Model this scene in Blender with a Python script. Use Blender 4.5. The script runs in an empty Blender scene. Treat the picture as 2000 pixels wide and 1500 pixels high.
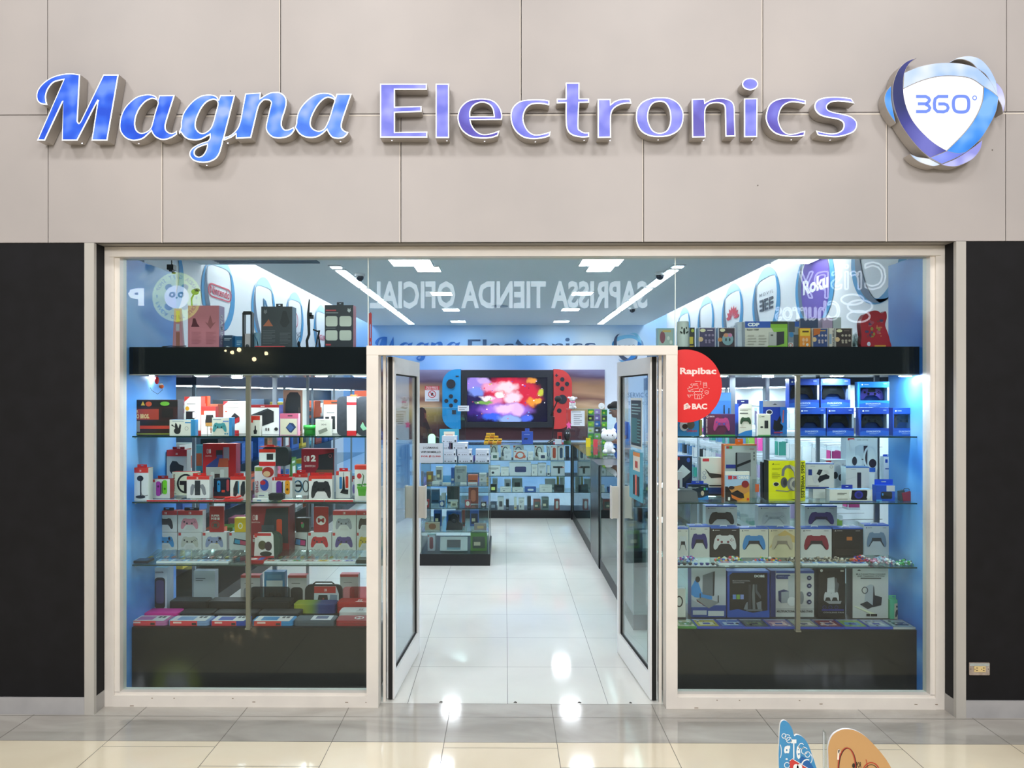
import bpy, math, random
from mathutils import Vector, Matrix, geometry
C = bpy.context.scene.collection
S = bpy.context.scene
PI = math.pi
# ---------------------------------------------------------------- camera
H = 1.854; F = 1440.0; YAW = 0.0086; CX = 973.6; CY = 770.0
cam_d = bpy.data.cameras.new('camera'); cam = bpy.data.objects.new('camera', cam_d); C.objects.link(cam)
cam_d.sensor_width = 36; cam_d.lens = 36*F/2000
cam_d.shift_x = (1000-CX)/2000; cam_d.shift_y = (CY-750)/2000
cam.location = (0, 0, H); cam.rotation_euler = (PI/2, 0, YAW)
cam_d.clip_end = 100; cam_d.clip_start = 0.05
S.camera = cam
S.view_settings.view_transform = 'Standard'; S.view_settings.look = 'None'
S.view_settings.gamma = 1; S.view_settings.use_curve_mapping = False
S.view_settings.exposure = 0.0
cy = S.cycles
cy.max_bounces = 7; cy.diffuse_bounces = 4; cy.glossy_bounces = 3; cy.transmission_bounces = 4
cy.transparent_max_bounces = 24; cy.use_denoising = True
cy.caustics_reflective = False; cy.caustics_refractive = False
cy.sample_clamp_indirect = 6; cy.use_adaptive_sampling = True; cy.adaptive_threshold = 0.015
# ---------------------------------------------------------------- world and lights
wd = bpy.data.worlds.new('mall'); S.world = wd; wd.use_nodes = True
wd.node_tree.nodes['Background'].inputs[0].default_value = (1.0, 0.97, 0.95, 1)
wd.node_tree.nodes['Background'].inputs[1].default_value = 0.30
def area(name, loc, rot, sx, sy, power, col=(1, 1, 1), spread=PI):
    d = bpy.data.lights.new(name, 'AREA'); d.shape = 'RECTANGLE'; d.size = sx; d.size_y = sy
    d.energy = power; d.color = col; d.spread = spread
    o = bpy.data.objects.new(name, d); C.objects.link(o); o.location = loc; o.rotation_euler = rot
    return o
for i, x in enumerate((-3.6, -1.3, 1.3, 3.6)):
    area('mall_downlight', (x, 1.3, 5.9), (math.radians(22), 0, 0), 0.6, 0.6, 50, (1, 0.97, 0.94))
for i, x in enumerate((-2.2, 2.2)):
    area('hall_fill_light', (x, -3.3, 4.7), (math.radians(58), 0, 0), 1.6, 1.2, 190, (1, 0.96, 0.92))  # unseen lamps added as low frontal fill for the window displays
# ---------------------------------------------------------------- helpers
def P(px, py, Y):
    """point of the place seen at photo pixel (px,py) when it stands at depth Y"""
    u = (px-CX)/F; v = (CY-py)/F
    dx = -math.sin(YAW)+u*math.cos(YAW); dy = math.cos(YAW)+u*math.sin(YAW)
    return Vector((Y*dx/dy, Y, H+Y*v/dy))
def PXx(px, Y): return P(px, CY, Y).x
def PXz(px, py, Y): return P(px, py, Y).z
def PS(px, X):
    """depth at which a wall X = const is seen at pixel column px"""
    u = (px-CX)/F
    dx = -math.sin(YAW)+u*math.cos(YAW); dy = math.cos(YAW)+u*math.sin(YAW)
    return X*dy/dx
def lin(c):
    c = c.lstrip('#'); c = ''.join(q*2 for q in c) if len(c) == 3 else c; r = [int(c[i:i+2], 16)/255 for i in (0, 2, 4)]
    return tuple((x/12.92 if x <= 0.04045 else ((x+0.055)/1.055)**2.4) for x in r)+(1,)
_m = {}
def M(col, rough=0.5, metal=0.0, emit=0.0, spec=0.5):
    k = (col, rough, metal, emit, spec)
    if k in _m: return _m[k]
    m = bpy.data.materials.new('paint_'+col.lstrip('#')); m.use_nodes = True
    b = m.node_tree.nodes['Principled BSDF']; c = lin(col)
    b.inputs['Base Color'].default_value = c if not emit else (c[0]*.3, c[1]*.3, c[2]*.3, 1)
    b.inputs['Roughness'].default_value = rough; b.inputs['Metallic'].default_value = metal
    b.inputs['Specular IOR Level'].default_value = spec
    if emit:
        b.inputs['Emission Color'].default_value = c; b.inputs['Emission Strength'].default_value = emit
    _m[k] = m; return m
def nodemat(name):
    m = bpy.data.materials.new(name); m.use_nodes = True
    return m, m.node_tree, m.node_tree.nodes['Principled BSDF']
def ramp(nt, stops, interp='LINEAR'):
    r = nt.nodes.new('ShaderNodeValToRGB'); e = r.color_ramp.elements
    r.color_ramp.interpolation = interp
    e[0].position, e[0].color = stops[0][0], lin(stops[0][1]); e[1].position, e[1].color = stops[-1][0], lin(stops[-1][1])
    for p, c in stops[1:-1]:
        x = e.new(p); x.color = lin(c)
    return r
def noise_mat(name, stops, scale=3, rough=0.5, detail=3, dist=0.0, emit=0.0, stretch=(1, 1, 1), rot=(0, 0, 0), coat=0.0, spec=0.5, metal=0.0):
    m, nt, b = nodemat(name)
    g = nt.nodes.new('ShaderNodeTexCoord'); mp = nt.nodes.new('ShaderNodeMapping')
    mp.inputs['Scale'].default_value = stretch; mp.inputs['Rotation'].default_value = rot
    n = nt.nodes.new('ShaderNodeTexNoise'); n.inputs['Scale'].default_value = scale; n.inputs['Detail'].default_value = detail
    n.inputs['Distortion'].default_value = dist
    r = ramp(nt, stops)
    nt.links.new(g.outputs['Object'], mp.inputs[0]); nt.links.new(mp.outputs[0], n.inputs[0]); nt.links.new(n.outputs[0], r.inputs[0])
    if emit:
        nt.links.new(r.outputs[0], b.inputs['Emission Color']); b.inputs['Emission Strength'].default_value = emit
        b.inputs['Base Color'].default_value = (0.02, 0.03, 0.08, 1)
    else:
        nt.links.new(r.outputs[0], b.inputs['Base Color'])
    b.inputs['Roughness'].default_value = rough; b.inputs['Coat Weight'].default_value = coat
    b.inputs['Specular IOR Level'].default_value = spec; b.inputs['Metallic'].default_value = metal
    return m
def glass_mat(name, tint='#f4fbfb', f0=0.04, rough=0.0):
    m = bpy.data.materials.new(name); m.use_nodes = True; nt = m.node_tree; nt.nodes.clear()
    out = nt.nodes.new('ShaderNodeOutputMaterial'); mix = nt.nodes.new('ShaderNodeMixShader')
    tr = nt.nodes.new('ShaderNodeBsdfTransparent'); tr.inputs[0].default_value = lin(tint)
    gl = nt.nodes.new('ShaderNodeBsdfGlossy'); gl.inputs['Roughness'].default_value = rough
    lw = nt.nodes.new('ShaderNodeLayerWeight'); lw.inputs[0].default_value = 0.5
    pw = nt.nodes.new('ShaderNodeMath'); pw.operation = 'POWER'; pw.inputs[1].default_value = 5
    ma = nt.nodes.new('ShaderNodeMath'); ma.operation = 'MULTIPLY_ADD'; ma.inputs[1].default_value = 1-f0; ma.inputs[2].default_value = f0
    ma.use_clamp = True
    nt.links.new(lw.outputs['Facing'], pw.inputs[0]); nt.links.new(pw.outputs[0], ma.inputs[0])
    nt.links.new(ma.outputs[0], mix.inputs[0]); nt.links.new(tr.outputs[0], mix.inputs[1]); nt.links.new(gl.outputs[0], mix.inputs[2])
    nt.links.new(mix.outputs[0], out.inputs[0])
    return m
GLASS = glass_mat('clear_glass'); GLASS_SHELF = glass_mat('shelf_glass', '#eaf6f2', 0.04)
GLASS_EDGE = M('#1d3a38', 0.2); CLEAR = glass_mat('clear_plastic', '#eef3f4', 0.07, 0.08)
class MB:
    """collects shapes into one mesh with several materials"""
    def __init__(s): s.v = []; s.f = []; s.mi = []; s.m = []; s.sm = []
    def _mi(s, m):
        if m not in s.m: s.m.append(m)
        return s.m.index(m)
    def add(s, vs, fs, m, T=None, smooth=False):
        o = len(s.v); i = s._mi(m)
        s.v += [(T @ Vector(p)) if T else Vector(p) for p in vs]
        for f in fs: s.f.append(tuple(o+k for k in f)); s.mi.append(i); s.sm.append(smooth)
        return s
    def box(s, x0, x1, y0, y1, z0, z1, m, T=None, front=None, top=None, left=None, right=None):
        vs = [(x0, y0, z0), (x1, y0, z0), (x1, y1, z0), (x0, y1, z0), (x0, y0, z1), (x1, y0, z1), (x1, y1, z1), (x0, y1, z1)]
        o = {0: m, 1: top or m, 2: front or m, 3: right or m, 4: m, 5: left or m}
        fs = [(0, 3, 2, 1), (4, 5, 6, 7), (0, 1, 5, 4), (1, 2, 6, 5), (2, 3, 7, 6), (3, 0, 4, 7)]
        b = len(s.v); s.v += [(T @ Vector(p)) if T else Vector(p) for p in vs]
        for k, f in enumerate(fs): s.f.append(tuple(b+q for q in f)); s.mi.append(s._mi(o[k])); s.sm.append(False)
        return s
    def rbox(s, x0, x1, y0, y1, z0, z1, r, m, T=None, n=4, axis='y', mf=None):
        """box with its four corners (seen along axis) rounded"""
        if axis == 'y': a0, a1, b0, b1, c0, c1 = x0, x1, z0, z1, y0, y1
        elif axis == 'z': a0, a1, b0, b1, c0, c1 = x0, x1, y0, y1, z0, z1
        else: a0, a1, b0, b1, c0, c1 = y0, y1, z0, z1, x0, x1
        pts = rrect(a0, b0, a1, b1, r, n)
        return s.prism(pts, c0, c1, m, T, axis, mf)
    def prism(s, loops, c0, c1, m, T=None, axis='y', mf=None, mback=None):
        """extrude polygon loops [outer, holes...] between c0 (front) and c1"""
        if not isinstance(loops[0], (list,)): loops = [loops]
        def mk(p, c):
            return (p[0], c, p[1]) if axis == 'y' else ((p[0], p[1], c) if axis == 'z' else (c, p[0], p[1]))
        flat = [p for l in loops for p in l]
        tris = geometry.tessellate_polygon([[Vector((p[0], p[1], 0)) for p in l] for l in loops])
        n = len(flat)
        s.add([mk(p, c0) for p in flat], [tuple(t) for t in tris], mf or m, T)
        s.add([mk(p, c1) for p in flat], [tuple(t) for t in tris], mback or m, T)
        for l in loops:
            k = len(l); s.add([mk(p, c0) for p in l]+[mk(p, c1) for p in l], [(i, (i+1) % k, k+(i+1) % k, k+i) for i in range(k)], m, T)
        return s
    def flat(s, loops, y, m, T=None):
        if not isinstance(loops[0], (list,)): loops = [loops]
        flat = [p for l in loops for p in l]
        tris = geometry.tessellate_polygon([[Vector((p[0], p[1], 0)) for p in l] for l in loops])
        return s.add([(p[0], y, p[1]) for p in flat], [tuple(t) for t in tris], m, T)
    def cyl(s, x, y, z0, z1, r, m, n=20, T=None, r1=None, axis='z', mt=None):
        r1 = r if r1 is None else r1; vs = []
        for z, q in ((z0, r), (z1, r1)):
            for k in range(n):
                a = 2*PI*k/n; c, d = x+q*math.cos(a), y+q*math.sin(a)
                vs.append((c, d, z) if axis == 'z' else ((c, z, d) if axis == 'y' else (z, c, d)))
        s.add(vs, [(k, (k+1) % n, n+(k+1) % n, n+k) for k in range(n)], m, T, True)
        s.add(vs[:n], [tuple(range(n))], mt or m, T); s.add(vs[n:], [tuple(range(n))], mt or m, T)
        return s
    def lathe(s, prof, m, n=24, T=None):
        vs = [(r*math.cos(2*PI*k/n), r*math.sin(2*PI*k/n), z) for r, z in prof for k in range(n)]
        fs = [(j*n+k, j*n+(k+1) % n, (j+1)*n+(k+1) % n, (j+1)*n+k) for j in range(len(prof)-1) for k in range(n)]
        return s.add(vs, fs, m, T, True)
    def tube(s, pts, r, m, n=8, T=None):
        pts = [Vector(p) for p in pts]; vs = []; L = len(pts)
        rr = r if isinstance(r, (list, tuple)) else [r]*L
        up = Vector((0.13, 0.21, 1)).normalized()
        for i, p in enumerate(pts):
            d = (pts[min(i+1, L-1)]-pts[max(i-1, 0)]).normalized()
            a = d.cross(up)
            if a.length < 1e-3: a = d.cross(Vector((1, 0, 0)))
            a.normalize(); b = d.cross(a)
            for k in range(n):
                t = 2*PI*k/n; vs.append(p+(a*math.cos(t)+b*math.sin(t))*rr[i])
        fs = [(i*n+k, i*n+(k+1) % n, (i+1)*n+(k+1) % n, (i+1)*n+k) for i in range(L-1) for k in range(n)]
        s.add(vs, fs, m, T, True)
        s.add(vs[:n], [tuple(range(n))], m); s.add(vs[-n:], [tuple(range(n))], m)
        return s
    def ball(s, x, y, z, rx, ry, rz, m, n=10, T=None):
        vs = []; fs = []
        for j in range(n+1):
            ph = PI*j/n
            for k in range(2*n):
                a = PI*k/n; vs.append((x+rx*math.sin(ph)*math.cos(a), y+ry*math.sin(ph)*math.sin(a), z+rz*math.cos(ph)))
        for j in range(n):
            for k in range(2*n): fs.append((j*2*n+k, j*2*n+(k+1) % (2*n), (j+1)*2*n+(k+1) % (2*n), (j+1)*2*n+k))
        return s.add(vs, fs, m, T, True)
    def build(s, name, parent=None, loc=(0, 0, 0), rz=0.0, origin=None):
        me = bpy.data.meshes.new(name)
        if origin is not None:
            o_ = Vector(origin); s.v = [p-o_ for p in s.v]; loc = origin
        me.from_pydata([tuple(p) for p in s.v], [], s.f)
        for m in s.m: me.materials.append(m)
        for p, i, q in zip(me.polygons, s.mi, s.sm): p.material_index = i; p.use_smooth = q
        me.validate()
        o = bpy.data.objects.new(name, me); C.objects.link(o)
        o.location = loc; o.rotation_euler = (0, 0, rz)
        if parent: o.parent = parent
        return o
def rrect(a0, b0, a1, b1, r, n=4):
    r = min(r, abs(a1-a0)/2-1e-5, abs(b1-b0)/2-1e-5); p = []
    for cx_, cy_, st in ((a1-r, b1-r, 0), (a0+r, b1-r, 1), (a0+r, b0+r, 2), (a1-r, b0+r, 3)):
        for k in range(n+1):
            t = PI/2*(st+k/n); p.append((cx_+r*math.cos(t), cy_+r*math.sin(t)))
    return p
def ell(cx_, cy_, rx, ry, n=24): return [(cx_+rx*math.cos(2*PI*k/n), cy_+ry*math.sin(2*PI*k/n)) for k in range(n)]
def curve_loop(pts, sub=5):
    """closed loop; a point with a third value is a corner, the rest are smooth"""
    n = len(pts); out = []
    for i in range(n):
        p0, p1, p2, p3 = pts[i-1], pts[i], pts[(i+1) % n], pts[(i+2) % n]
        c1, c2 = len(p1) > 2, len(p2) > 2
        if c1: p0 = p1
        if c2: p3 = p2
        d = math.hypot(p2[0]-p1[0], p2[1]-p1[1])
        if c1 and c2: out.append((p1[0], p1[1])); continue
        for k in range(sub):
            t = k/sub; r = []
            for q in (0, 1):
                a, b, c, e = p0[q], p1[q], p2[q], p3[q]
                r.append(.5*((2*b)+(-a+c)*t+(2*a-5*b+4*c-e)*t*t+(-a+3*b-3*c+e)*t**3))
            out.append(tuple(r))
    return out
def sarea(l): return sum(l[i-1][0]*l[i][1]-l[i][0]*l[i-1][1] for i in range(len(l)))/2
def inset(l, d):
    """move a loop by d towards its inside"""
    sg = 1 if sarea(l) > 0 else -1; n = len(l); out = []
    for i in range(n):
        a, b, c = Vector(l[i-1]), Vector(l[i]), Vector(l[(i+1) % n])
        e1 = b-a; e2 = c-b
        if e1.length < 1e-7 or e2.length < 1e-7: out.append(tuple(b)); continue
        e1.normalize(); e2.normalize()
        n1 = Vector((-e1.y, e1.x))*sg; n2 = Vector((-e2.y, e2.x))*sg
        m = n1+n2
        if m.length < .3: m = n1*.6
        else: m = m/max(.5, m.length_squared/2)
        out.append((b.x+m.x*d, b.y+m.y*d))
    return out
_txt = {}
def text_mesh(t, bold=0.0, shear=0.0):
    """string -> (verts in 0..1 box, faces, aspect)"""
    k = (t, bold, shear)
    if k in _txt: return _txt[k]
    cu = bpy.data.curves.new('t', 'FONT'); cu.body = t; cu.resolution_u = 2; cu.offset = bold; cu.shear = shear
    o = bpy.data.objects.new('t', cu); C.objects.link(o)
    dg = bpy.context.evaluated_depsgraph_get(); dg.update()
    me = o.evaluated_get(dg).to_mesh()
    vs = [tuple(v.co[:2]) for v in me.vertices]; fs = [tuple(p.vertices) for p in me.polygons]
    o.evaluated_get(dg).to_mesh_clear(); bpy.data.objects.remove(o); bpy.data.curves.remove(cu)
    if not vs: vs = [(0, 0), (1, 0), (1, 1)]; fs = []
    x0 = min(v[0] for v in vs); x1 = max(v[0] for v in vs); y0 = min(v[1] for v in vs); y1 = max(v[1] for v in vs)
    w = max(x1-x0, 1e-4); h = max(y1-y0, 1e-4)
    _txt[k] = ([((a-x0)/w, (b-y0)/h) for a, b in vs], fs, w/h)
    return _txt[k]
def put_text(mb, t, x0, z0, x1, z1, y, m, bold=0.0, T=None, rot=False, keep=False, flip=False, shear=0.0):
    vs, fs, asp = text_mesh(t, bold, shear)
    if keep:
        w, h = x1-x0, z1-z0
        if w/h > asp: cxx = (x0+x1)/2; x0, x1 = cxx-h*asp/2, cxx+h*asp/2
        else: cz = (z0+z1)/2; z0, z1 = cz-w/asp/2, cz+w/asp/2
    if rot == 'dn': q = [(x0+b*(x1-x0), y, z1-a*(z1-z0)) for a, b in vs]
    elif rot: q = [(x1-b*(x1-x0), y, z0+a*(z1-z0)) for a, b in vs]
    elif flip: q = [(x1-a*(x1-x0), y, z0+b*(z1-z0)) for a, b in vs]
    else: q = [(x0+a*(x1-x0), y, z0+b*(z1-z0)) for a, b in vs]
    mb.add(q, fs, m, T)
def tag(o, label=None, cat=None, group=None, kind=None):
    if label: o['label'] = label
    if cat: o['category'] = cat
    if group: o['group'] = group
    if kind: o['kind'] = kind
    return o
def st(o): o['kind'] = 'structure'; return o
def empty(name, loc, label=None, cat=None, group=None, rz=0.0):
    o = bpy.data.objects.new(name, None); C.objects.link(o); o.location = loc; o.rotation_euler = (0, 0, rz)
    o.empty_display_size = 0.05
    return tag(o, label, cat, group)
# ================================================================ structure
YG = 4.405            # shop window glass
YF = 4.356            # front of the white window frame
YW = 4.25             # front of the mall wall and fascia
YB = 14.6             # back wall of the shop
ZC = 3.22             # shop ceiling
XW = 3.2
WHITE = noise_mat('cream_white_frame_paint', [(0.3, '#e2ddd7'), (0.7, '#eae5de')], 6, 0.35)
ALU = M('#b9b7b2', 0.35, 0.6)
BLACKWALL = noise_mat('black_wall_paint', [(0.35, '#101013'), (0.7, '#151519')], 9, 0.7, spec=.3)
BLACK = M('#15161a', 0.3); BLACKM = M('#1c1d20', 0.45); RUBBER = M('#0d0d0e', 0.7)
TILE_CREAM = noise_mat('cream_polished_tile', [(0.3, '#e0d3ba'), (0.55, '#e8dcc4'), (0.8, '#ece2ce')], 1.6, 0.07, 5, 0.6, spec=0.6)
TILE_GREY = noise_mat('grey_marbled_tile', [(0.3, '#a09c95'), (0.5, '#b1ada6'), (0.75, '#c1beb7')], 2.2, 0.08, 6, 1.2, stretch=(.6, 1.6, 1), spec=0.6)
TILE_WHITE = noise_mat('white_polished_tile', [(0.3, '#d3d3ce'), (0.7, '#deded8')], 1.5, 0.07, 4, 0.5, spec=0.6)
GROUT = M('#6d6a63', 0.8); GROUT_D = M('#5c5d5e', 0.8)
# mall floor
mb = MB()
mb.add([(-7, -6, -.002), (7, -6, -.002), (7, YG+.03, -.002), (-7, YG+.03, -.002)], [(0, 1, 2, 3)], GROUT)
def tile(x0, x1, y0, y1, m, g=.0016): mb.add([(x0+g, y0+g, 0), (x1-g, y0+g, 0), (x1-g, y1-g, 0), (x0+g, y1-g, 0)], [(0, 1, 2, 3)], m)
x_off = PXx(876, 4.231)
Y0g, Y1g = 3.926, 4.231
for k in range(-12, 12):
    x0 = x_off+.6*k; x1 = x0+.6
    tile(x0, x1, Y1g, YG+.01, TILE_GREY); tile(x0, x1, Y0g, Y1g, TILE_GREY)
    off = 3.864-.2*(k % 3)
    tile(x0, x1, off, Y0g, TILE_CREAM); y = off
    while y > -6: tile(x0, x1, y-.6, y, TILE_CREAM); y -= .6
st(mb.build('floor'))
# shop floor
mb = MB()
mb.add([(-XW, YG+.01, -.002), (XW, YG+.01, -.002), (XW, YB, -.002), (-XW, YB, -.002)], [(0, 1, 2, 3)], GROUT_D)
for k in range(-6, 6):
    x0 = max(-XW, .017+.6*k); x1 = min(XW, .017+.6*k+.6)
    y = YG+.01
    while y < YB: tile(x0, x1, y, min(y+.6, YB), TILE_WHITE, .0014); y += .6
for px, w in ((861, 8), (1006, 8), (1131, 9), (1231, 6)):
    p = P(px, 1371 if px != 1006 else 1374, 4.44); p.z = .0006
    mb.add([(p.x-w*.0015, 4.43, .0006), (p.x+w*.0012, 4.425, .0006), (p.x+w*.0016, 4.44, .0006), (p.x, 4.452, .0006)], [(0, 1, 2, 3)], M('#3a3530', 0.9))
st(mb.build('floor_shop'))
# fascia of large grey panels
FASCIA = noise_mat('warm_grey_panel', [(0.3, '#aba6a5'), (0.7, '#b6b0ae')], 1.3, 0.42, 3, spec=0.4)
ZF = PXz(1000, 473, YW)
def seam(px, py): return PXz(px, py, YW)
zs = PXz(1000, 221.5, YW)
mb = MB(); g = .0045
mb.box(-7, 7, YW+.012, YW+.20, ZF+.002, 5.4, M('#3c3835', .8))
top_x = [-7]+[PXx(p, YW) for p in (93, 548, 1018, 1490, 1966)]+[7]
bot_x = [-7]+[PXx(p, YW) for p in (94, 318, 783, 1257, 1733, 1964)]+[7]
for xs, z0, z1 in ((top_x, zs, 5.4), (bot_x, ZF, zs)):
    for a, b in zip(xs, xs[1:]): mb.box(a+g/2, b-g/2, YW, YW+.03, z0+g/2, z1-g/2, FASCIA)
EDGE = M('#d8d0c6', .5)
for xs, z0, z1 in ((top_x[2:-2], zs+.004, 5.4), (bot_x[2:-2], ZF, zs-.004)):
    for a in xs: mb.box(a-.0075, a-.0028, YW-.0012, YW+.002, z0, z1, EDGE)
mb.box(top_x[1], 7, YW-.0012, YW+.002, zs-.014, zs-.007, EDGE)
for px, py in ((450, 178), (1480, 362), (1938, 293)):
    p = P(px, py, YW); mb.cyl(p.x, p.z, YW-.002, YW+.001, .004, M('#6b645e', .6), 8, axis='y')
st(mb.build('wall_fascia'))
# soffit under the fascia
mb = MB(); mb.box(-3.2, 3.2, YW+.03, YF+.005, ZF, ZF+.012, M('#8f8b86', .5)); st(mb.build('trim_soffit'))
# black wing walls + aluminium corner
XL, XR = PXx(184, YW), PXx(1867, YW)
for side, xa, xb, rx0, rx1 in (('left', -7, XL-.05, XL-.05, XL), ('right', XR+.05, 7, XR, XR+.05)):
    mb = MB(); mb.box(xa, xb, YW+.004, YW+.25, 0.10, ZF, BLACKWALL)
    mb.box(min(rx0, rx1), max(rx0, rx1), YW+.02, YF+.16, 0.10, ZF, BLACKWALL); st(mb.build('wall_'+side))
    mb = MB(); mb.box(xa, xb, YW-.004, YW+.25, 0, 0.098, noise_mat('baseboard_metal_'+side, [(0.3, '#a3a3a6'), (0.7, '#b6b6b8')], 5, .4))
    mb.box(min(rx0, rx1)+(0 if side == 'left' else -.002), max(rx0, rx1)+(.002 if side == 'left' else 0), YW+.02, YF+.1, 0, 0.098, M('#aaa8a6', .4)); st(mb.build('baseboard_'+side))
    mb = MB(); mb.box(min(rx0, rx1)-.003, max(rx0, rx1)+.003, YW-.008, YW+.018, 0, ZF-.001, noise_mat('brushed_corner_'+side, [(0.3, '#c6c3bd'), (0.7, '#b3b1ac')], 3, .4, stretch=(1, 1, .2)))
    st(mb.build('trim_corner_'+side))
# white frame of the shop front
FX0, FX1 = PXx(204, YF), PXx(1847, YF); GX0, GX1 = PXx(232, YG), PXx(1817, YG)
ZT = PXz(1000, 503, YG-.01)
jl0, jl1, jr0, jr1 = PXx(716, YF), PXx(739, YF), PXx(1301, YF), PXx(1323, YF)
Zh0, Zh1 = PXz(1000, 693, YF), PXz(1000, 675, YF)
st(MB().box(FX0, FX1, YF, YF+.11, ZT, ZF-.002, WHITE).box(FX0+.03, FX1-.03, YF-.006, YF, ZT+.0, ZT+.02, WHITE).build('trim_frame_head'))
st(MB().box(FX0, PXx(222, YF), YF, YF+.11, 0, ZT, WHITE).box(PXx(222, YF), PXx(232, YF), YF+.012, YF+.09, 0.08, ZT, WHITE).build('trim_frame_left'))
st(MB().box(PXx(1828, YF), FX1, YF, YF+.11, 0, ZT, WHITE).box(PXx(1819, YF), PXx(1828, YF), YF+.012, YF+.09, 0.08, ZT, WHITE).build('trim_frame_right'))
for nm, a, b in (('left', PXx(222, YF), jl0), ('right', jr1, PXx(1828, YF))):
    mb = MB().box(a, b, YF-.003, YF+.09, 0, .066, WHITE).box(a, b, YF+.012, YF+.085, .066, .082, WHITE)
    rnd = random.Random(3)
    for k in range(7):
        x = a+(b-a)*rnd.random(); z = rnd.choice((.004, .03, .05)); w = rnd.uniform(.005, .025)
        mb.box(x, x+w, YF-.0036, YF-.003, z, z+.004, M('#8d7c6a', .9))
    st(mb.build('trim_sill_'+nm))
mb = MB().box(jl0, jl1, YF-.004, YF+.10, 0, Zh0, WHITE); st(mb.build('trim_door_post_left'))
mb = MB().box(jr0, jr1, YF-.004, YF+.10, 0, Zh0, WHITE); st(mb.build('trim_door_post_right'))
mb = MB().box(jl0, jr1, YF-.006, YF+.10, Zh0, Zh1, WHITE)
for px in (1007, 1029): mb.cyl(PXx(px, YF), YF+.03, Zh0-.001, Zh0, .005, BLACK, 10)
st(mb.build('trim_door_head'))
# panes
def pane(n, x0, x1, z0, z1):
    mb = MB(); mb.box(x0, x1, YG, YG+.008, z0, z1, GLASS)
    o = mb.build('window_%d' % n); st(o); return o
s1, s2 = PXx(719, YG), PXx(1319, YG)
pane(1, GX0, s1-.002, .08, ZT); pane(2, s1+.002, s2-.002, Zh1, ZT); pane(3, s2+.002, GX1, .08, ZT)
for k, x in enumerate((s1, s2)):
    MB().box(x-.0022, x+.0022, YG-.001, YG+.009, Zh1, ZT, M('#cfe0da', .3)); 
    st(MB().box(x-.0022, x+.0022, YG-.001, YG+.009, Zh1, ZT, M('#dfe9e4', .3)).build('trim_glass_seam_%d' % (k+1)))
DOORW = M('#f6f7f8', .4)
# doors: two glazed leaves swung inwards
def leaf(n, hx, ex, sgn):
    root = st(empty('door_%d' % n, (hx, 4.47, 0.006)))
    L = .835; ang = math.atan2(5.29-4.47, ex-hx); root.rotation_euler = (0, 0, ang)
    t = .022; h = Zh0-.012
    mb = MB()
    mb.box(0, .05, -t, t, 0, h, WHITE); mb.box(L-.045, L, -t, t, 0, h, WHITE)
    mb.box(.05, L-.045, -t, t, h-.10, h, WHITE); mb.box(.05, L-.045, -t, t, 0, .145, WHITE)
    mb.m = [DOORW]; mb.build('leaf_frame', root)
    mb = MB()
    for a, b, c, d in ((.05, .059, .145, h-.10), (L-.054, L-.045, .145, h-.10), (.059, L-.054, .145, .154), (.059, L-.054, h-.109, h-.10)): mb.box(a, b, -.009, .009, c, d, RUBBER)
    mb.build('gasket', root)
    MB().box(.056, L-.05, -.004, .004, .15, h-.105, GLASS).build('glass_pane', root)
    MB().box(-.012, -.001, -.012, .012, 0, h, RUBBER).build('edge_seal', root)
    for s in (-1, 1):
        y0_, y1_ = sorted((s*(t+.001), s*(t+.045))); hz0, hz1 = .965, 1.19
        MB().box(L-.048, L-.042, y0_, y1_, hz0, hz1, WHITE).rbox(L-.058, L+.004, min(s*(t+.045), s*(t+.052)), max(s*(t+.045), s*(t+.052)), hz0-.004, hz1+.004, .004, WHITE).box(L-.016, L-.010, y0_, y1_, hz0, hz1, WHITE).build('handle', root)
    return root
hl, hr = PXx(763, 4.47), PXx(1277, 4.47)
leaf(1, hl, PXx(813, 5.29), 1); leaf(2, hr, PXx(1212, 5.29), -1)
# cream strips beside each leaf
st(MB().box(hl-.042, hl-.026, 4.44, 4.47, 0, Zh0, WHITE).build('trim_jamb_left')); st(MB().box(hr+.026, hr+.042, 4.44, 4.47, 0, Zh0, WHITE).build('trim_jamb_right'))
# ---------------- shop shell
CEIL = M('#eef6fb', .6); CEILW = M('#eef3fa', .6)
mb = MB(); YC = PS(502, -2.61)
YC = 7.75
mb.box(-XW, XW, YG+.06, YC, ZC, ZC+.02, CEIL)
XS0, XS1 = PXx(502, YC), PXx(1496, YC)
mb.box(XS0, XS1, YC, YB, ZC, ZC+.02, CEIL)
for x, s in ((XS0, -1), (XS1, 1)):
    mb.box(min(x, x+s*.02), max(x, x+s*.02), YC, YB, ZC, ZC+.10, CEILW)
mb.box(-XW, XS0, YC-.02, YC, ZC+.02, 3.62, CEILW); mb.box(XS1, XW, YC-.02, YC, ZC+.02, 3.62, CEILW)
mb.box(-XW, XS0+.3, YC, YB, 3.6, 3.62, CEILW); mb.box(XS1-.3, XW, YC, YB, 3.6, 3.62, CEILW)
st(mb.build('ceiling'))
SLAT = noise_mat('white_panelled_wall', [(0.3, '#eff2f8'), (0.7, '#f6f8fb')], 1.2, .45)
BLUEWALL = noise_mat('blue_swoosh_mural', [(0.32, '#1f62c8'), (0.45, '#3a86e0'), (0.55, '#5aa0ee'), (0.66, '#8cc0fa')], .55, .4, 2, 1.2, stretch=(1, 1.2, 2.2), rot=(0.5, 0.3, .3))
st(MB().box(-XW-.1, -XW, YG+.06, YB, 0, 3.62, SLAT).build('wall_side_left'))
st(MB().box(XW, XW+.1, YG+.06, YB, 0, 3.62, SLAT).build('wall_side_right'))
m, nt, b = nodemat('back_wall_blue')
g1 = nt.nodes.new('ShaderNodeNewGeometry'); sp = nt.nodes.new('ShaderNodeSeparateXYZ'); nt.links.new(g1.outputs['Position'], sp.inputs[0])
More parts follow.
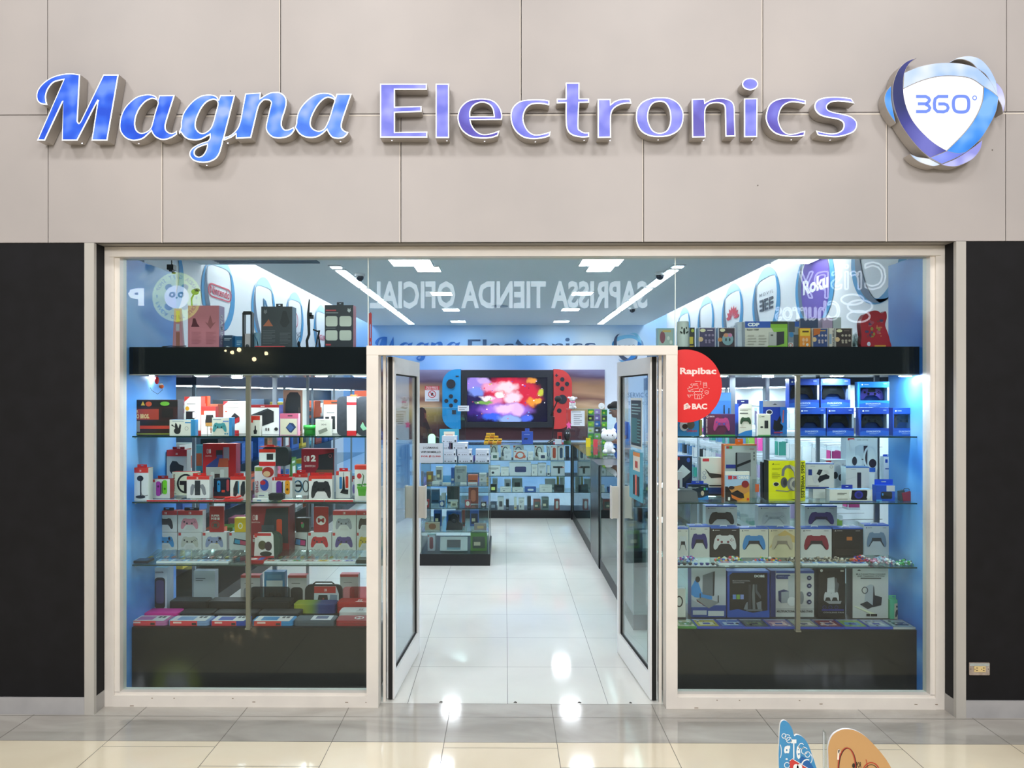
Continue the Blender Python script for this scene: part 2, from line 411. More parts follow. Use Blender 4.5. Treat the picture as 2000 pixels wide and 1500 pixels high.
nz = nt.nodes.new('ShaderNodeTexNoise'); nz.inputs['Scale'].default_value = .45; nt.links.new(g1.outputs['Position'], nz.inputs[0])
r = ramp(nt, [(0.40, '#e3eefb'), (0.50, '#bcd8f8'), (0.60, '#8fbcf2'), (0.72, '#6ca3e6')]); nt.links.new(nz.outputs[0], r.inputs[0]); nt.links.new(r.outputs[0], b.inputs['Base Color'])
BACKB = m
st(MB().box(-XW-.1, XW+.1, YB, YB+.1, 0, 3.62, BACKB).build('wall_back'))
# partitions beside the window displays
st(MB().box(GX0-.10, GX0-.0, YG+.06, PS(344, GX0), 0, 2.70, BLUEWALL).build('wall_return_left'))
st(MB().box(GX1+.0, GX1+.10, YG+.06, PS(1735, GX1), 0, 2.70, BLUEWALL).build('wall_return_right'))
# inner face of the front wall above/beside
st(MB().box(-XW, GX0-.02, YG+.03, YG+.06, 0, ZC, M('#3f6da8', .6)).build('wall_front_left'))
st(MB().box(GX1+.02, XW, YG+.03, YG+.06, 0, ZC, M('#3f6da8', .6)).build('wall_front_right'))
st(MB().box(-XW, XW, YF+.11, YG+.06, ZT+.02, ZC, M('#d8d2c8', .6)).build('wall_front_head'))
# ---------------- ceiling lights
LITE = M('#eef4fb', .5, 0, 54.0)
def cpanel(x0, x1, y0, y1, label, power=1.0):
    t = empty('ceiling_light', ((x0+x1)/2, (y0+y1)/2, ZC-.012), label, 'ceiling light', 'square light panels in the shop ceiling')
    mb = MB(); X, Y = (x1-x0)/2, (y1-y0)/2
    for a, b_, c, d in ((-X, X, -Y, -Y+.012), (-X, X, Y-.012, Y), (-X, -X+.012, -Y+.012, Y-.012), (X-.012, X, -Y+.012, Y-.012)): mb.box(a, b_, c, d, 0, .011, M('#f4f6f8', .4))
    mb.build('frame', t); MB().box(-X+.0125, X-.0125, -Y+.0125, Y-.0125, .003, .009, LITE).build('diffuser', t)
HC = ZC-H
rows = [((759, 843), (1134, 1218), 501, 515, 'closest to the shop window'), ((811, 861), (1146, 1198), 518, 530, 'second from the shop window'),
        ((841, 884), (1116, 1158), 567, 577, 'third from the shop window'), ((864, 898), (1096, 1132), 600, 608, 'fourth from the shop window'), ((880, 910), (1081, 1112), 623, 631, 'closest to the back wall')]
for (la, ra, yt, yb, wd_) in rows:
    for (a, b_), sd in ((la, 'left'), (ra, 'right')):
        ya, yb_ = HC*F/(CY-yt), HC*F/(CY-yb); ym = (ya+yb_)/2
        x0, x1 = PXx(a, ym), PXx(b_, ym); dd = .6 if yt < 510 else .34
        cpanel(x0, x1, ym-dd/2, ym+dd/2, 'bright white square panel light, %s row, %s' % (sd, wd_))
STRIP = M('#f2f8ff', .5, 0, 11.0)
def strip(x, y0, y1, label):
    t = empty('linear_ceiling_light', (x, (y0+y1)/2, ZC-.02), label, 'ceiling light', 'linear lights in the shop ceiling')
    MB().box(-.07, .07, -(y1-y0)/2, (y1-y0)/2, .008, .019, M('#dfe5ea', .4)).build('housing', t)
    MB().box(-.05, .05, -(y1-y0)/2+.02, (y1-y0)/2-.02, 0, .0075, STRIP).build('diffuser', t)
for sd, x in (('left', -1.80), ('right', 1.84)):
    y = 7.78; k = 0
    for L in (.25, 1.4, 1.3, 1.3, 1.3, 1.0):
        strip(x, y, y+L-.10, ('%s linear ceiling light of the %s-hand row, counted from the window' % (['first', 'second', 'third', 'fourth', 'fifth', 'sixth'][k], sd))); y += L; k += 1
t = empty('flat_light_panel', (0, 0, 0), 'wide bright light panel in the ceiling above the right-hand window display', 'ceiling light')
x0, x1 = PXx(1530, 7.5), PXx(1606, 7.5); MB().box(2.77, 3.15, 7.0, 7.68, ZC-.012, ZC-.003, M('#ffffff', .5, 0, 7.0)).build('diffuser', t); MB().box(2.75, 3.17, 6.98, 7.70, ZC-.0028, ZC-.0003, M('#e8ecef', .4)).build('frame', t)
for sd, xa in (('left', (-XW+XS0)/2), ('right', (XW+XS1)/2)):
    t = empty('cove_light', (xa, 11.2, 3.58), 'hidden strip light washing the %s-hand logo wall from the ceiling cove' % sd, 'cove light')
    MB().box(-.05, .05, -3.3, 3.3, 0, .015, M('#ffffff', .5, 0, 15.0)).build('lamp_strip', t)
# dome cameras, vent
def dome(px, py, Y, label):
    p = P(px, py, Y); t = empty('dome_camera', (p.x, Y, ZC), label, 'camera')
    MB().cyl(0, 0, -.03, -.001, .06, M('#e8ebee', .4), 20).build('base', t)
    MB().ball(0, 0, -.04, .045, .045, .045, M('#1b2230', .15), 8).build('lens_dome', t)
dome(703, 535, 8.35, 'small dome camera on the shop ceiling beside the left linear lights')
dome(1289, 532, 8.30, 'small dome camera on the shop ceiling beside the right linear lights')
dome(1235, 600, 11.6, 'tiny dome camera on the ceiling near the back right corner')
t = empty('ceiling_vent', (PXx(520, 7.5), 7.48, ZC-.01), 'long slotted air vent in the ceiling above the left window', 'vent')
mb = MB(); mb.box(-.52, .52, -.13, .13, .003, .009, M('#5d6f7e', .6)); mb.build('backing', t)
mb = MB()
for k in range(5): mb.box(-.52, .52, -.13+k*.06, -.13+k*.06+.025, -.004, .0029, M('#7b8d9b', .5))
mb.build('slats', t)
t = tag(MB().cyl(PXx(976, 11.4), 11.4, ZC-.01, ZC-.001, .13, M('#8fa5b6', .5), 24).build('ceiling_speaker'), 'round flush speaker grille in the middle of the shop ceiling', 'speaker')
# ================================================================ shop sign letters
c = 1
def T_(ox, oy, s, loops): return [curve_loop([((q[0]*s+ox, q[1]*s+oy)+((1,) if len(q) > 2 else ())) for q in l]) for l in loops]
A = 200/1875; B = .13; D = 280/1615
def c_(*p): return [(q[0], q[1], 1) for q in p]
LET = []
LET.append(('M', 'blue', T_(60, 130, A, [[(115,1355,c),(600,245,c),(430,290),(330,400),(285,520),(288,620),(307,705,c),(200,690),(130,640),(105,560),(120,450),(200,330),(340,220),(500,155),(650,128),(780,127),(905,147,c),(862,1000,c),(885,1035),(915,1000,c),(1330,147,c),(1612,147,c),(1405,1358,c),(1112,1358,c),(1225,640,c),(1245,610),(1215,660,c),(855,1358,c),(570,1358,c),(595,640,c),(590,650,c),(262,1358,c)]])))
LET.append(('a', 'blue', T_(220, 170, A, [[(1140,147,c),(850,150,c),(835,238,c),(790,170),(700,137),(600,137),(450,175),(320,270),(210,400),(145,560),(125,720),(150,830),(230,930),(340,980),(450,980),(560,945),(650,870),(710,812,c),(740,870),(800,930),(900,968),(1000,960),(1100,920),(1180,868,c),(1180,795,c),(1110,838),(1040,835),(985,790),(970,720),(985,650),(1010,560)],
 [(700,222),(600,275),(500,392),(440,520),(415,640),(422,740),(460,810),(530,840),(620,815),(690,755),(725,660),(760,520),(795,400),(825,300),(810,245),(760,222)]])))
LET.append(('g', 'sky', T_(340, 170, A, [[(1118,147,c),(845,147,c),(820,235,c),(790,182),(720,145),(600,138),(480,165),(350,250),(240,370),(160,500),(128,640),(122,740),(88,820,c),(94,860,c),(125,835,c),(190,920),(280,965),(400,978),(500,960),(590,915),(652,880,c),(650,940),(610,990,c),(540,1010),(420,1060),(330,1120),(285,1190),(285,1260),(340,1335),(430,1375),(540,1388),(650,1373),(760,1320),(830,1230),(870,1110),(900,985,c),(922,918,c)],
 [(700,235),(600,280),(510,382),(440,520),(402,640),(402,740),(450,815),(520,845),(600,815),(670,745),(720,620),(755,480),(795,330),(785,262),(750,237)],
 [(600,1055,c),(520,1080),(430,1120),(380,1180),(390,1245),(450,1275),(520,1250),(575,1170),(600,1090)]])))
LET.append(('n', 'sky', T_(340, 170, A, [[(928,912,c),(1010,890),(1100,825),(1165,740),(1208,620),(1250,400),(1305,118,c),(1590,100,c),(1580,205,c),(1660,150),(1760,102),(1850,92),(1934,96),(2014,146),(2058,226),(2058,326),(2034,436),(1994,556),(1974,646),(1979,716),(2024,776),(2094,776),(2164,746),(2188,730,c),(2215,783,c),(2154,866),(2074,916),(1944,941),(1814,926),(1724,856),(1682,776),(1684,686),(1714,546),(1759,356),(1774,286),(1744,251),(1690,238),(1640,248),(1572,320),(1532,430),(1480,650),(1412,933,c),(1130,948,c),(1130,868,c),(1050,925),(908,982,c)]])))
LET.append(('a', 'sky', T_(510, 160, A, [[(1660,217,c),(1380,217,c),(1362,295,c),(1320,242),(1240,207),(1120,200),(1000,227),(880,300),(760,420),(680,550),(648,680),(640,770),(614,830,c),(643,873,c),(690,945),(780,1005),(900,1027),(1020,1012),(1120,958),(1205,882,c),(1240,950),(1300,1018),(1400,1042),(1500,1028),(1570,975),(1600,920,c),(1540,900),(1485,850),(1480,770),(1512,650)],
 [(1220,290),(1130,335),(1040,435),(962,570),(920,680),(910,780),(945,848),(1020,890),(1090,890),(1155,850),(1215,740),(1265,600),(1315,430),(1340,345),(1305,312)]])))
LET.append(('E', 'lav', T_(730, 140, B, [c_((95,180),(800,180),(800,272),(318,272),(318,526),(718,516),(718,605),(318,618),(318,908),(805,900),(805,990),(95,990))])))
LET.append(('l', 'lav', T_(730, 140, B, [c_((930,180),(1132,180),(1132,996),(930,996))])))
LET.append(('e', 'vio', T_(730, 140, B, [[(1925,725,c),(1455,728,c),(1475,800),(1530,880),(1610,932),(1700,938),(1800,915),(1890,882,c),(1865,965,c),(1750,998),(1600,1003),(1450,975),(1330,890),(1272,780),(1260,660),(1300,540),(1400,445),(1530,408),(1700,408),(1820,452),(1900,550),(1930,650)],
 [(1450,672,c),(1452,600),(1492,522),(1570,475),(1660,468),(1740,503),(1787,570),(1803,670,c)]])))
LET.append(('c', 'lav', T_(980, 140, B, [[(715,508,c),(620,488),(520,483),(430,502),(360,572),(326,680),(340,780),(390,878),(470,938),(560,943),(650,925),(735,897,c),(720,970,c),(600,1003),(450,1013),(320,985),(210,900),(147,780),(132,640),(170,530),(260,450),(380,422),(530,416),(640,421),(715,436,c)]])))
LET.append(('t', 'lav', T_(980, 140, B, [[(960,167,c),(1168,167,c),(1168,402,c),(1312,402,c),(1312,468,c),(1165,470,c),(1152,820),(1180,880),(1240,912),(1312,912,c),(1312,983,c),(1200,988),(1080,965),(1000,910),(967,820),(960,700),(960,472,c),(825,478,c),(825,406,c),(960,404,c)]])))
LET.append(('r', 'lav', T_(980, 140, B, [[(1440,410,c),(1638,410,c),(1636,490,c),(1700,441),(1800,410),(1930,406,c),(1950,480,c),(1840,482),(1730,522),(1662,590),(1642,700),(1642,992,c),(1440,995,c)]])))
LET.append(('o', 'lav', T_(1230, 140, B, [[(450,385),(600,397),(720,462),(788,560),(810,662),(788,800),(720,898),(600,962),(450,983),(300,968),(170,898),(105,780),(92,660),(112,550),(190,452),(320,397)],
 [(450,452),(535,477),(590,570),(608,690),(595,800),(545,888),(450,920),(355,888),(295,790),(275,680),(293,570),(348,482)]])))
LET.append(('n', 'vio', T_(1230, 140, B, [[(930,410,c),(1125,405,c),(1132,463,c),(1220,417),(1340,396),(1450,406),(1538,450),(1573,530),(1580,700),(1588,974,c),(1437,978,c),(1430,650),(1424,530),(1380,484),(1290,472),(1200,492),(1142,560),(1132,700),(1140,986,c),(937,988,c)]])))
LET.append(('i', 'lav', T_(1230, 140, B, [c_((1715,402),(1920,400),(1915,983),(1715,985))])))
LET.append(('dot', 'lav', T_(1230, 140, B, [[(1808+122*math.cos(t*PI/6), 187+93*math.sin(t*PI/6)) for t in range(12)]])))
LET.append(('c', 'vio', T_(1480, 140, B, [[(722,490,c),(600,467),(490,463),(400,502),(342,580),(313,700),(332,800),(382,888),(460,933),(560,928),(640,905),(715,888,c),(700,965,c),(580,980),(420,973),(280,938),(182,860),(127,750),(122,640),(162,510),(250,432),(380,397),(550,397),(720,430,c)]])))
LET.append(('s', 'lav', T_(1480, 140, B, [[(1455,480,c),(1330,457),(1200,448),(1100,463),(1042,512),(1050,567),(1120,602),(1280,635),(1400,672),(1478,740),(1490,820),(1450,898),(1350,948),(1200,983),(1050,978),(900,953,c),(872,882,c),(960,905),(1100,928),(1200,913),(1268,870),(1288,800),(1260,748),(1180,713),(1050,692),(930,652),(862,580),(852,500),(892,430),(980,392),(1120,377),(1280,382),(1405,402,c)]])))
FACE = {
 'blue': noise_mat('lit_blue_acrylic', [(0.36, '#1c50dc'), (0.5, '#2f68ee'), (0.66, '#6f98fb')], 9, .18, 1, 0, 1.0),
 'sky': noise_mat('lit_sky_blue_acrylic', [(0.36, '#3a78ec'), (0.5, '#5f97f4'), (0.66, '#a9c1fc')], 9, .18, 1, 0, 1.0),
 'lav': noise_mat('lit_lavender_acrylic', [(0.36, '#7a7ce4'), (0.5, '#9494f2'), (0.66, '#b4b5fc')], 9, .18, 1, 0, 1.0),
 'vio': noise_mat('lit_violet_acrylic', [(0.4, '#6353b4'), (0.52, '#7a72d6'), (0.62, '#9a9af6')], 6, .18, 1, 0, 1.0)}
RIM = M('#f3f6ff', .4, 0, 1.5)
SILV = noise_mat('brushed_silver_return', [(0.3, '#a8a19b'), (0.7, '#bdb7b1')], 4, .38, metal=.35)
YL = 4.165
def world_loops(loops, Y): return [[(P(x, y, Y).x, P(x, y, Y).z) for x, y in l] for l in loops]
NM = {'M': 'capital M at the left end of the sign', 'E': 'capital E starting the second word', 'l': 'l after the capital E', 't': 't in the middle of the second word',
      'r': 'r after the t', 'o': 'round o of the second word', 's': 's at the end of the second word', 'g': 'g with its looped tail'}
order = {3: 'first lower-case a right after the M', 5: 'last lower-case a ending the first word'}
full = ['capital M at the left end of the sign', 'script a right after the capital M', 'script g with a tail below the line', 'script n between the g and the last a', 'script a that ends the first word',
 'capital E that starts the second word', 'plain upright l after the capital E', 'letter e before the c and t', 'letter c between the e and the t', 'cross-barred t in the second word', 'letter r after the t', 'round letter o after the r', 'letter n darker purple at its top left', 'letter i with its dot above the seam', None, 'letter c just before the final s', 'final letter s beside the round emblem']
last = None
COLN = {'blue': 'blue', 'sky': 'light blue', 'lav': 'lavender', 'vio': 'violet'}
for i, (ch, colr, loops) in enumerate(LET):
    wl = world_loops(loops, YL); ox = sum(p[0] for p in wl[0])/len(wl[0]); oz = min(p[1] for p in wl[0])
    wl = [[(a-ox, b_-oz) for a, b_ in l] for l in wl]
    if ch != 'dot':
        last = empty('channel_letter', (ox, YL, oz), 'lit %s %s, white-rimmed' % (COLN[colr], full[i]), 'sign letter', 'channel letters of the shop sign'); dx = 0, 0
        base = (ox, oz)
    else: wl = [[(a+ox-base[0], b_+oz-base[1]) for a, b_ in l] for l in wl]
    MB().prism(wl, 0.0, .078, SILV, mf=RIM).build('letter_casing', last)
    ins = [inset(wl[0], .0062)]+[inset(l, -.0062) for l in wl[1:]]
    f_ = MB().flat(ins, -.0018, FACE[colr]).build('letter_face', last)
    zc = min(p[1] for p in wl[0]); xc = sorted(p[0] for p in wl[0] if p[1] < zc+.004); xc = xc[len(xc)//2] if len(wl[0]) > 14 else (xc[0]+(.06 if len(xc) > 1 else 0))
    if ch != 'dot': MB().cyl(xc, .045, zc-.0015, zc+.004, .004, M('#f6f6ff', .3, 0, 1.5), 8).build('drain_hole', last)
# emblem
def EL(l): return curve_loop([((q[0]*D+1710, q[1]*D+90)+((1,) if len(q) > 2 else ())) for q in l])
def smat(n, st_, sc=7): return noise_mat(n, st_, sc, .15, 1, 0, 1.0)
E_DARK = smat('lit_dark_violet', [(0.38, '#2e2c55'), (0.55, '#4a4590'), (0.7, '#7a78c8')], 3)
E_LB = smat('lit_pale_blue', [(0.36, '#b4d2ff'), (0.5, '#d4e6ff'), (0.66, '#f4faff')])
E_B = smat('lit_bright_blue', [(0.36, '#2f86e8'), (0.5, '#4a9cf6'), (0.66, '#86c0ff')])
E_W = M('#f6f9ff', .3, 0, 1.15); E_LV = smat('lit_pale_lavender', [(0.38, '#9a9ae6'), (0.5, '#c4c4fa'), (0.66, '#e8e8ff')])
E_PB = smat('lit_periwinkle', [(0.38, '#6a78e0'), (0.5, '#8290ee'), (0.66, '#9aa8f8')])
pieces = [
 ('shield_panel', E_W, .004, [(312,480,c),(500,395),(700,342),(900,335),(1080,365),(1218,455,c),(1205,620),(1130,800),(1000,980),(800,1182,c),(600,1060),(450,890),(350,700),(312,560)]),
 ('top_swoosh', E_LB, .002, [(322,300,c),(500,228),(700,190),(900,188),(1050,213),(1150,248,c),(1240,330),(1320,430),(1385,575,c),(1310,510),(1218,455,c),(1080,365),(900,335),(700,342),(500,395),(312,480,c)]),
 ('upper_right_swoosh', E_LB, .006, [(840,180,c),(940,122),(1080,107),(1200,150),(1300,260),(1366,390,c),(1385,575,c),(1300,400),(1240,310),(1150,247,c),(1090,185),(1000,148),(915,148)]),
 ('right_band', E_B, .0, [(1385,575,c),(1360,730),(1290,880),(1180,1050),(1020,1195),(850,1290),(740,1335,c),(640,1255,c),(800,1182,c),(1000,980),(1130,800),(1205,620),(1218,458,c),(1300,505)]),
 ('left_band', E_DARK, -.003, [(460,135,c),(350,175),(260,260),(205,390),(188,520),(205,680),(270,860),(380,1030),(500,1170),(610,1262,c),(800,1182,c),(650,1090),(500,950),(390,800),(325,620),(308,450),(322,310),(375,205)]),
 ('bottom_crossing', E_PB, -.0045, [(610,1262,c),(800,1184,c),(920,1210),(1020,1195,c),(900,1265),(740,1333,c)]),
 ('right_tab', E_LV, .010, [(1366,392,c),(1440,480),(1475,620),(1450,752,c),(1430,660),(1385,578,c)]),
 ('left_tab', E_B, .010, [(190,432,c),(130,510),(110,610),(150,730),(240,862,c),(205,700),(186,560)]),
 ('lower_left_swoosh', E_LB, .008, [(397,1210,c),(480,1243),(560,1255),(612,1262,c),(740,1333,c),(650,1348),(520,1310),(440,1260)]),
 ('lower_right_swoosh', E_LV, .008, [(1215,1050,c),(1190,1160),(1100,1270),(950,1343),(850,1352),(742,1333,c),(900,1268),(1020,1197,c),(1130,1120)]),
]
e0 = P(1845, 225, YL)
em = empty('round_emblem_sign', (e0.x, YL, e0.z), 'large lit blue and violet swirl emblem with 360 on a white shield', 'sign')
for nm, mat, dy, l in pieces:
    wl = world_loops([EL(l)], YL)[0]; wl = [(a-e0.x, b_-e0.z) for a, b_ in wl]
    o = MB().prism([wl], dy, .078+dy*.1, SILV, mf=SILV).flat([inset(wl, .002)], dy-.0012, mat).build(nm, em)
def ribbon(mb, pts, w, y, m, closed=False):
    n = len(pts)
    L = []; R = []
    for i in range(n):
        a = Vector(pts[i-1] if (i or closed) else pts[i]); b_ = Vector(pts[(i+1) % n] if (i < n-1 or closed) else pts[i])
        d = (b_-a); d = d.normalized() if d.length else Vector((1, 0)); nn = Vector((-d.y, d.x))*w/2; p = Vector(pts[i])
        L.append((p.x+nn.x, y, p.y+nn.y)); R.append((p.x-nn.x, y, p.y-nn.y))
    k = n if closed else n-1
    mb.add(L+R, [(i, (i+1) % n, n+(i+1) % n, n+i) for i in range(k)], m)
TXB = M('#6c86e6', .3, 0, 1.0)
def ep(x, y): p = P(x*D+1710, y*D+90, YL); return (p.x-e0.x, p.z-e0.z)
mb = MB(); wv = 36*D/1440*YL; yy = -.0055
def rib(pts, closed=False, sm=True):
    q = curve_loop([p for p in pts]) if closed else pts
    ribbon(mb, [ep(*p[:2]) for p in q], wv, yy, TXB, closed)
rib([(450,572),(560,572),(592,590),(603,612),(590,636),(560,654),(470,654)]); rib([(560,660),(592,678),(606,702),(595,726),(565,742),(450,742)])
rib([(815,572),(700,572),(665,600),(656,650),(660,710),(690,742),(760,745),(800,730),(812,700),(800,668),(765,655),(700,656)])
rib([(870,655),(880,600),(915,572),(1000,572),(1035,600),(1044,655),(1035,715),(1000,744),(915,744),(880,715)], True)
wv = 12*D/1440*YL
rib([(1110+22*math.cos(t*PI/6), 588+22*math.sin(t*PI/6)) for t in range(12)], True)
mb.build('numerals', em)
wv = 36*D/1440*YL
# ---------------- the same words as flat lettering on the back wall of the shop
def back_map(x, y): return (733+(x-72)*.2695, 658+(y-145)*.2695)
for nm, lo, hi, colr, lab in (('wall_lettering', 0, 5, '#2167bd', 'dark blue script lettering on the blue back wall, cut off by the door head'), ('wall_lettering', 5, 17, '#34557f', 'slate blue capital-E word on the blue back wall')):
    mb = MB(); mt_ = M(colr, .5); q0 = None
    for ch, _c, loops in LET[lo:hi]:
        wl = [[(P(*back_map(x, y), YB-.02).x, P(*back_map(x, y), YB-.02).z) for x, y in (l[::2] if len(l) > 30 else l)] for l in loops]
        mb.prism(wl, YB-.02, YB-.002, mt_)
        q0 = q0 or (wl[0][0][0], YB-.01, wl[0][0][1])
    tag(mb.build(nm, origin=q0), lab, 'wall lettering')
mb = MB(); EM2 = {'shield_panel': '#e8effa', 'top_swoosh': '#7fc0e6', 'left_band': '#3d4a66', 'right_band': '#2f7ec4', 'upper_right_swoosh': '#8fcbe8', 'left_tab': '#3a8cc9', 'lower_left_swoosh': '#58a8dc', 'lower_right_swoosh': '#4a5a7a', 'right_tab': '#7a9ac6', 'bottom_crossing': '#3a68a8'}
for nm, mat, dy, l in pieces:
    wl = [(P(1195+(x-1728)*.262, 650+(y-108)*.27, YB-.02).x, P(1195+(x-1728)*.262, 650+(y-108)*.27, YB-.02).z) for x, y in EL(l)[::2]]
    mb.prism([wl], YB-.02+dy, YB-.004, M(EM2[nm], .5))
a = P(1207, 683, YB-.03); b_ = P(1240, 673, YB-.03); put_text(mb, '360°', a.x, a.z, b_.x, b_.z, YB-.024, M('#3f567f', .5))
tag(mb.build('wall_emblem', origin=tuple(P(1225, 705, YB-.01))), 'dark and light blue swirl emblem on the blue back wall right of the lettering', 'wall emblem')
# ---------------- ring logos on the side walls
def ringlogo(side, px, name, draw, z0=None, zc=2.985, col='grey'):
    X = -XW+.004 if side == 'left' else XW-.004; Y = PS(px, X)
    sg = 1 if side == 'left' else -1      # local +u runs away from the camera on the left wall
    mb = MB()
    R = Matrix(((0, sg*1 if False else 1, 0, 0), (1, 0, 0, 0), (0, 0, 1, 0), (0, 0, 0, 1)))
    # local coords: (u, w, z) -> u along depth as read by a viewer facing the wall, w out of wall
    def Tm():
        if side == 'left': return Matrix(((0, -1, 0, 0), (1, 0, 0, 0), (0, 0, .64, 0), (0, 0, 0, 1)))
        return Matrix(((0, 1, 0, 0), (-1, 0, 0, 0), (0, 0, .64, 0), (0, 0, 0, 1)))
    T = Tm()
    w, h = .44, .66
    def cres(a0, a1, r0, r1, m, y, sx=1.0):
        o_ = []; i_ = []
        for k in range(17):
            t = k/16; a = a0+(a1-a0)*t; q = math.sin(PI*t)
            o_.append((sx*w*math.cos(a)*(1+r1*q), h*math.sin(a)*(1+r1*q))); i_.append((sx*w*math.cos(a)*(1-r0*q), h*math.sin(a)*(1-r0*q)))
        mb.flat([o_+i_[::-1][1:-1]], y, m, T)
    GR = M('#5d6f86', .5); BL = M('#3f92c8', .5); LB = M('#a9d3ee', .5)
    near = -1 if side == 'left' else 1
    cres(PI*.75, PI*1.62, .16, .06, BL, -.001, 1.12); cres(PI*.78, PI*1.5, .26, .0, GR, -.002)
    cres(-PI*.62, PI*.34, .26, .03, BL, -.001); cres(PI*.2, PI*.82, .30, .0, LB, -.0015)
    draw(mb, T, w, h)
    o = mb.build('ring_logo', loc=(0, 0, 0)); 
    o.location = (X, Y, zc)
    o.rotation_euler = (0, 0, 0)
    tag(o, name, 'wall logo', 'ring logos along the shop side walls'); return o
def tx(s, z0, z1, col, bold=.01, wd=.3, shear=0.0):
    def f(mb, T, w, h): put_text(mb, s, -wd, z0, wd, z1, -.003, M(col, .5), bold, T, shear=shear)
    return f
def d_nin(mb, T, w, h):
    R_ = M('#c94a5e', .5)
    a = rrect(-.34, -.11, .34, .13, .11, 5); mb.flat([a, inset(a, .025)], -.003, R_, T); put_text(mb, 'Nintendo', -.28, -.055, .28, .09, -.003, R_, .02, T)
def d_ps(mb, T, w, h):
    G_ = M('#2f6d96', .5); a = [(-.06, -.3), (-.06, .22), (.05, .18), (.13, .05), (.13, -.3), (.06, -.3), (.06, .05), (.02, .1), (0, .1), (0, -.3)]; mb.flat([a], -.003, G_, T)
def d_red(s):
    def f(mb, T, w, h):
        put_text(mb, s, -.25, -.3, .25, -.15, -.003, M('#c23b52', .5), .01, T)
    return f
def d_circ(mb, T, w, h):
    a = ell(-.02, .0, .16, .19); mb.flat([a, inset(a, .025)], -.003, M('#c25a6e', .5), T); put_text(mb, 'KING', -.2, -.38, .3, -.26, -.003, M('#4a5a6e', .5), 0, T)
ringlogo('left', 318, 'ring logo on the left wall nearest the window, mostly hidden by the blue partition', lambda *a: None)
ringlogo('left', 430, 'ring logo around a red-outlined rounded name badge on the left wall', d_nin)
ringlogo('left', 517, 'ring logo around a tall dark blue letter shape on the left wall', d_ps)
ringlogo('left', 577, 'ring logo with a thin red circle on the left wall', d_circ)
ringlogo('left', 628, 'ring logo with small pink-red lettering on the left wall', d_red('FIGUR'))
ringlogo('left', 676, 'farthest ring logo on the left wall, beside the black carton with white panels', lambda *a: None)
def d_roku(mb, T, w, h):
    mb.flat([ell(0, -.02, w*.80, h*.92, 32)], -.0028, M('#5f47a8', .5), T); put_text(mb, 'Roku', -.30, -.12, .32, .12, -.0035, M('#f1f0fb', .5), .04, T)
def d_3ge(mb, T, w, h):
    G_ = M('#3d4757', .5); put_text(mb, 'M O V I L', -.24, .13, .24, .19, -.003, G_, 0, T)
    for k in range(3):
        x = -.24+k*.165
        for z in (-.16, -.07, .02): mb.box(x, x+.14, -.003, -.002, z, z+.045, G_, T)
        mb.box(x+(.1 if k == 0 else 0), x+(.14 if k == 0 else .04), -.0031, -.002, -.16, .065, G_, T)
def d_hua(mb, T, w, h):
    R_ = M('#d0455a', .5)
    for k in range(8):
        a = math.radians(10+k*22.8); dx, dz = math.cos(a), math.sin(a); L = .3
        ox, oz = 0, -.12; nx, nz = -dz, dx
        mb.flat([[(ox+dx*.05, oz+dz*.05), (ox+dx*L*.7+nx*.045, oz+dz*L*.7+nz*.045), (ox+dx*L, oz+dz*L), (ox+dx*L*.7-nx*.045, oz+dz*L*.7-nz*.045)]], -.003, R_, T)
    put_text(mb, 'HUAWEI', -.26, -.38, .26, -.27, -.003, M('#4b5b72', .5), 0, T)
ringlogo('right', 1718, 'ring logo with thin dark lettering on the right wall nearest the window', tx('chrome', .0, .16, '#3b4454', 0, .36), zc=3.06)
ringlogo('right', 1592, 'ring logo filled with purple on the right wall', d_roku)
ringlogo('right', 1497, 'ring logo with dark blocky lettering on the right wall', d_3ge)
ringlogo('right', 1431, 'ring logo with a red petal fan on the right wall', d_hua)
ringlogo('right', 1379, 'ring logo with small blue capitals on the right wall', tx('SAMSUNG', -.38, -.26, '#2d62a8', .02, .3))
ringlogo('right', 1336, 'farthest ring logo on the right wall, faint behind the white tumbler', lambda *a: None)
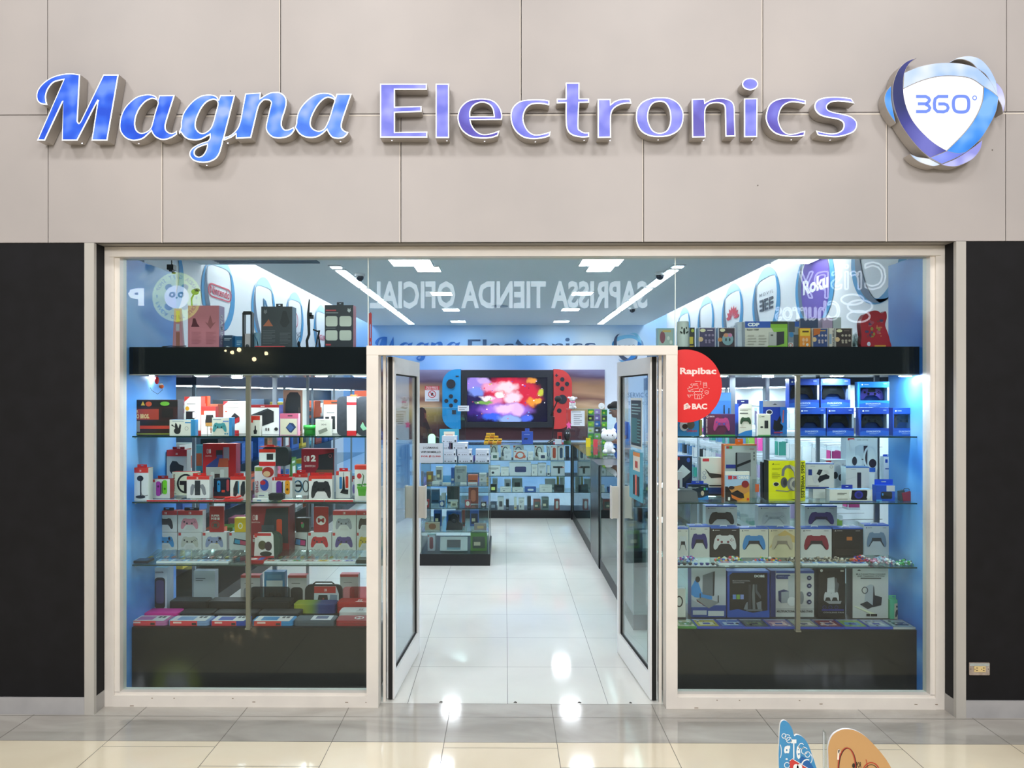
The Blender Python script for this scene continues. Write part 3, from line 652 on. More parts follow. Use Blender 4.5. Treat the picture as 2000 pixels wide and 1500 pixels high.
# ================================================================ product kit
def decal(mb, x0, x1, z0, z1, y, dec):
    """printed shapes on a front face, given in 0..1 face coordinates"""
    W_, H_ = x1-x0, z1-z0
    U = lambda u: x0+u*W_
    V = lambda v: z0+v*H_
    for k, d in enumerate(dec):
        yy = y-.0004*(k+1) if k < 12 else y-.0052
        t = d[0]
        if t == 'r': mb.add([(U(d[1]), yy, V(d[2])), (U(d[3]), yy, V(d[2])), (U(d[3]), yy, V(d[4])), (U(d[1]), yy, V(d[4]))], [(0, 1, 2, 3)], M(d[5], .4))
        elif t == 'rr': mb.flat([rrect(U(d[1]), V(d[2]), U(d[3]), V(d[4]), d[6]*W_ if len(d) > 6 else .1*W_, 4)], yy, M(d[5], .4))
        elif t == 'e': mb.flat([ell(U(d[1]), V(d[2]), d[3]*W_, d[4]*H_, 18)], yy, M(d[5], .4))
        elif t == 'ring':
            a = ell(U(d[1]), V(d[2]), d[3]*W_, d[4]*H_, 22); mb.flat([a, inset(a, d[5]*W_)], yy, M(d[6], .4))
        elif t == 'p': mb.flat([[(U(a), V(b)) for a, b in d[1]]], yy, M(d[2], .4))
        elif t == 't': put_text(mb, d[1], U(d[2]), V(d[3]), U(d[4]), V(d[5]), yy, M(d[6], .4), d[7] if len(d) > 7 else .02)
        elif t == 'tr': put_text(mb, d[1], U(d[2]), V(d[3]), U(d[4]), V(d[5]), yy, M(d[6], .4), .02, rot=True)
        elif t == 'td': put_text(mb, d[1], U(d[2]), V(d[3]), U(d[4]), V(d[5]), yy, M(d[6], .4), .02, rot='dn')
        elif t == 'ln':
            n = d[5]
            for i in range(n):
                z = d[2]+(d[4]-d[2])*(i+.2)/n; e = d[3] if i % 3 else d[3]-(d[3]-d[1])*.25
                mb.add([(U(d[1]), yy, V(z)), (U(e), yy, V(z)), (U(e), yy, V(z+(d[4]-d[2])/n*.42)), (U(d[1]), yy, V(z+(d[4]-d[2])/n*.42))], [(0, 1, 2, 3)], M(d[6], .4))
        elif t == 'ncl':   # paired controller logo mark
            a, b, w, h, c_l = U(d[1]), V(d[2]), d[3]*W_, d[3]*W_, d[4]
            l = rrect(a, b, a+w*.42, b+h, w*.15, 3); mb.flat([l, inset(l, w*.09)], yy, M(c_l, .4)); mb.flat([rrect(a+w*.54, b, a+w*.96, b+h, w*.15, 3)], yy, M(c_l, .4))
        elif t == 'pad': pad(mb, U(d[1]), V(d[2]), U(d[3]), V(d[4]), yy, *d[5:])
PADL = [(.14, .95), (.3, 1), (.36, .93), (.64, .93), (.7, 1), (.86, .95), (.95, .68), (1, .3), (.99, .08), (.93, 0), (.85, .06), (.76, .3), (.68, .4), (.32, .4), (.24, .3), (.15, .06), (.07, 0), (.01, .08), (0, .3), (.05, .68)]
def pad(mb, x0, z0, x1, z1, y, col, grip=None, dots='#222326', center=None):
    q = [(x0+a*(x1-x0), z0+b*(z1-z0)) for a, b in PADL]
    mb.prism([q], y-.0012, y-.0002, M(col, .4)); yy = y-.0014; w, h = x1-x0, z1-z0
    if grip: mb.flat([[(x0+a*w, z0+b*h) for a, b in ((.27, .62), (.73, .62), (.76, .42), (.9, .06), (.86, .05), (.76, .28), (.68, .4), (.32, .4), (.24, .28), (.14, .05), (.1, .06), (.24, .42))]], yy, M(grip, .5))
    if center: mb.flat([rrect(x0+.34*w, z0+.68*h, x0+.66*w, z0+.93*h, .04*w)], yy-.0002, M(center, .4))
    if dots:
        for a, b, r in ((.36, .52, .055), (.64, .52, .055), (.8, .72, .022), (.86, .64, .022), (.8, .58, .022), (.74, .64, .022), (.2, .66, .05)): mb.flat([ell(x0+a*w, z0+b*h, r*w, r*w, 10)], yy-.0005, M(dots, .4))
_n_prod = []
def carton(name, x0, x1, yt, Y, zb, label, cat='box', d=.06, front='#eceae6', side=None, top=None, dec=(), tab=None, group=None, wind=None, name2=None, rz=0.0, tabp=(.2, .8, .012), h=None, sdec=None):
    """a boxed product: seen between pixel columns x0..x1 with its top at pixel row yt, front face at depth Y, standing at height zb"""
    X0, X1 = PXx(x0, Y)+.0006, PXx(x1, Y)-.0006
    hh = h or (PXz((x0+x1)/2, yt, Y)-zb); w = X1-X0
    sd = M(side or front, .45); tp = M(top or side or front, .45)
    mb = MB(); mb.box(-w/2, w/2, 0, d, 0, hh, sd, front=M(front, .38), top=tp)
    decal(mb, -w/2, w/2, 0, hh, 0, dec)
    if sdec:   # print on the side face towards the aisle
        s_, col = sdec; xs = w/2 if x0 < 986 else -w/2
        T = Matrix(((0, 1 if xs > 0 else -1, 0, xs+(.0004 if xs > 0 else -.0004)), (1, 0, 0, 0), (0, 0, 1, 0), (0, 0, 0, 1)))
        put_text(mb, s_, d*.25, hh*.1, d*.75, hh*.8, 0, M(col, .4), .01, T, rot='dn')
    o = mb.build(name, loc=((X0+X1)/2, Y, zb+.0008), rz=rz)
    tag(o, label, cat, group)
    if tab:
        a, b, th = tabp; tx0, tx1 = -w/2+a*w, -w/2+b*w; th2 = th*1.6
        m2 = MB(); hz = hh+th2*.55; q = rrect(tx0, hh, tx1, hh+th2, .003, 3); sl = rrect(tx0+(tx1-tx0)*.36, hz-.0022, tx0+(tx1-tx0)*.64, hz+.0032, .002, 2)
        m2.prism([q, sl], d*.4, d*.4+.0012, M(tab, .4)); m2.build('hang_tab', o)
    return o
def swbox(top='#d8272f'): return [('r', 0, .86, 1, 1, top), ('ncl', .44, .89, .11, '#f4d9d6')]
def scard(*a): return a
# ================================================================ left window display
Y1, Y2, Y3, Y4 = 4.59, 4.73, 4.88, 5.01
DB = 5.12
POST = M('#9b9080', .35, .6); POSTR = M('#8d939b', .35, .5)
LZ = (0.41, .799, 1.187, 1.595)
def display(side, x0, x1, LZv, zc0, zc1, led, fposts, rposts):
    t = empty('display_plinth', ((x0+x1)/2, 4.82, 0), 'black plinth under the %s window display' % side, 'plinth')
    MB().box(x0-(x0+x1)/2, x1-(x0+x1)/2, -.27, .30, 0, LZv[0], noise_mat('black_laminate_'+side, [(0.3, '#101112'), (0.7, '#151617')], 4, .4, spec=.3)).build('body', t)
    t = empty('display_canopy', ((x0+x1)/2, 4.82, zc0), 'black canopy box over the %s window display' % side, 'canopy')
    xc = (x0+x1)/2; MB().box(x0-xc, x1-xc, -.30, .30, 0, zc1-zc0, M('#1b1f23', .12)).build('body', t)
    mb = MB().box(x0-xc, x1-xc, -.302, -.300, 0, .006, ALU); mb.build('lower_edge', t)
    for px, py, nm in led:
        y = (zc0-H)*F/(CY-py); y = min(max(y, 4.572), 5.0); x = PXx(px, y)
        l = empty('puck_light', (x, y, zc0-.004), nm, 'display light', 'puck lights under the window canopies')
        MB().cyl(0, 0, 0, .0038, .046, M('#d9dcde', .3, .5), 24).build('bezel', l); MB().cyl(0, 0, -.003, -.0002, .034, M('#f4f8ff', .5, 0, 420), 20).build('lens', l)
    for k, z in enumerate(LZv[1:]):
        mb = MB(); mb.box(x0+.004, x1-.004, 4.545, 5.11, z-.008, z, GLASS_SHELF); mb.box(x0+.004, x1-.004, 4.5440, 4.5449, z-.008, z, GLASS_EDGE)
        for xx in (x0+.012, x1-.012): mb.cyl(xx, 4.57, z-.016, z-.0085, .006, M('#e8ecec', .2, .6), 8)
        tag(mb.build('glass_shelf', origin=((x0+x1)/2, 4.82, z)), '%s glass shelf of the %s window display' % (['lowest', 'middle', 'top'][k], side), 'shelf')
    for k, (px, wpx) in enumerate(fposts):
        x = PXx(px, 4.515); w = wpx/F*4.515/2
        MBq = MB().box(x-w, x+w, 4.506, 4.53, LZv[0]+.01, zc0-.001, POST).box(x-w*1.9, x+w*1.9, 4.500, 4.535, zc0-.006, zc0-.0005+.004*0, POST).box(x-w*1.3, x+w*1.3, 4.500, 4.535, LZv[0]-.03+.03+.001, LZv[0]+.010, POST)
        tag(MBq.build('shelf_post', origin=(x, 4.515, LZv[0])), 'brass-grey front post in the middle of the %s window display' % side, 'post')
    for px, wpx, nm in rposts:
        x = PXx(px, DB+.01); w = wpx/F*DB/2
        tag(MB().box(x-w, x+w, DB+.0, DB+.02, LZv[0]-.01*0, zc0-.001, POSTR).build('shelf_post', origin=(x, DB, 0.4)), nm, 'post')
dx0, dx1 = GX0+.006, jl1-.04
display('left', dx0, dx1, LZ, 1.971, 2.145, [(290, 735, 'puck light farthest left under the left canopy'), (394, 733, 'puck light under the left canopy above the red-cornered carton'), (463, 738, 'rear puck light under the left canopy'), (628, 733, 'puck light under the left canopy above the green tin'), (703, 733, 'puck light nearest the door under the left canopy')],
        [(485, 8)], [(320, 16, 'wide grey rear post at the left end of the left window display'), (537, 8, 'thin grey rear post in the middle of the left window display'), (601, 5, 'thinnest rear post of the left window display')])
st(MB().box(dx1+.004, dx1+.010, 4.52, 5.11, LZ[0], 1.97, GLASS).build('window_4'))
g1 = 'boxed accessories in the left window'
RED = '#d8272f'; CR = '#eeebe4'; BLK = '#26272b'
W2 = [('r', 0, .86, 1, 1, RED), ('ncl', .44, .895, .11, '#f6dcd8')]
Z = LZ[3]
# ---- top shelf
carton('console_box', 245, 347, 781, 4.62, Z, 'wide dark red console carton with blocky cream lettering, top shelf far left', d=.09, front='#3a2220', side='#2b2a30', top='#7a6a5c', dec=[
 ('r', 0, .80, 1, .97, '#1f1c1a'), ('r', .02, .44, .64, .74, '#b3402a'), ('t', 'SUPER', .06, .62, .25, .71, '#f0c98a'), ('t', 'MARIO BROS.', .06, .47, .46, .60, '#f0c98a', .05),
 ('r', .02, .10, .28, .40, '#9a938c'), ('r', .28, .18, .95, .27, '#c9402c'), ('r', .28, .29, .95, .39, '#2a211c'), ('e', .45, .88, .06, .07, '#d8572a'), ('e', .76, .89, .09, .06, '#6fae3c'), ('p', [(.3, .84), (.34, .96), (.38, .84)], '#e7b33c'), ('e', .1, .88, .06, .05, '#e0923a'), ('r', .70, .50, .92, .76, '#231e1c'), ('r', 0, .02, 1, .06, '#8b8d3a')])
carton('grip_box', 331, 382, 820, Y1-.01+.0, Z, 'white carton with dark hand grips and blue right edge, top shelf', front='#eeeae0', side='#3d8fc9', d=.04, dec=[('r', .82, 0, 1, 1, '#3b8ec6'), ('p', [(.06, .65), (.2, .52), (.3, .3), (.42, .3), (.45, .65), (.4, .75), (.34, .45), (.28, .75), (.22, .8), (.2, .55), (.1, .72)], '#2c2b2e'), ('e', .3, .3, .13, .2, '#2c2b2e'), ('ln', .1, .88, .7, .93, 1, '#5f8fb3'), ('r', .6, .78, .82, .86, '#4a90c4'), ('ring', .66, .45, .07, .12, .012, '#8a8a88')])
carton('charger_box', 393, 421, 794, Y2-.02, Z, 'white and red carton with a black power adapter on it, top shelf', front=CR, side=RED, d=.05, dec=[('r', 0, .84, 1, 1, '#d6322d'), ('r', 0, .70, .2, .84, '#d8452f'), ('p', [(.28, .48), (.35, .70), (.85, .70), (.9, .3), (.3, .3)], '#2c2624'), ('p', [(.3, .3), (.9, .3), (.88, .42), (.32, .42)], '#a9793f'), ('r', .42, 0, .46, .3, '#6b4a2e'), ('r', .66, .05, .72, .28, '#8a5a3a'), ('e', .69, .2, .07, .06, '#b06a48')])
carton('accessory_box', 360, 392.5, 775, Y3-.05, Z, 'tall white carton with a red top-left corner and yellow star, top shelf', front='#ece7df', side='#c9463a', d=.07, dec=[('p', [(0, 1), (.35, 1), (0, .86)], '#cf3a35'), ('ln', .15, .78, .85, .84, 1, '#9a9690'), ('e', .18, .68, .12, .06, '#e9a92e'), ('r', .1, .38, .62, .60, '#2c2b2c'), ('r', .5, .42, .85, .58, '#f4f2ee'), ('r', 0, .0, 1, .08, '#c23a32'), ('ring', .6, .5, .17, .09, .012, '#333')])
carton('accessory_box', 393, 405, 774, Y4-.1, Z, 'narrow orange-red carton behind the charger carton, top shelf', front='#dd4a2c', d=.05, dec=[('r', .3, .5, .7, .8, '#efe2d4')])
carton('controller_box', 414, 453, 816, Y1, Z, 'small carton with a turquoise gamepad and blue edge, top shelf', front='#efeadd', side='#3f93cf', d=.05, dec=[('r', .86, 0, 1, 1, '#3b8fd0'), ('ln', .05, .86, .6, .93, 1, '#5a7f9c'), ('r', .55, .76, .84, .83, '#7f9bd0'), ('pad', .04, .2, .74, .72, '#4a9ba3', None, '#28323a'), ('rr', .62, .06, .72, .14, '#3f8fb0'), ('rr', .74, .06, .83, .14, '#3f8fb0')])
carton('wallet_box', 436, 483, 784, Y3-.04, Z, 'white carton with black and red folded case printed on it, top shelf', front='#ebe6dc', d=.08, side='#d6d1c8', dec=[('p', [(0, 1), (.22, 1), (0, .87)], '#c8343a'), ('ln', .4, .92, .68, .95, 1, '#555'), ('ln', .07, .76, .65, .82, 2, '#8a867f'), ('r', .08, .66, .16, .70, '#d2532f'), ('p', [(.34, .53), (.48, .64), (.68, .52), (.66, .35), (.4, .28)], '#2b282b'), ('p', [(.4, .42), (.68, .52), (.68, .38), (.36, .24)], '#a8252b'), ('r', .35, 0, .66, .1, '#b9272b')])
carton('dock_box', 489, 545, 791, Y2, Z, 'big white carton with red top and black console dock, top shelf centre', front='#e8e5e2', side='#5a5a96', d=.09, top='#b2242a', dec=[('r', 0, .91, 1, 1, '#a5262a'), ('r', .36, .935, .5, .96, '#e8c8c4'), ('p', [(.02, .66), (.6, .88), (.82, .78), (.82, .42), (.3, .24), (.1, .3)], '#25282c'), ('p', [(.02, .66), (.6, .88), (.64, .84), (.08, .60)], '#3c4046'), ('r', .53, .12, .57, .22, '#2c2c30'), ('r', .62, .12, .66, .22, '#2c2c30'), ('rr', .84, .12, .97, .24, '#2c2c30')])
carton('charger_box', 489.5, 508, 812, Y1, Z, 'small white carton with red header and car charger, top shelf beside the post', front='#efeae0', side='#cdc8c0', d=.04, dec=[('r', 0, .78, 1, .99, '#dc3a2a'), ('r', 0, .65, .25, .78, '#d83228'), ('p', [(.35, .08), (.3, .25), (.42, .3), (.44, .5), (.56, .5), (.58, .3), (.7, .25), (.64, .08)], '#26262a')])
carton('adapter_box', 546.5, 583, 808, Y1+.01, Z, 'pink and cream carton with a blue tilted cube, top shelf', front='#e9b2c6', side='#e489a6', top='#e489a6', d=.04, dec=[('r', 0, .78, 1, 1, '#e46f95'), ('r', .42, .88, .68, .92, '#2c2c34'), ('r', .03, .04, .92, .76, '#efe4cf'), ('p', [(.32, .36), (.52, .58), (.72, .56), (.88, .38), (.62, .12), (.5, .16)], '#31456f'), ('p', [(.36, .38), (.56, .55), (.76, .36), (.58, .18)], '#4a68a8')])
carton('bag_box', 553, 591, 762, Y3, Z, 'tall brown window carton holding a black bag, top shelf', front='#8d6a5c', side='#f2f2ee', d=.10, dec=[('p', [(.1, .05), (.1, .7), (.2, .88), (.35, .95), (.75, .95), (.9, .85), (.93, .05)], '#232529'), ('r', .8, .1, .84, .6, '#4c4340'), ('r', .02, .2, .09, .8, '#5e443b')])
t = empty('green_tin', (PXx(605, 4.66), 4.67, Z+.0008), 'plain round green tin with a wide rim, top shelf', 'tin')
r_ = 13/F*4.66; MB().lathe([(0, 0), (r_*.88, 0), (r_*.88, .034), (r_*.86, .036)], M('#2f9a3c', .35)).build('body', t); MB().lathe([(r_*.88, .036), (r_, .036), (r_, .062), (r_*.9, .062), (r_*.85, .056), (0, .056)], M('#35a844', .35)).build('rim', t)
carton('console_box', 616, 646, 819, Y1, Z, 'small cream carton with a grey handheld pictured, top shelf', front='#ece9de', side='#d8d5ca', d=.05, dec=[('t', '3DS', .38, .63, .72, .72, '#4a4c4c'), ('ln', .34, .88, .66, .93, 1, '#666'), ('p', [(.18, .3), (.72, .5), (.82, .3), (.27, .08)], '#8b8d83'), ('r', .05, .76, .95, .765, '#cfcabc')])
carton('headphone_box', 632, 662, 782, Y3, Z, 'white carton with an orange header and dark earpieces, top shelf', front='#e9e6e0', side='#dcd8d2', d=.07, dec=[('r', 0, .87, 1, 1, '#e0522c'), ('r', .5, .9, .98, .95, '#333'), ('r', .1, .12, .36, .5, '#222428'), ('r', .5, .12, .76, .52, '#222428'), ('ln', .2, .6, .9, .66, 1, '#777')], tab=None)
# two black cases with a white and red sleeve
for i, (a, b_, lab) in enumerate(((658, 696, 'black rounded carrying case with a white and red sleeve, top shelf near the door'), (697.5, 727, 'black rounded case with a small green fox badge, top shelf at the door post'))):
    Yc = 4.62; X0, X1 = PXx(a, Yc), PXx(b_, Yc); hh = PXz(690, 775, Yc)-Z; w = X1-X0
    t = empty('carrying_case', ((X0+X1)/2, Yc, Z+.001), lab, 'case')
    MB().rbox(-w/2, w/2, 0, .07, 0, hh, .028, noise_mat('black_case_fabric', [(0.3, '#22262e'), (0.7, '#30343d')], 30, .55)).rbox(-w/2-.001, w/2+.001, .033, .037, -.0005, hh+.001, .028, M('#0f1114', .4)).build('shell', t)
    if i == 0:
        m2 = MB(); x0 = w*.02; x1 = w*.50
        for z0, z1, cc in ((0, .12, '#c8262c'), (.12, .78, '#eceae8'), (.78, .86, '#d2262e'), (.86, 1.0, '#efe3da')): m2.box(x0, x1, -.003, -.0005, hh*z0, hh*z1, M(cc, .4))
        m2.box(x0, x1, -.003, .072, hh+.0008, hh+.003, M('#e2562c', .4)); m2.box(x0+.02, x1, .0, .05, hh+.003, hh+.012, M('#e2562c', .4)); m2.build('paper_sleeve', t)
    else:
        MB().flat([[(-.028, .055), (-.012, .085), (.0, .06), (.018, .04), (-.01, .03)]], -.0008, M('#8fc7a4', .4)).flat([[(-.03, .07), (-.012, .10), (.004, .07)]], -.0004, M('#3a1f24', .4)).build('badge', t)
carton('cable_box', 692, 727, 763, Y4-.03, Z, 'orange-topped pale carton behind the black cases, top shelf', front='#e8ded2', side='#e2562c', d=.06, dec=[('r', 0, .86, 1, 1, '#e2562c')])
# hanging charms and string
mb = MB(); X = PXx(290, 4.8)
mb.tube([(X, 4.8, 1.965), (X, 4.8, 1.93), (X+.02, 4.8, 1.88), (X+.06, 4.8, 1.855), (X+.09, 4.8, 1.88), (X+.09, 4.8, 1.93)], .0012, M('#2a2a2e', .6), 5)
mb.ball(X+.055, 4.8, 1.945, .014, .012, .026, M('#e2232f', .4), 6); mb.ball(X+.085, 4.8, 1.905, .016, .012, .014, M('#ef6a2c', .4), 6); mb.ball(X+.08, 4.8, 1.918, .015, .012, .009, M('#f4f0ee', .4), 6)
tag(mb.build('hanging_charm', origin=(X, 4.8, 1.965)), 'red and orange charms hanging on a looped cord at the upper left', 'charm')
mb = MB(); X = PXx(289, 4.98)
mb.tube([(X, 4.98, 1.962), (X, 4.98, 1.90)], .001, M('#d8c8e0', .6), 5); mb.ball(X, 4.98, 1.872, .016, .012, .022, M('#d23ca8', .4), 6); mb.ball(X, 4.98, 1.84, .02, .014, .018, M('#c43aa6', .4), 6); mb.cyl(X, 4.98, 1.822, 1.828, .034, M('#f0f2f8', .4), 16)
tag(mb.build('hanging_ornament', origin=(X, 4.98, 1.962)), 'magenta hanging ornament over a white disc, upper left of the left window', 'ornament')
# ---- second shelf
Z = LZ[2]
carton('webcam_box', 258, 290, 914, Y1, Z, 'tall white carton with a red top and a stand camera, second shelf far left', front='#ecebe8', side='#e4e2de', top='#c8252b', d=.06, tab='#cc2a2c', dec=[('r', 0, .85, 1, 1, '#dc3a2c'), ('ncl', .44, .88, .12, '#f4d0c8'), ('e', .5, .68, .20, .085, '#242428'), ('e', .42, .68, .12, .07, '#303036'), ('r', .50, .14, .57, .62, '#2c2c30'), ('e', .52, .12, .30, .05, '#303238'), ('p', [(.57, .3), (.6, .2), (.75, .16), (.98, .18), (.98, .165), (.74, .145), (.58, .19)], '#555')])
carton('joycon_box', 298, 332, 936, Y2-.03, Z, 'carton with a magenta and a green controller half, second shelf left', front='#dcd9dc', side='#a02e32', top='#8a2024', d=.06, tab='#8e2226', dec=[('r', -.0, .84, .13, .98, '#c02e2e'), ('rr', .2, .12, .46, .88, '#a83ea8', .1), ('rr', .58, .22, .84, .95, '#6fc22c', .1), ('r', .46, .2, .52, .8, '#2a2a30'), ('r', .54, .25, .58, .88, '#2f3a24'), ('e', .33, .62, .06, .06, '#5a1f5c'), ('e', .71, .5, .06, .06, '#3a6a14')])
carton('controller_box', 325.5, 365, 879, Y4, Z, 'tall grey-white carton with a red top and black grip, second shelf back', front='#b9b7b8', side='#a9a7a8', top='#a92026', d=.07, tab='#a92026', dec=[('r', 0, .85, 1, 1, '#c42c2a'), ('ncl', .44, .88, .1, '#e8c8b8'), ('p', [(.15, .5), (.15, .62), (.28, .74), (.5, .73), (.62, .66), (.85, .62), (.82, .5), (.9, .3), (.6, .3), (.3, .4)], '#2c2c30'), ('p', [(.2, .3), (.5, .45), (.9, .3)], '#2c2c30')])
carton('wheel_box', 336, 385, 922, Y3-.04, Z, 'cream carton picturing a black steering wheel, second shelf', front='#ded9c6', side='#cfcab6', top='#c42a2a', d=.06, dec=[('ring', .55, .5, .36, .42, .075, '#26262a'), ('r', .3, .44, .8, .62, '#26262a'), ('r', .48, .1, .62, .5, '#26262a'), ('ln', .03, .06, .22, .10, 1, '#5a5a50'), ('tr', 'RACING', .04, .2, .12, .9, '#7a3a38')])
carton('grip_box', 364.5, 409, 931, Y1+.01, Z+.014, 'white carton with a grey controller grip and red top, second shelf front', front='#e9e5e8', side='#d9d5d8', top='#c42a2c', d=.06, tab='#d4302e', dec=[('r', 0, .86, 1, 1, '#da3a36'), ('ncl', .42, .88, .09, '#f4d0c8'), ('r', .36, .15, .60, .82, '#33353c'), ('p', [(.36, .62), (.24, .66), (.17, .5), (.16, .18), (.22, .14), (.29, .2), (.33, .45), (.36, .5)], '#8a8a94'), ('p', [(.6, .62), (.72, .66), (.82, .5), (.87, .2), (.8, .14), (.72, .2), (.65, .45), (.6, .5)], '#8a8a94')])
carton('console_box', 396, 461, 867, Y4-.01, Z, 'large red carton showing a white handheld console, second shelf back', front='#c5282e', side='#b03a56', top='#e08a86', d=.085, dec=[('ncl', .12, .80, .13, '#f1e4e0'), ('t', 'SWITCH', .08, .73, .27, .76, '#f1d0cc'), ('r', .40, .74, .60, .87, '#3b3640'), ('r', .42, .70, .60, .77, '#50589a'), ('r', .62, .66, .80, .93, '#9a93a8'), ('p', [(.1, .54), (.4, .70), (.78, .70), (.78, .5), (.1, .5)], '#3b4a8e'), ('p', [(.45, .5), (.5, .70), (.78, .70), (.78, .5)], '#c0563c'), ('r', .1, .1, .78, .52, '#c9c5c2'), ('r', .36, .12, .52, .38, '#4a3b3c'), ('rr', .24, .12, .35, .42, '#e6e4e2', .03), ('rr', .53, .12, .65, .47, '#e6e4e2', .03), ('e', .60, .28, .03, .02, '#3c3c40')])
carton('joycon_box', 417, 449, 935, Y2-.02, Z+.0, 'dark navy carton with a blue and a red controller half, second shelf', front='#1c2030', side='#14161f', top='#2a2e3a', d=.06, dec=[('rr', .22, .32, .42, .9, '#2f86c0', .08), ('rr', .80, .35, .97, .95, '#b8434c', .08), ('r', .5, .3, .7, .42, '#d8402e'), ('r', 0, .02, 1, .1, '#b8302c'), ('e', .32, .72, .05, .05, '#163a5a')])
carton('strap_box', 449.5, 480, 931, Y1+.015, Z+.002, 'white carton with red top and dark striped straps, second shelf by the post', front='#e9e6e2', side='#dcd8d4', top='#c62c2c', d=.055, tab='#c62c2e', dec=[('r', 0, .86, 1, 1, '#d63632'), ('p', [(.2, .2), (.2, .5), (.35, .8), (.5, .82), (.5, .3), (.35, .15)], '#2a3038'), ('p', [(.5, .3), (.52, .8), (.58, .8), (.58, .25)], '#3f9fc2'), ('p', [(.66, .2), (.68, .6), (.8, .8), (.95, .8), (.98, .3), (.85, .15)], '#2a3038')])
for i, (a, b_) in enumerate(((286.5, 349), (350, 384.5), (385.5, 416.5), (417.5, 447))):
    X0, X1 = PXx(a, 4.56), PXx(b_, 4.56); X0 += .0005; X1 -= .0005
    o = MB().box(-(X1-X0)/2, (X1-X0)/2, 0, .025, 0, .009, M('#d8d2cf', .35), front=M('#cb3038', .4), top=M('#cfcbd0', .25)).build('flat_case', loc=((X0+X1)/2, 4.558, Z+.001))
    tag(o, 'flat red-edged case, %s from left along the second shelf edge' % ['first', 'second', 'third', 'fourth'][i], 'game case', 'flat cases on the second shelf')
t = empty('strap_tray', (PXx(454, 4.56), 4.60, Z+.001), 'open red tray with a curled red strap, second shelf beside the post', 'tray')
# shallow tray
MB().rbox(-.055, .055, -.045, -.005, 0, .014, .006, M('#cf2c30', .35), axis='y').build('body', t)
MB().tube([(-.05, -.03, .02), (-.02, -.03, .026), (.02, -.03, .024), (.05, -.03, .034)], .006, M('#e03a36', .35)).build('strap', t)
carton('book_box', 497, 536, 911, Y3-.04, Z, 'pale red and blue picture carton beside the post, second shelf', front='#dccbd0', side='#c8b6ba', d=.07, dec=[('r', .03, .84, .4, .97, '#7a8a3a'), ('e', .68, .80, .30, .18, '#a8322e'), ('e', .62, .74, .18, .10, '#e0b08a'), ('e', .5, .36, .22, .2, '#3a4ea0'), ('e', .42, .44, .14, .08, '#c0303a'), ('tr', 'BIG', .05, .1, .2, .5, '#b06a78')])
t = empty('carrying_case', (PXx(535, 4.86), 4.86, PXz(535, 911, 4.86)+.002), 'black zip case wrapped in a white and red band, stacked on the picture carton', 'case')
w = PXx(564, 4.86)-PXx(507, 4.86); hh = PXz(535, 874, 4.86)-PXz(535, 911, 4.86)
MB().rbox(-w*.42, w/2, 0, .07, 0, hh, .03, M('#24272b', .6), n=5).build('shell', t)
m2 = MB().box(-w/2, w*.06, -.004, -.0005, 0, hh*.86, M('#eceae8', .4)); m2.box(-w/2, w*.06, -.0046, -.004, 0, hh*.24, M('#c82a2a', .4)); m2.box(-w/2, w*.06, -.0046, -.004, hh*.72, hh*.9, M('#e03a28', .4)); m2.box(-w*.24, 0-w*.02, -.005, -.0046, hh*.34, hh*.66, M('#2c2c30', .4)); m2.box(-w*.5, w*.06, -.004, .072, hh+.001, hh+.004, M('#e03a28', .4)); m2.box(-w*.3, -w*.05, .03, .04, hh+.004, hh+.014, M('#d8302a', .4)); m2.build('paper_band', t)
carton('small_card', 503, 524, 962, Y2, Z, 'small white card box with blue script, second shelf', front='#ebeae6', d=.03, dec=[('ln', .1, .3, .8, .6, 1, '#3a4a9a')])
carton('booklet', 493, 522, 974, 4.56, Z, 'white booklet lying flat at the second shelf edge right of the post', front='#e9e6e4', d=.028, dec=[('r', .3, .2, .6, .6, '#7aa0c8')])
o = MB().rbox(-.046, .046, 0, .04, 0, .042, .01, M('#1d1f22', .5)).box(-.05, .05, -.002, .042, .03, .035, M('#2a2c30', .5)).build('soft_pouch', loc=(PXx(539, 4.62), 4.62, Z+.001)); tag(o, 'small black soft pouch on the second shelf right of the post', 'pouch')
carton('joycon_box', 531.5, 571, 933, Y2-.01, Z, 'white carton with a purple and an orange controller half, second shelf', front='#dedbde', side='#e4e0dc', top='#b9242a', d=.06, tab='#c8282c', dec=[('r', -.0, .86, .1, 1, '#c83432'), ('r', .13, .86, 1, 1, '#cc2e2c'), ('rr', .2, .18, .48, .83, '#6a3a9a', .12), ('r', .48, .22, .54, .8, '#2c2c2c'), ('rr', .64, .18, .88, .86, '#e8961e', .1), ('e', .76, .42, .06, .06, '#6a4210'), ('e', .76, .66, .04, .03, '#6a4210')])
carton('wheel_box', 571.5, 601, 925, Y3-.04, Z, 'carton picturing two small blue and black steering wheels, second shelf', front='#e2dfe2', side='#d4d0d2', top='#bb2228', d=.06, tab='#c8282c', dec=[('r', 0, .82, 1, 1, '#d0302c'), ('ncl', .4, .86, .12, '#f0c8c0'), ('ring', .34, .42, .28, .27, .07, '#23262c'), ('ring', .38, .42, .29, .28, .035, '#2f86bc'), ('ring', .88, .42, .22, .27, .06, '#23262c'), ('r', .2, .4, .55, .5, '#23262c')])
carton('controller_box', 603, 649, 930, Y1+.035, Z+.0, 'white carton with a large black pro gamepad and red top, second shelf', front='#e9e3e4', side='#dcd6d4', top='#d0322c', d=.06, tab='#c8282a', tabp=(.04, .96, .012), dec=[('r', .0, .88, 1, 1, '#d8382e'), ('r', -.0, .80, .12, .96, '#d04038'), ('pad', .10, .08, .95, .80, '#2b2b30', None, '#17181b')])
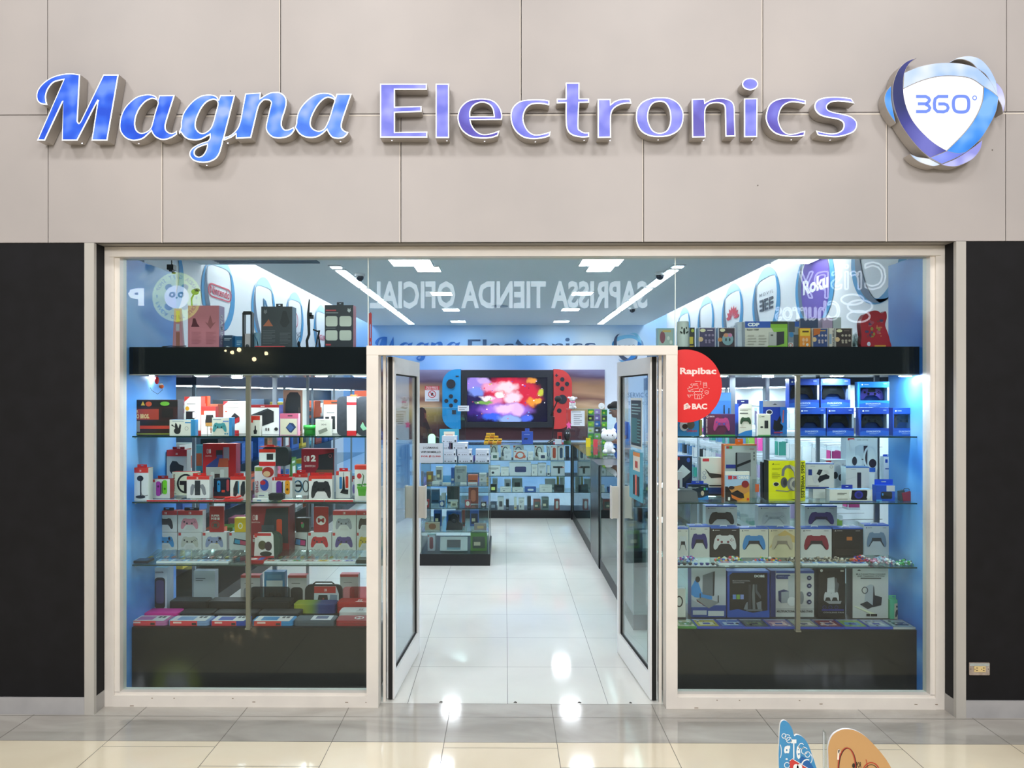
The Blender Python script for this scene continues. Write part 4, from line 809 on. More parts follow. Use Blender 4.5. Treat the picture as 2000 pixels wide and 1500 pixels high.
carton('console_box', 588.5, 653, 877, Y4-.01, Z, 'large dark red console carton numbered 2, second shelf back', front='#8e2230', side='#a8b4cc', top='#c87a86', d=.085, dec=[('p', [(.35, .38), (.52, .58), (.52, .86), (.98, .92), (.98, 0), (.3, 0)], '#26252c'), ('r', .45, .38, .97, .52, '#6a4638'), ('ncl', .08, .71, .17, '#e9dcd6'), ('t', '2', .29, .71, .44, .86, '#e9dcd6', .06), ('t', 'SWITCH', .11, .58, .42, .63, '#d8c0bc'), ('ring', .88, .84, .045, .04, .01, '#b04a58')])
carton('joycon_box', 655.5, 684, 921, Y2-.01, Z, 'white carton with blue and red controllers on a charging stand, second shelf', front='#e3e0e0', side='#d0ccca', top='#b9242a', d=.055, tab='#c4262a', dec=[('r', .02, .86, .22, 1, '#cc3630'), ('rr', .26, .34, .44, .80, '#2d78b4', .06), ('rr', .68, .38, .88, .82, '#d2402e', .06), ('p', [(.46, .3), (.5, .8), (.6, .8), (.66, .3)], '#202228'), ('p', [(.3, .2), (.46, .34), (.88, .32), (.86, .14), (.6, .16)], '#202228'), ('r', .52, .8, .55, .97, '#303238')])
carton('joycon_box', 684.5, 694, 936, Y3-.04, Z, 'narrow white carton edge with a dark red tab behind the plant carton, second shelf', front='#e2dce4', side='#d0ccca', top='#a5222a', d=.05, tab='#a5222a', dec=[('r', .0, .84, .5, 1, '#c83a3a'), ('e', .7, .4, .3, .28, '#8f7ac0')])
carton('plant_toy_box', 692.5, 728, 909, Y1+.01, Z, 'white carton with a red header and a green potted plant, second shelf at the door', front='#eceae6', side='#e0ddd8', top='#d8402e', d=.07, dec=[('r', 0, .88, 1, 1, '#d83c30'), ('p', [(.22, .14), (.16, .36), (.66, .36), (.60, .14)], '#5fae3c'), ('rr', .13, .34, .69, .41, '#6abb46', .02), ('p', [(.36, .4), (.44, .56), (.48, .7), (.42, .76), (.45, .77), (.53, .7), (.48, .54), (.42, .4)], '#3f6f3a'), ('e', .26, .45, .14, .03, '#4d9a44'), ('e', .58, .46, .12, .03, '#4d9a44'), ('e', .26, .7, .13, .075, '#cf3a3e')])
for i, (a, b_) in enumerate(((550, 593), (594, 633), (634, 690))):
    X0, X1 = PXx(a, 4.56)+.0005, PXx(b_, 4.56)-.0005
    o = MB().box(-(X1-X0)/2, (X1-X0)/2, 0, .045, 0, .010, M('#d8d2cf', .35), front=M('#d02c34', .4), top=M('#d9cfc0', .3)).build('flat_case', loc=((X0+X1)/2, 4.557, Z+.001))
    tag(o, 'flat red-edged case right of the post, %s from left, second shelf edge' % ['first', 'second', 'third'][i], 'game case', 'flat cases on the second shelf')
# ---- third shelf
Z = LZ[1]
def padbox(x0, x1, yt, Y, zb, label, col, hdr=True, bg='#d9d6d4', dots='#3a3a40', extra=(), blob=(), d=.055, tab=None):
    dec = [('r', 0, 0, 1, 1, bg)]
    if hdr: dec += [('r', 0, .80, 1, 1, '#c6363a'), ('ncl', .44, .84, .1, '#ecc8c4'), ('pad', .12, .14, .82, .66, col, None, dots)]
    else: dec += [('r', .02, .82, .13, .98, '#c4363a'), ('pad', .13, .16, .86, .78, col, None, dots)]
    dec += list(blob)
    dec += [('p', [(.3, .1), (.36, .3), (.62, .3), (.68, .1)], '#cfcbc8')]+list(extra)
    return carton('controller_box', x0, x1, yt, Y, zb, label, d=d, front=bg, side='#bfb9bb', top='#b23036' if hdr else '#cfcaca', dec=dec, tab=tab, group='gamepad cartons in the left window')
Yb = 4.965
low = [(300.5, 346.5, '#3a8fc4', 'blue and green gamepad', [('p', [(.13, .4), (.2, .7), (.3, .55), (.28, .2), (.16, .2)], '#4f9a3c'), ('e', .5, .6, .1, .08, '#d6c44a'), ('e', .66, .66, .05, .08, '#1d4f86')]),
 (347.5, 394, '#c4bfb2', 'cream and grey gamepad', [('e', .3, .5, .06, .1, '#2c2c40'), ('e', .75, .6, .08, .1, '#3f5a86')]),
 (395, 443, '#8f96b8', 'gold and lilac patterned gamepad', [('e', .36, .6, .1, .12, '#d0a23a'), ('e', .6, .5, .12, .14, '#cfae5a'), ('e', .72, .66, .06, .08, '#6f8fd0')]),
 (448, 486, None, 'phone with a blue-red screen', [('p', [(.2, .35), (.25, .68), (.9, .55), (.88, .25)], '#252a3a'), ('p', [(.26, .4), (.29, .62), (.55, .57), (.54, .34)], '#3a9ac0'), ('p', [(.55, .34), (.56, .57), (.86, .5), (.84, .28)], '#c04a6a')]),
 (567, 600, None, 'phone with a pink-blue screen', [('p', [(.25, .3), (.3, .7), (.95, .6), (.92, .22)], '#252a3a'), ('p', [(.3, .35), (.34, .64), (.6, .6), (.58, .3)], '#3a86c0'), ('p', [(.6, .3), (.61, .58), (.9, .54), (.88, .28)], '#c03a7a')]),
 (601, 647.5, '#c42a34', 'bright red gamepad', [('e', .5, .7, .05, .05, '#f2e8e6'), ('p', [(.36, .55), (.4, .55), (.4, .62), (.44, .62), (.44, .55), (.48, .55), (.48, .5), (.44, .5), (.44, .43), (.4, .43), (.4, .5), (.36, .5)], '#f2e8e6')]),
 (648.5, 695.5, '#5c4a86', 'purple gamepad with yellow picture', [('e', .3, .5, .12, .2, '#c8ae34'), ('e', .26, .42, .06, .12, '#3a6a34')]),
 (696.5, 727, '#d0b43c', 'yellow and purple gamepad', [('e', .7, .5, .1, .2, '#7a4a9a')])]
lowb = []
for (a, b_, col, nm, blob) in low:
    if col: lowb.append(padbox(a, b_, 1040, Yb, Z, 'white carton with a %s, lower row of the third shelf' % nm, col, False, blob=blob))
    else: lowb.append(carton('phone_accessory_box', a, b_, 1040, Yb, Z, 'white carton with a %s, lower row of the third shelf' % nm, d=.055, front='#c8cccb', side='#a8aeb0', dec=[('r', 0, .82, .12, .98, '#c4363a')]+blob))
zt = PXz(500, 1040, Yb)+.0012
for a, b_, col, nm, blob in ((302, 346, '#2e3138', 'black and yellow gamepad', [('e', .42, .5, .12, .1, '#d8b62c'), ('e', .7, .5, .06, .12, '#7a808a')]), (347.5, 396, '#d68a98', 'pink gamepad', [('e', .3, .5, .06, .06, '#8a4a58')]),
                     (650, 695.5, '#9a9aa2', 'light grey floral gamepad', [('e', .5, .5, .2, .1, '#b6b6bc')]), (696.5, 727, '#3a3630', 'dark brown gamepad', [])):
    padbox(a, b_, 998, Yb, zt, 'red-topped carton with a %s, upper row of the third shelf' % nm, col, True, blob=blob, tab='#2a2a2e' if a < 400 else None)
def slab(name, x0, x1, yt, Y, zb, label, col, dec, cat='case', d=.012, r=.006, side=None):
    X0, X1 = PXx(x0, Y), PXx(x1, Y); w = X1-X0; hh = PXz(x0, yt, Y)-zb
    mb = MB().rbox(-w/2, w/2, 0, d, 0, hh, r, M(side or col, .35), mf=M(col, .35)); decal(mb, -w/2, w/2, 0, hh, 0, dec)
    return tag(mb.build(name, loc=((X0+X1)/2, Y, zb+.0005)), label, cat)
slab('phone_case', 409, 437, 989, Yb, zt, 'tall red case with white blocky words, upper row of the third shelf', '#a8242a', [('t', 'SUPER', .12, .60, .72, .68, '#e8d4d0', .05), ('t', 'M', .12, .48, .3, .57, '#e8d4d0', .05), ('r', .35, .48, .5, .57, '#e8d4d0'), ('r', .56, .48, .72, .57, '#e8d4d0'), ('ring', .42, .28, .28, .14, .04, '#4a6a5a'), ('r', .3, .2, .55, .34, '#3a4a44')])
carton('toy_block_box', 458, 481, 1012, Yb, zt, 'plain yellow cube box standing on the lower cartons beside the post', front='#e6bf1c', side='#d8ae18', top='#f0d040', d=.05, dec=[('ring', .5, .45, .2, .22, .08, '#f0ead0')])
slab('phone_case', 613, 641, 990, Yb, zt, 'tall red case with letter M in a white disc, third shelf upper row', '#a82228', [('e', .5, .47, .34, .185, '#ece4e0'), ('t', 'M', .27, .38, .73, .56, '#b0242a', .04)])
carton('game_box', 578, 604, 1012, Yb, zt, 'small black carton with a green and pink figure shape, third shelf', front='#1f2426', side='#15181a', d=.05, dec=[('e', .5, .5, .12, .2, '#3f8f5a'), ('e', .45, .65, .08, .08, '#b04a6a')])
# big console box with orange controller, stands on the shelf in front of the stacks
carton('console_box', 487.5, 565, 989, 4.80, Z+.0, 'big dark red console carton with an orange controller, third shelf centre', front='#8a2430', side='#7a2a34', top='#b0565c', d=.13, dec=[('p', [(.34, .30), (.34, .55), (.42, .95), (.98, .98), (.98, .25)], '#24343c'), ('r', .30, .45, .62, .62, '#3f4f58'), ('ncl', .08, .72, .13, '#e2ccc8'), ('t', 'SWITCH', .05, .66, .26, .69, '#d8b8b4'), ('rr', .68, .36, .82, .74, '#c8482c', .04), ('r', .10, .36, .30, .42, '#d6cccc'), ('r', .08, .28, .2, .34, '#b8b0b0')])
t = empty('carrying_case', (PXx(520, 4.66), 4.665, Z+.012), 'green rounded case in a white card sleeve on the third shelf beside the post', 'case')
MB().rbox(-.075, .085, .0, .06, .004, .165, .05, M('#1f3d32', .6), n=6).build('shell', t)
m2 = MB(); m2.prism([[(-.078, .006), (-.07, .15), (-.05, .168), (.035, .168), (.045, .15), (.05, .006)]], -.006, -.002, M('#d8d8d4', .4)); decal(m2, -.078, .05, .006, .168, -.006, [('r', .02, .80, .16, .96, '#c43236'), ('r', .16, .86, .85, .97, '#b8282e'), ('r', 0, 0, 1, .08, '#a8262c'), ('e', .42, .5, .2, .18, '#4a4a34'), ('e', .72, .46, .18, .18, '#3a2f38'), ('e', .6, .16, .3, .10, '#26302c')]); m2.build('card_sleeve', t)
# clear blister bags laid in a fan
rnd = random.Random(7)
OR0 = ['first', 'second', 'third', 'fourth', 'fifth', 'sixth', 'seventh', 'eighth', 'ninth', 'tenth', 'eleventh', 'twelfth']
def sachets(x0, x1, n, base, side):
    for k in range(n):
        px = x0+(x1-x0)*(k+.5)/n; Yk = 4.76; X = PXx(px, Yk)
        mb = MB(); w = (x1-x0)/n/F*Yk*.93; pts = []
        nx, nz = 6, 4
        for j in range(nz+1):
            for i in range(nx+1): pts.append((-w/2+w*i/nx+.03*j/nz, j/nz*.09, .004+.038*(j/nz)**1.3+rnd.uniform(-.003, .005)))
        fs = [(j*(nx+1)+i, j*(nx+1)+i+1, (j+1)*(nx+1)+i+1, (j+1)*(nx+1)+i) for j in range(nz) for i in range(nx)]
        mb.add(pts, fs, CRINK); mb.box(-w*.3, w*.1, .02, .06, .003, .006, M(rnd.choice(['#d8d2c8', '#c8b03c', '#7ab0d8', '#d8887a', '#e8e4dc']), .4))
        tag(mb.build('blister_bag', loc=(X, 4.70, Z+.001)), base % OR0[k], 'bag', 'clear bags fanned on the third shelf %s of the post' % side)
CRINK = glass_mat('crinkled_clear_film', '#dfe6e4', .14, .18)
sachets(292, 470, 12, 'crinkled clear plastic bag, %s from left in the row left of the post', 'left')
sachets(530, 700, 12, 'crinkled clear plastic bag, %s from left in the row right of the post', 'right')
def cards(x0, x1, n, Y, zb, base, cols, cat='card', d=.055, th=.006, edge='#dfe6e6', group=None, name='picture_card', ordn=None):
    OR = ['first', 'second', 'third', 'fourth', 'fifth', 'sixth', 'seventh', 'eighth', 'ninth', 'tenth']
    for k in range(n):
        a, b_ = x0+(x1-x0)*k/n, x0+(x1-x0)*(k+1)/n; X0, X1 = PXx(a, Y)+.0006, PXx(b_, Y)-.0006; w = X1-X0; c_l = cols[k % len(cols)]
        mb = MB().box(-w/2, w/2, 0, d, 0, th, M(edge, .35), top=M(edge, .25))
        def top(u0, v0, u1, v1, c2, lv=1): mb.add([(-w/2+w*u, d*v, th+.0003*lv) for u, v in ((u0, v0), (u1, v0), (u1, v1), (u0, v1))], [(0, 1, 2, 3)], M(c2, .25))
        top(.06, .1, .94, .95, c_l[0]); top(.2, .25, .75, .75, c_l[1], 2); top(.4, .4, .6, .6, c_l[2], 3)
        tag(mb.build(name, loc=((X0+X1)/2, Y, zb+.001)), base % OR[k], cat, group)
cards(305, 446, 5, 4.58, Z, '%s white card with a blue picture in the front row left of the post', [('#7fb2d8', '#b8a090', '#e0e0e0'), ('#8fb8dc', '#6a7a98', '#d8c8b0')], group='picture cards on the third shelf', th=.012)
cards(514, 694, 7, 4.58, Z, '%s white card with a bright picture in the front row right of the post', [('#d8d4cc', '#b04a3a', '#e0c0a0'), ('#cfcfc8', '#4a4a50', '#d8a0a0'), ('#d8dcc8', '#4a9a54', '#d04040'), ('#d8ccc8', '#8a5a4a', '#e0d0b0'), ('#e0d8a8', '#d8b030', '#5a7a3a'), ('#e0c8c8', '#c04a54', '#f0e0e0'), ('#c8c4dc', '#5a58a8', '#d0d0e0')], group='picture cards on the third shelf', th=.012)
o = MB().rbox(-.06, .06, 0, .08, 0, .014, .005, M('#22262c', .35)).box(-.045, .045, .01, .07, .0141, .0145, M('#2f4a66', .3)).build('flat_wallet', loc=(PXx(271, 4.58), 4.58, Z+.001)); tag(o, 'dark flat wallet lying at the far left of the third shelf', 'wallet')
o = MB().rbox(-.058, .058, 0, .09, 0, .02, .008, M('#a8242c', .35)).box(-.05, .05, .005, .085, .0202, .0206, M('#c8262e', .3)).cyl(-.015, .04, .0207, .0212, .022, M('#f0e8e4', .4), 16).box(.015, .045, .01, .08, .0207, .0212, M('#3a6ab8', .4)).build('flat_case', loc=(PXx(497, 4.575), 4.575, Z+.001)); tag(o, 'flat red case with a white disc and blue stripe behind the front post, third shelf', 'case')
o = MB().rbox(-.035, .05, 0, .08, 0, .024, .008, M('#2f3a38', .4)).build('flat_tin', loc=(PXx(706, 4.58), 4.58, Z+.001)); tag(o, 'dark green flat tin at the door end of the third shelf', 'tin')
# ---- plinth: flat carrying cases
Z = LZ[0]
def flatcase(x0, x1, Y, zb, label, col, th=.022, d=.115, dec=None, sleeve=None, band=None, tilt=0.0, white=None):
    X0, X1 = PXx(x0, Y)+.001, PXx(x1, Y)-.001; w = X1-X0
    t = empty('carrying_case', ((X0+X1)/2, Y, zb+.001), label, 'case', 'flat carrying cases on the left plinth')
    n = rrect(-w/2, 0, w/2, d, .022, 5)
    zb2 = tilt
    m_ = M(col, .5)
    MB().prism([n], 0, th*.48, m_, axis='z').prism([inset(n, .0015)], th*.48, th*.52, M('#17181b', .5), axis='z').prism([n], th*.52, th*.94, m_, axis='z').prism([inset(n, .006)], th*.94, th, m_, axis='z').build('shell', t)
    if sleeve:
        m2 = MB(); x1_ = -w/2+w*.72
        m2.box(-w/2+w*.06, x1_, -.0022, -.0008, 0, th*1.0, M(sleeve, .4)); m2.box(-w/2+w*.06, x1_+.2*w, -.0022, d*.9, th+.0004, th+.0012, M('#dcd8d6', .35))
        m2.box(-w/2+w*.2, x1_-.12*w, d*.12, d*.75, th+.0013, th+.0018, M(col, .4)); m2.box(x1_-.05*w, x1_+.02*w, d*.5, d*.8, th+.0013, th+.0018, M('#3a3a44', .4)); m2.box(x1_+.05*w, x1_+.13*w, d*.5, d*.8, th+.0013, th+.0018, M('#3a3a44', .4))
        m2.box(-w/2+w*.14, -w/2+w*.34, -.0026, -.0022, th*.5, th*.85, M('#e8c8c0', .4)); m2.box(x1_-.13*w, x1_-.02*w, -.0026, -.0022, th*.15, th*.6, M('#3a2a2c', .4))
        m2.build('card_sleeve', t)
    if dec:
        m3 = MB(); dec(m3, w, d, th); m3.build('emblem', t)
    return t
flatcase(248, 326, 4.58, Z, 'lilac-pink zip case with a red card sleeve, far left of the plinth front row', '#b86a9e', sleeve='#d8404a', th=.03)
flatcase(327, 408, 4.58, Z, 'pale blue zip case with a red card sleeve, plinth front row', '#7f9cc4', sleeve='#d8404a', th=.03)
flatcase(409, 482, 4.58, Z, 'royal blue zip case with a red card sleeve, plinth front row', '#2547a8', sleeve='#d03844', th=.03)
flatcase(491, 572, 4.58, Z, 'sky blue zip case with a red and white sleeve just right of the post', '#2c84bc', sleeve='#cc3a34', th=.03)
def d_grey(m3, w, d, th): m3.box(-w*.1, w*.4, d*.1, d*.9, th+.0004, th+.001, M('#d0d2d6', .35)); m3.box(0, w*.3, d*.3, d*.8, th+.001, th+.0014, M('#3a4f7a', .4))
flatcase(573, 653, 4.58, Z, 'slate grey case with a pale label and gold lower edge, plinth front row', '#46525c', th=.034, dec=d_grey)
def d_M(m3, w, d, th): 
    m3.cyl(0.01, d*.5, th+.0004, th+.0008, .03, M('#eae2de', .4), 20)
    vs, fs, asp = text_mesh('M', .04); m3.add([(.01-.02+a*.04, d*.5-.017+b_*.034, th+.0012) for a, b_ in vs], fs, M('#a8242a', .4))
flatcase(655, 735, 4.58, Z, 'dark red case with a white disc and letter, plinth front row at the door', '#9c262c', th=.034, dec=d_M)
Za = Z
flatcase(267, 347, 4.72, Za, 'bright magenta zip case in the second row of the plinth', '#d42a92', th=.036)
for a, b_, nm in ((349, 414, 'first'), (416, 500, 'second'), (503, 584, 'third')): flatcase(a, b_, 4.72, Za, 'plain black zip case, %s from the left in the second row of the plinth' % nm, '#202124', th=.036)
mgrad, nt, b = nodemat('yellow_blue_gradient_shell'); tc = nt.nodes.new('ShaderNodeTexCoord'); spx = nt.nodes.new('ShaderNodeSeparateXYZ'); r = ramp(nt, [(0.2, '#b4b83a'), (0.45, '#7f9a4a'), (0.62, '#3c4f8c'), (0.9, '#27347a')]); nt.links.new(tc.outputs['Generated'], spx.inputs[0]); nt.links.new(spx.outputs['X'], r.inputs[0]); nt.links.new(r.outputs[0], b.inputs['Base Color'])
_m[('GRAD', .5, 0.0, 0.0, 0.5)] = mgrad
_mM = M
flatcase(572, 655, 4.84, Z, 'case shading from yellow-green to dark blue in the third row of the plinth', '#4a5a7a', th=.06)
for o in [o for o in C.objects if o.name.startswith('shell') and o.parent and o.parent.get('label', '').startswith('case shading')]:
    for i in range(len(o.data.materials)): o.data.materials[i] = mgrad
def d_nl(cc):
    def f(m3, w, d, th):
        m3.box(.0, .012, d*.35, d*.65, th+.0004, th+.0008, M(cc, .4)); m3.box(.015, .027, d*.35, d*.65, th+.0004, th+.0008, M(cc, .4)); m3.box(-.01, .04, d*.15, d*.25, th+.0004, th+.0008, M(cc, .4))
    return f
flatcase(661, 735, 4.72, Za, 'white zip case with a grey logo, second plinth row by the door', '#d4d2d0', th=.046, dec=d_nl('#8a8a8e'))
flatcase(657, 735, 4.85, Za, 'red zip case with a white logo, third plinth row by the door', '#c4302c', th=.07, dec=d_nl('#ecdcd8'))
for a, b_, nm in ((329, 404, 'left'), (406, 485, 'middle'), (488, 566, 'right')): flatcase(a, b_, 4.85, Za, 'plain black zip case in the third row of the plinth, %s one of three' % nm, '#1c1d1f', th=.075)
carton('console_case_box', 294, 326, 1109, 4.86, Z, 'narrow blue-edged white carton with a tall purple case, back of the plinth', front='#c6cdd8', side='#a9b4cc', d=.10, dec=[('r', 0, 0, .08, 1, '#2f4f9c'), ('rr', .25, .08, .90, .78, '#2a2c38', .2), ('rr', .33, .2, .82, .72, '#4f4a72', .15), ('t', 'Console', .2, .88, .8, .93, '#3a3a5a')])
carton('cable_box', 378, 420, 1115, 5.0, Z, 'grey-white carton with small grey lettering, back of the left plinth', front='#b6bcc4', side='#8f98a4', d=.06, dec=[('ln', .1, .7, .55, .82, 2, '#6a7078'), ('p', [(.3, 0), (.9, .2), (.95, 0)], '#2a2c30')])
def tagbox(x0, x1, yt, lab, pic): carton('case_box', x0, x1, yt, 5.0, Z, lab, front='#c9c2c2', side='#b0a8aa', top='#b83038', d=.06, dec=[('r', 0, .92, 1, 1, '#c43a3c'), ('rr', .15, .1, .8, .62, pic, .2), ('ln', .2, .72, .8, .78, 1, '#8a8484')])
tagbox(470, 508, 1124, 'white carton with red top edge and grey case, plinth back behind the post', '#8a8a90')
tagbox(562, 599, 1124, 'white carton with a red top edge and black case, back of the plinth', '#26272a')
tagbox(664, 700, 1122, 'white carton with a red top edge and pink case, back of the plinth', '#d88a90')
carton('memory_box', 516, 556, 1117, 5.0, Z, 'blue and white carton with two round dials, back of the plinth', front='#3a8cbc', side='#2a6a9a', d=.06, dec=[('r', .1, .3, .9, .75, '#dfe4e4'), ('ring', .35, .28, .14, .1, .05, '#4a443c'), ('ring', .7, .28, .14, .1, .05, '#4a443c'), ('r', .15, .8, .85, .92, '#5aa4cc')])
t = empty('carrying_case', (PXx(632, 4.975), 4.97, Z+.001), 'black travel case with a handle and a red and white band, back of the plinth', 'case')
w = PXx(668, 4.97)-PXx(596, 4.97); hh = PXz(632, 1142, 4.97)-Z
MB().rbox(-w/2, w/2, 0, .02, 0, hh, .04, M('#1d1e21', .55), n=6).build('shell', t)
MB().tube([(-w*.3, .01, hh-.004), (-w*.22, .01, hh+.014), (w*.22, .01, hh+.014), (w*.3, .01, hh-.004)], .005, M('#17181a', .5)).build('handle', t)
m2 = MB().prism([[(-w*.26, 0.0), (-w*.24, hh*.94), (w*.34, hh*.94), (w*.42, hh*.6), (w*.42, 0)]], -.004, -.001, M('#c9cdd2', .4)); decal(m2, -w*.26, w*.42, 0, hh*.94, -.004, [('r', .02, .68, .88, .99, '#b8302c'), ('ncl', .42, .76, .1, '#ecd0cc'), ('p', [(.14, .25), (.2, .6), (.55, .6), (.58, .3), (.5, .2)], '#1f2023'), ('p', [(.62, .3), (.66, .62), (.94, .6), (.92, .2)], '#7f8fa0'), ('ncl', .34, .38, .08, '#a04a44')]); m2.build('card_band', t)
TRG = glass_mat('translucent_grey_shell', '#8fa0a6', .06, .3); TRP = glass_mat('translucent_pink_shell', '#e6a8ac', .06, .3)
for a, b_, yt, mt_, lab in ((490, 566, 1146, TRG, 'translucent grey ribbed case standing at the back of the plinth'), (683, 728, 1146, TRP, 'translucent pink ribbed case standing at the back of the plinth by the door')):
    t = empty('protective_shell', ((PXx(a, 4.968)+PXx(b_, 4.968))/2 if False else (PXx(a, 4.965)+PXx(b_, 4.965))/2, 4.966, Z+.0765 if a < 600 else Z+.0715), lab, 'case'); w = PXx(b_, 4.965)-PXx(a, 4.965); hh = PXz(a, yt, 4.965)-Z
    t.location.z = Z+.001; t.location.y = 4.966
    mb = MB().rbox(-w/2, w/2, 0, .003, 0, hh, .02, mt_)
    for k in range(9): mb.box(-w*.38+k*w*.09, -w*.38+k*w*.09+.002, -.001, 0, hh*.62, hh*.95, mt_)
    mb.build('shell', t); mb = MB()
    for sx in (-1, 1):
        l = ell(sx*w*.46, hh*.5, .006, .006, 12); mb.flat([l, inset(l, .002)], -.0015, M('#2b2f33', .4))
    mb.build('corner_rings', t)
# ================================================================ right window display
RZ = (0.405, .793, 1.187, 1.595)
rx0, rx1 = jr0+.035, PXx(1810, 4.56)
display('right', rx0, rx1, RZ, 1.971, 2.145, [(1408, 733, 'puck light beside the red disc sticker under the right canopy'), (1500, 735, 'rear puck light left of the post under the right canopy'), (1634, 733, 'puck light above the blue gamepad cartons under the right canopy'), (1768, 733, 'puck light at the right end of the right canopy')],
        [(1558, 8)], [(1430, 11, 'grey rear post left of the narrow blue carton in the right display'), (1499, 6, 'thin rear post behind the white narrow carton'), (1712, 9, 'grey rear post at the right end of the right display')])
st(MB().box(rx0-.010, rx0-.004, 4.52, 5.11, RZ[0], 1.97, GLASS).build('window_5'))
# ---- on top of the canopies
ZT2 = 2.145
def onL(name, x0, x1, yt, Y, label, **k): return carton(name, x0, x1, yt, Y, ZT2, label, **k)
onL('carton', 367, 428, 597, 4.66, 'large dusty pink carton on the left canopy', front='#c87a86', side='#a98ab4', top='#6a4a52', d=.09, dec=[('r', 0, .0, .06, 1, '#c0727e'), ('p', [(.1, .5), (.38, .5), (.3, .58), (.24, .7), (.16, .7), (.14, .58)], '#5a2030'), ('p', [(.55, .62), (.72, .45), (.9, .62), (.8, .58), (.72, .78), (.64, .58)], '#9c5a60'), ('ln', .12, .1, .42, .4, 9, '#b86c78'), ('ln', .58, .1, .9, .4, 9, '#b86c78')], sdec=('GAMING', '#f0e8ee'))
onL('carton', 510, 571, 599, 4.66, 'large charcoal carton with a hang tab on the left canopy', front='#3b3f46', side='#4f7f9c', d=.09, tab='#2a2c32', tabp=(.42, .64, .014), dec=[('p', [(.08, .86), (.1, .94), (.13, .9), (.17, .94), (.19, .86), (.13, .82)], '#7a7c82'), ('p', [(.06, .53), (.38, .53), (.3, .62), (.24, .7), (.16, .62)], '#b0654a'), ('p', [(.6, .6), (.7, .5), (.8, .5), (.92, .62), (.8, .9), (.7, .9)], '#2c2f35'), ('ln', .05, .1, .45, .44, 9, '#5c6067'), ('ln', .6, .1, .95, .38, 8, '#5c6067')])
onL('carton', 634, 690, 596, 4.62, 'black carton with four white diagram panels on the left canopy', front='#1e2330', side='#c85a74', top='#1a1d26', d=.09, tab='#1e2230', tabp=(.38, .62, .014), dec=[('rr', .04, .50, .45, .74, '#c9cdc4', .07), ('rr', .52, .50, .94, .74, '#c9cdc4', .07), ('rr', .04, .17, .45, .41, '#c9cdc4', .07), ('rr', .52, .17, .94, .41, '#c9cdc4', .07), ('r', .04, .86, .4, .89, '#c23a4a'), ('ln', .04, .8, .62, .84, 1, '#9a9ca2'), ('p', [(.8, .86), (.82, .93), (.86, .89), (.9, .93), (.92, .86), (.86, .82)], '#c8ccd4'), ('r', .04, .05, .22, .09, '#c23a4a'), ('ln', .04, .45, .5, .47, 1, '#a0a2a8')])
onL('carton', 436, 454, 655, 4.70, 'small navy carton beside the pink carton on the left canopy', front='#25405c', side='#2f6f9c', d=.07, dec=[('ln', .1, .6, .9, .8, 2, '#b8c4d0'), ('p', [(.1, .0), (.4, .2), (.9, .1), (.9, 0)], '#c8d0d8')])
onL('carton', 455, 473, 657, 4.74, 'small blue carton with a white badge on the left canopy', front='#2f78ac', side='#26628f', d=.06, dec=[('ln', .4, .3, .95, .7, 3, '#a8cce4')])
onL('carton', 494, 508, 650, 4.74, 'pale blue crumpled carton behind the black lantern frame', front='#9cc4dc', d=.06, dec=[('p', [(.1, .9), (.6, .6), (.5, 0), (.9, .0)], '#5c8fb4')])
t = empty('phone_stand', (PXx(347, 4.74), 4.74, ZT2+.001), 'tall pink phone stand with an orange strip, left end of the left canopy', 'stand')
hh = PXz(347, 603, 4.74)-ZT2
MB().add([(-.034, 0, 0), (.034, 0, 0), (.022, 0, hh), (-.022, 0, hh), (-.034, .03, 0), (.034, .03, 0), (.022, .012, hh), (-.022, .012, hh)], [(0, 1, 2, 3), (4, 5, 6, 7), (0, 1, 5, 4), (1, 2, 6, 5), (2, 3, 7, 6), (3, 0, 4, 7)], M('#cf8f9a', .45)).build('body', t)
MB().box(-.010, .014, -.002, -.0005, .0, hh*.42, M('#a86a5a', .4)).box(-.010, .012, -.002, -.0005, hh*.45, hh*.62, M('#d0ccd4', .4)).box(-.010, .014, -.002, -.0005, hh*.66, hh*.95, M('#e0c04a', .4)).build('strip', t)
mb = MB(); X = PXx(380, 4.86); z1 = PXz(380, 551, 4.86); z0 = ZT2+.001
mb.cyl(0, 0, 0, .01, .04, M('#2a2c30', .5), 16); mb.tube([(0, 0, .01), (.002, 0, .22), (.0, 0, .26), (-.018, 0, .30), (-.02, 0, .34), (-.005, 0, .37)], .006, M('#86b832', .4), 8)
t = empty('desk_lamp', (X, 4.86, z0), 'lime green bent lamp standing behind the pink carton on the left canopy', 'lamp'); mb.build('arm', t)
MB().ball(.004, 0, .385, .026, .02, .02, M('#8cc03a', .4), 6).build('lamp_head', t); MB().ball(.018, -.004, .396, .020, .02, .012, M('#23262c', .5), 6).build('clip', t)
t = empty('camera', (PXx(336, 4.95), 4.95, ZC-.001), 'small black camera hanging at the upper left of the left window', 'camera'); 
zc_ = PXz(336, 524, 4.95)-ZC
MB().box(-.004, .004, -.004, .004, zc_, 0, BLACK).build('stem', t); MB().box(-.022, .022, -.03, .02, zc_-.012, zc_+.022, BLACKM).box(-.012, .012, -.02, .01, zc_-.022, zc_-.012, BLACKM).ball(.012, 0, zc_-.03, .014, .014, .008, BLACKM, 5).build('body', t)
t = empty('lantern_frame', (PXx(483, 4.68), 4.68, ZT2+.001), 'tall black open frame between the two big cartons on the left canopy', 'frame'); hh = PXz(483, 608, 4.68)-ZT2
MB().box(-.032, -.022, 0, .04, 0, hh*.96, BLACKM).box(.020, .030, 0, .04, 0, hh*.96, BLACKM).rbox(-.028, .026, 0, .04, hh*.92, hh, .008, BLACKM).build('frame', t); MB().box(-.021, .019, .015, .03, 0.01, hh*.4, M('#c8bcc0', .3)).ball(0, .0, .015, .012, .004, .012, M('#33363c', .4), 6).build('panel', t)
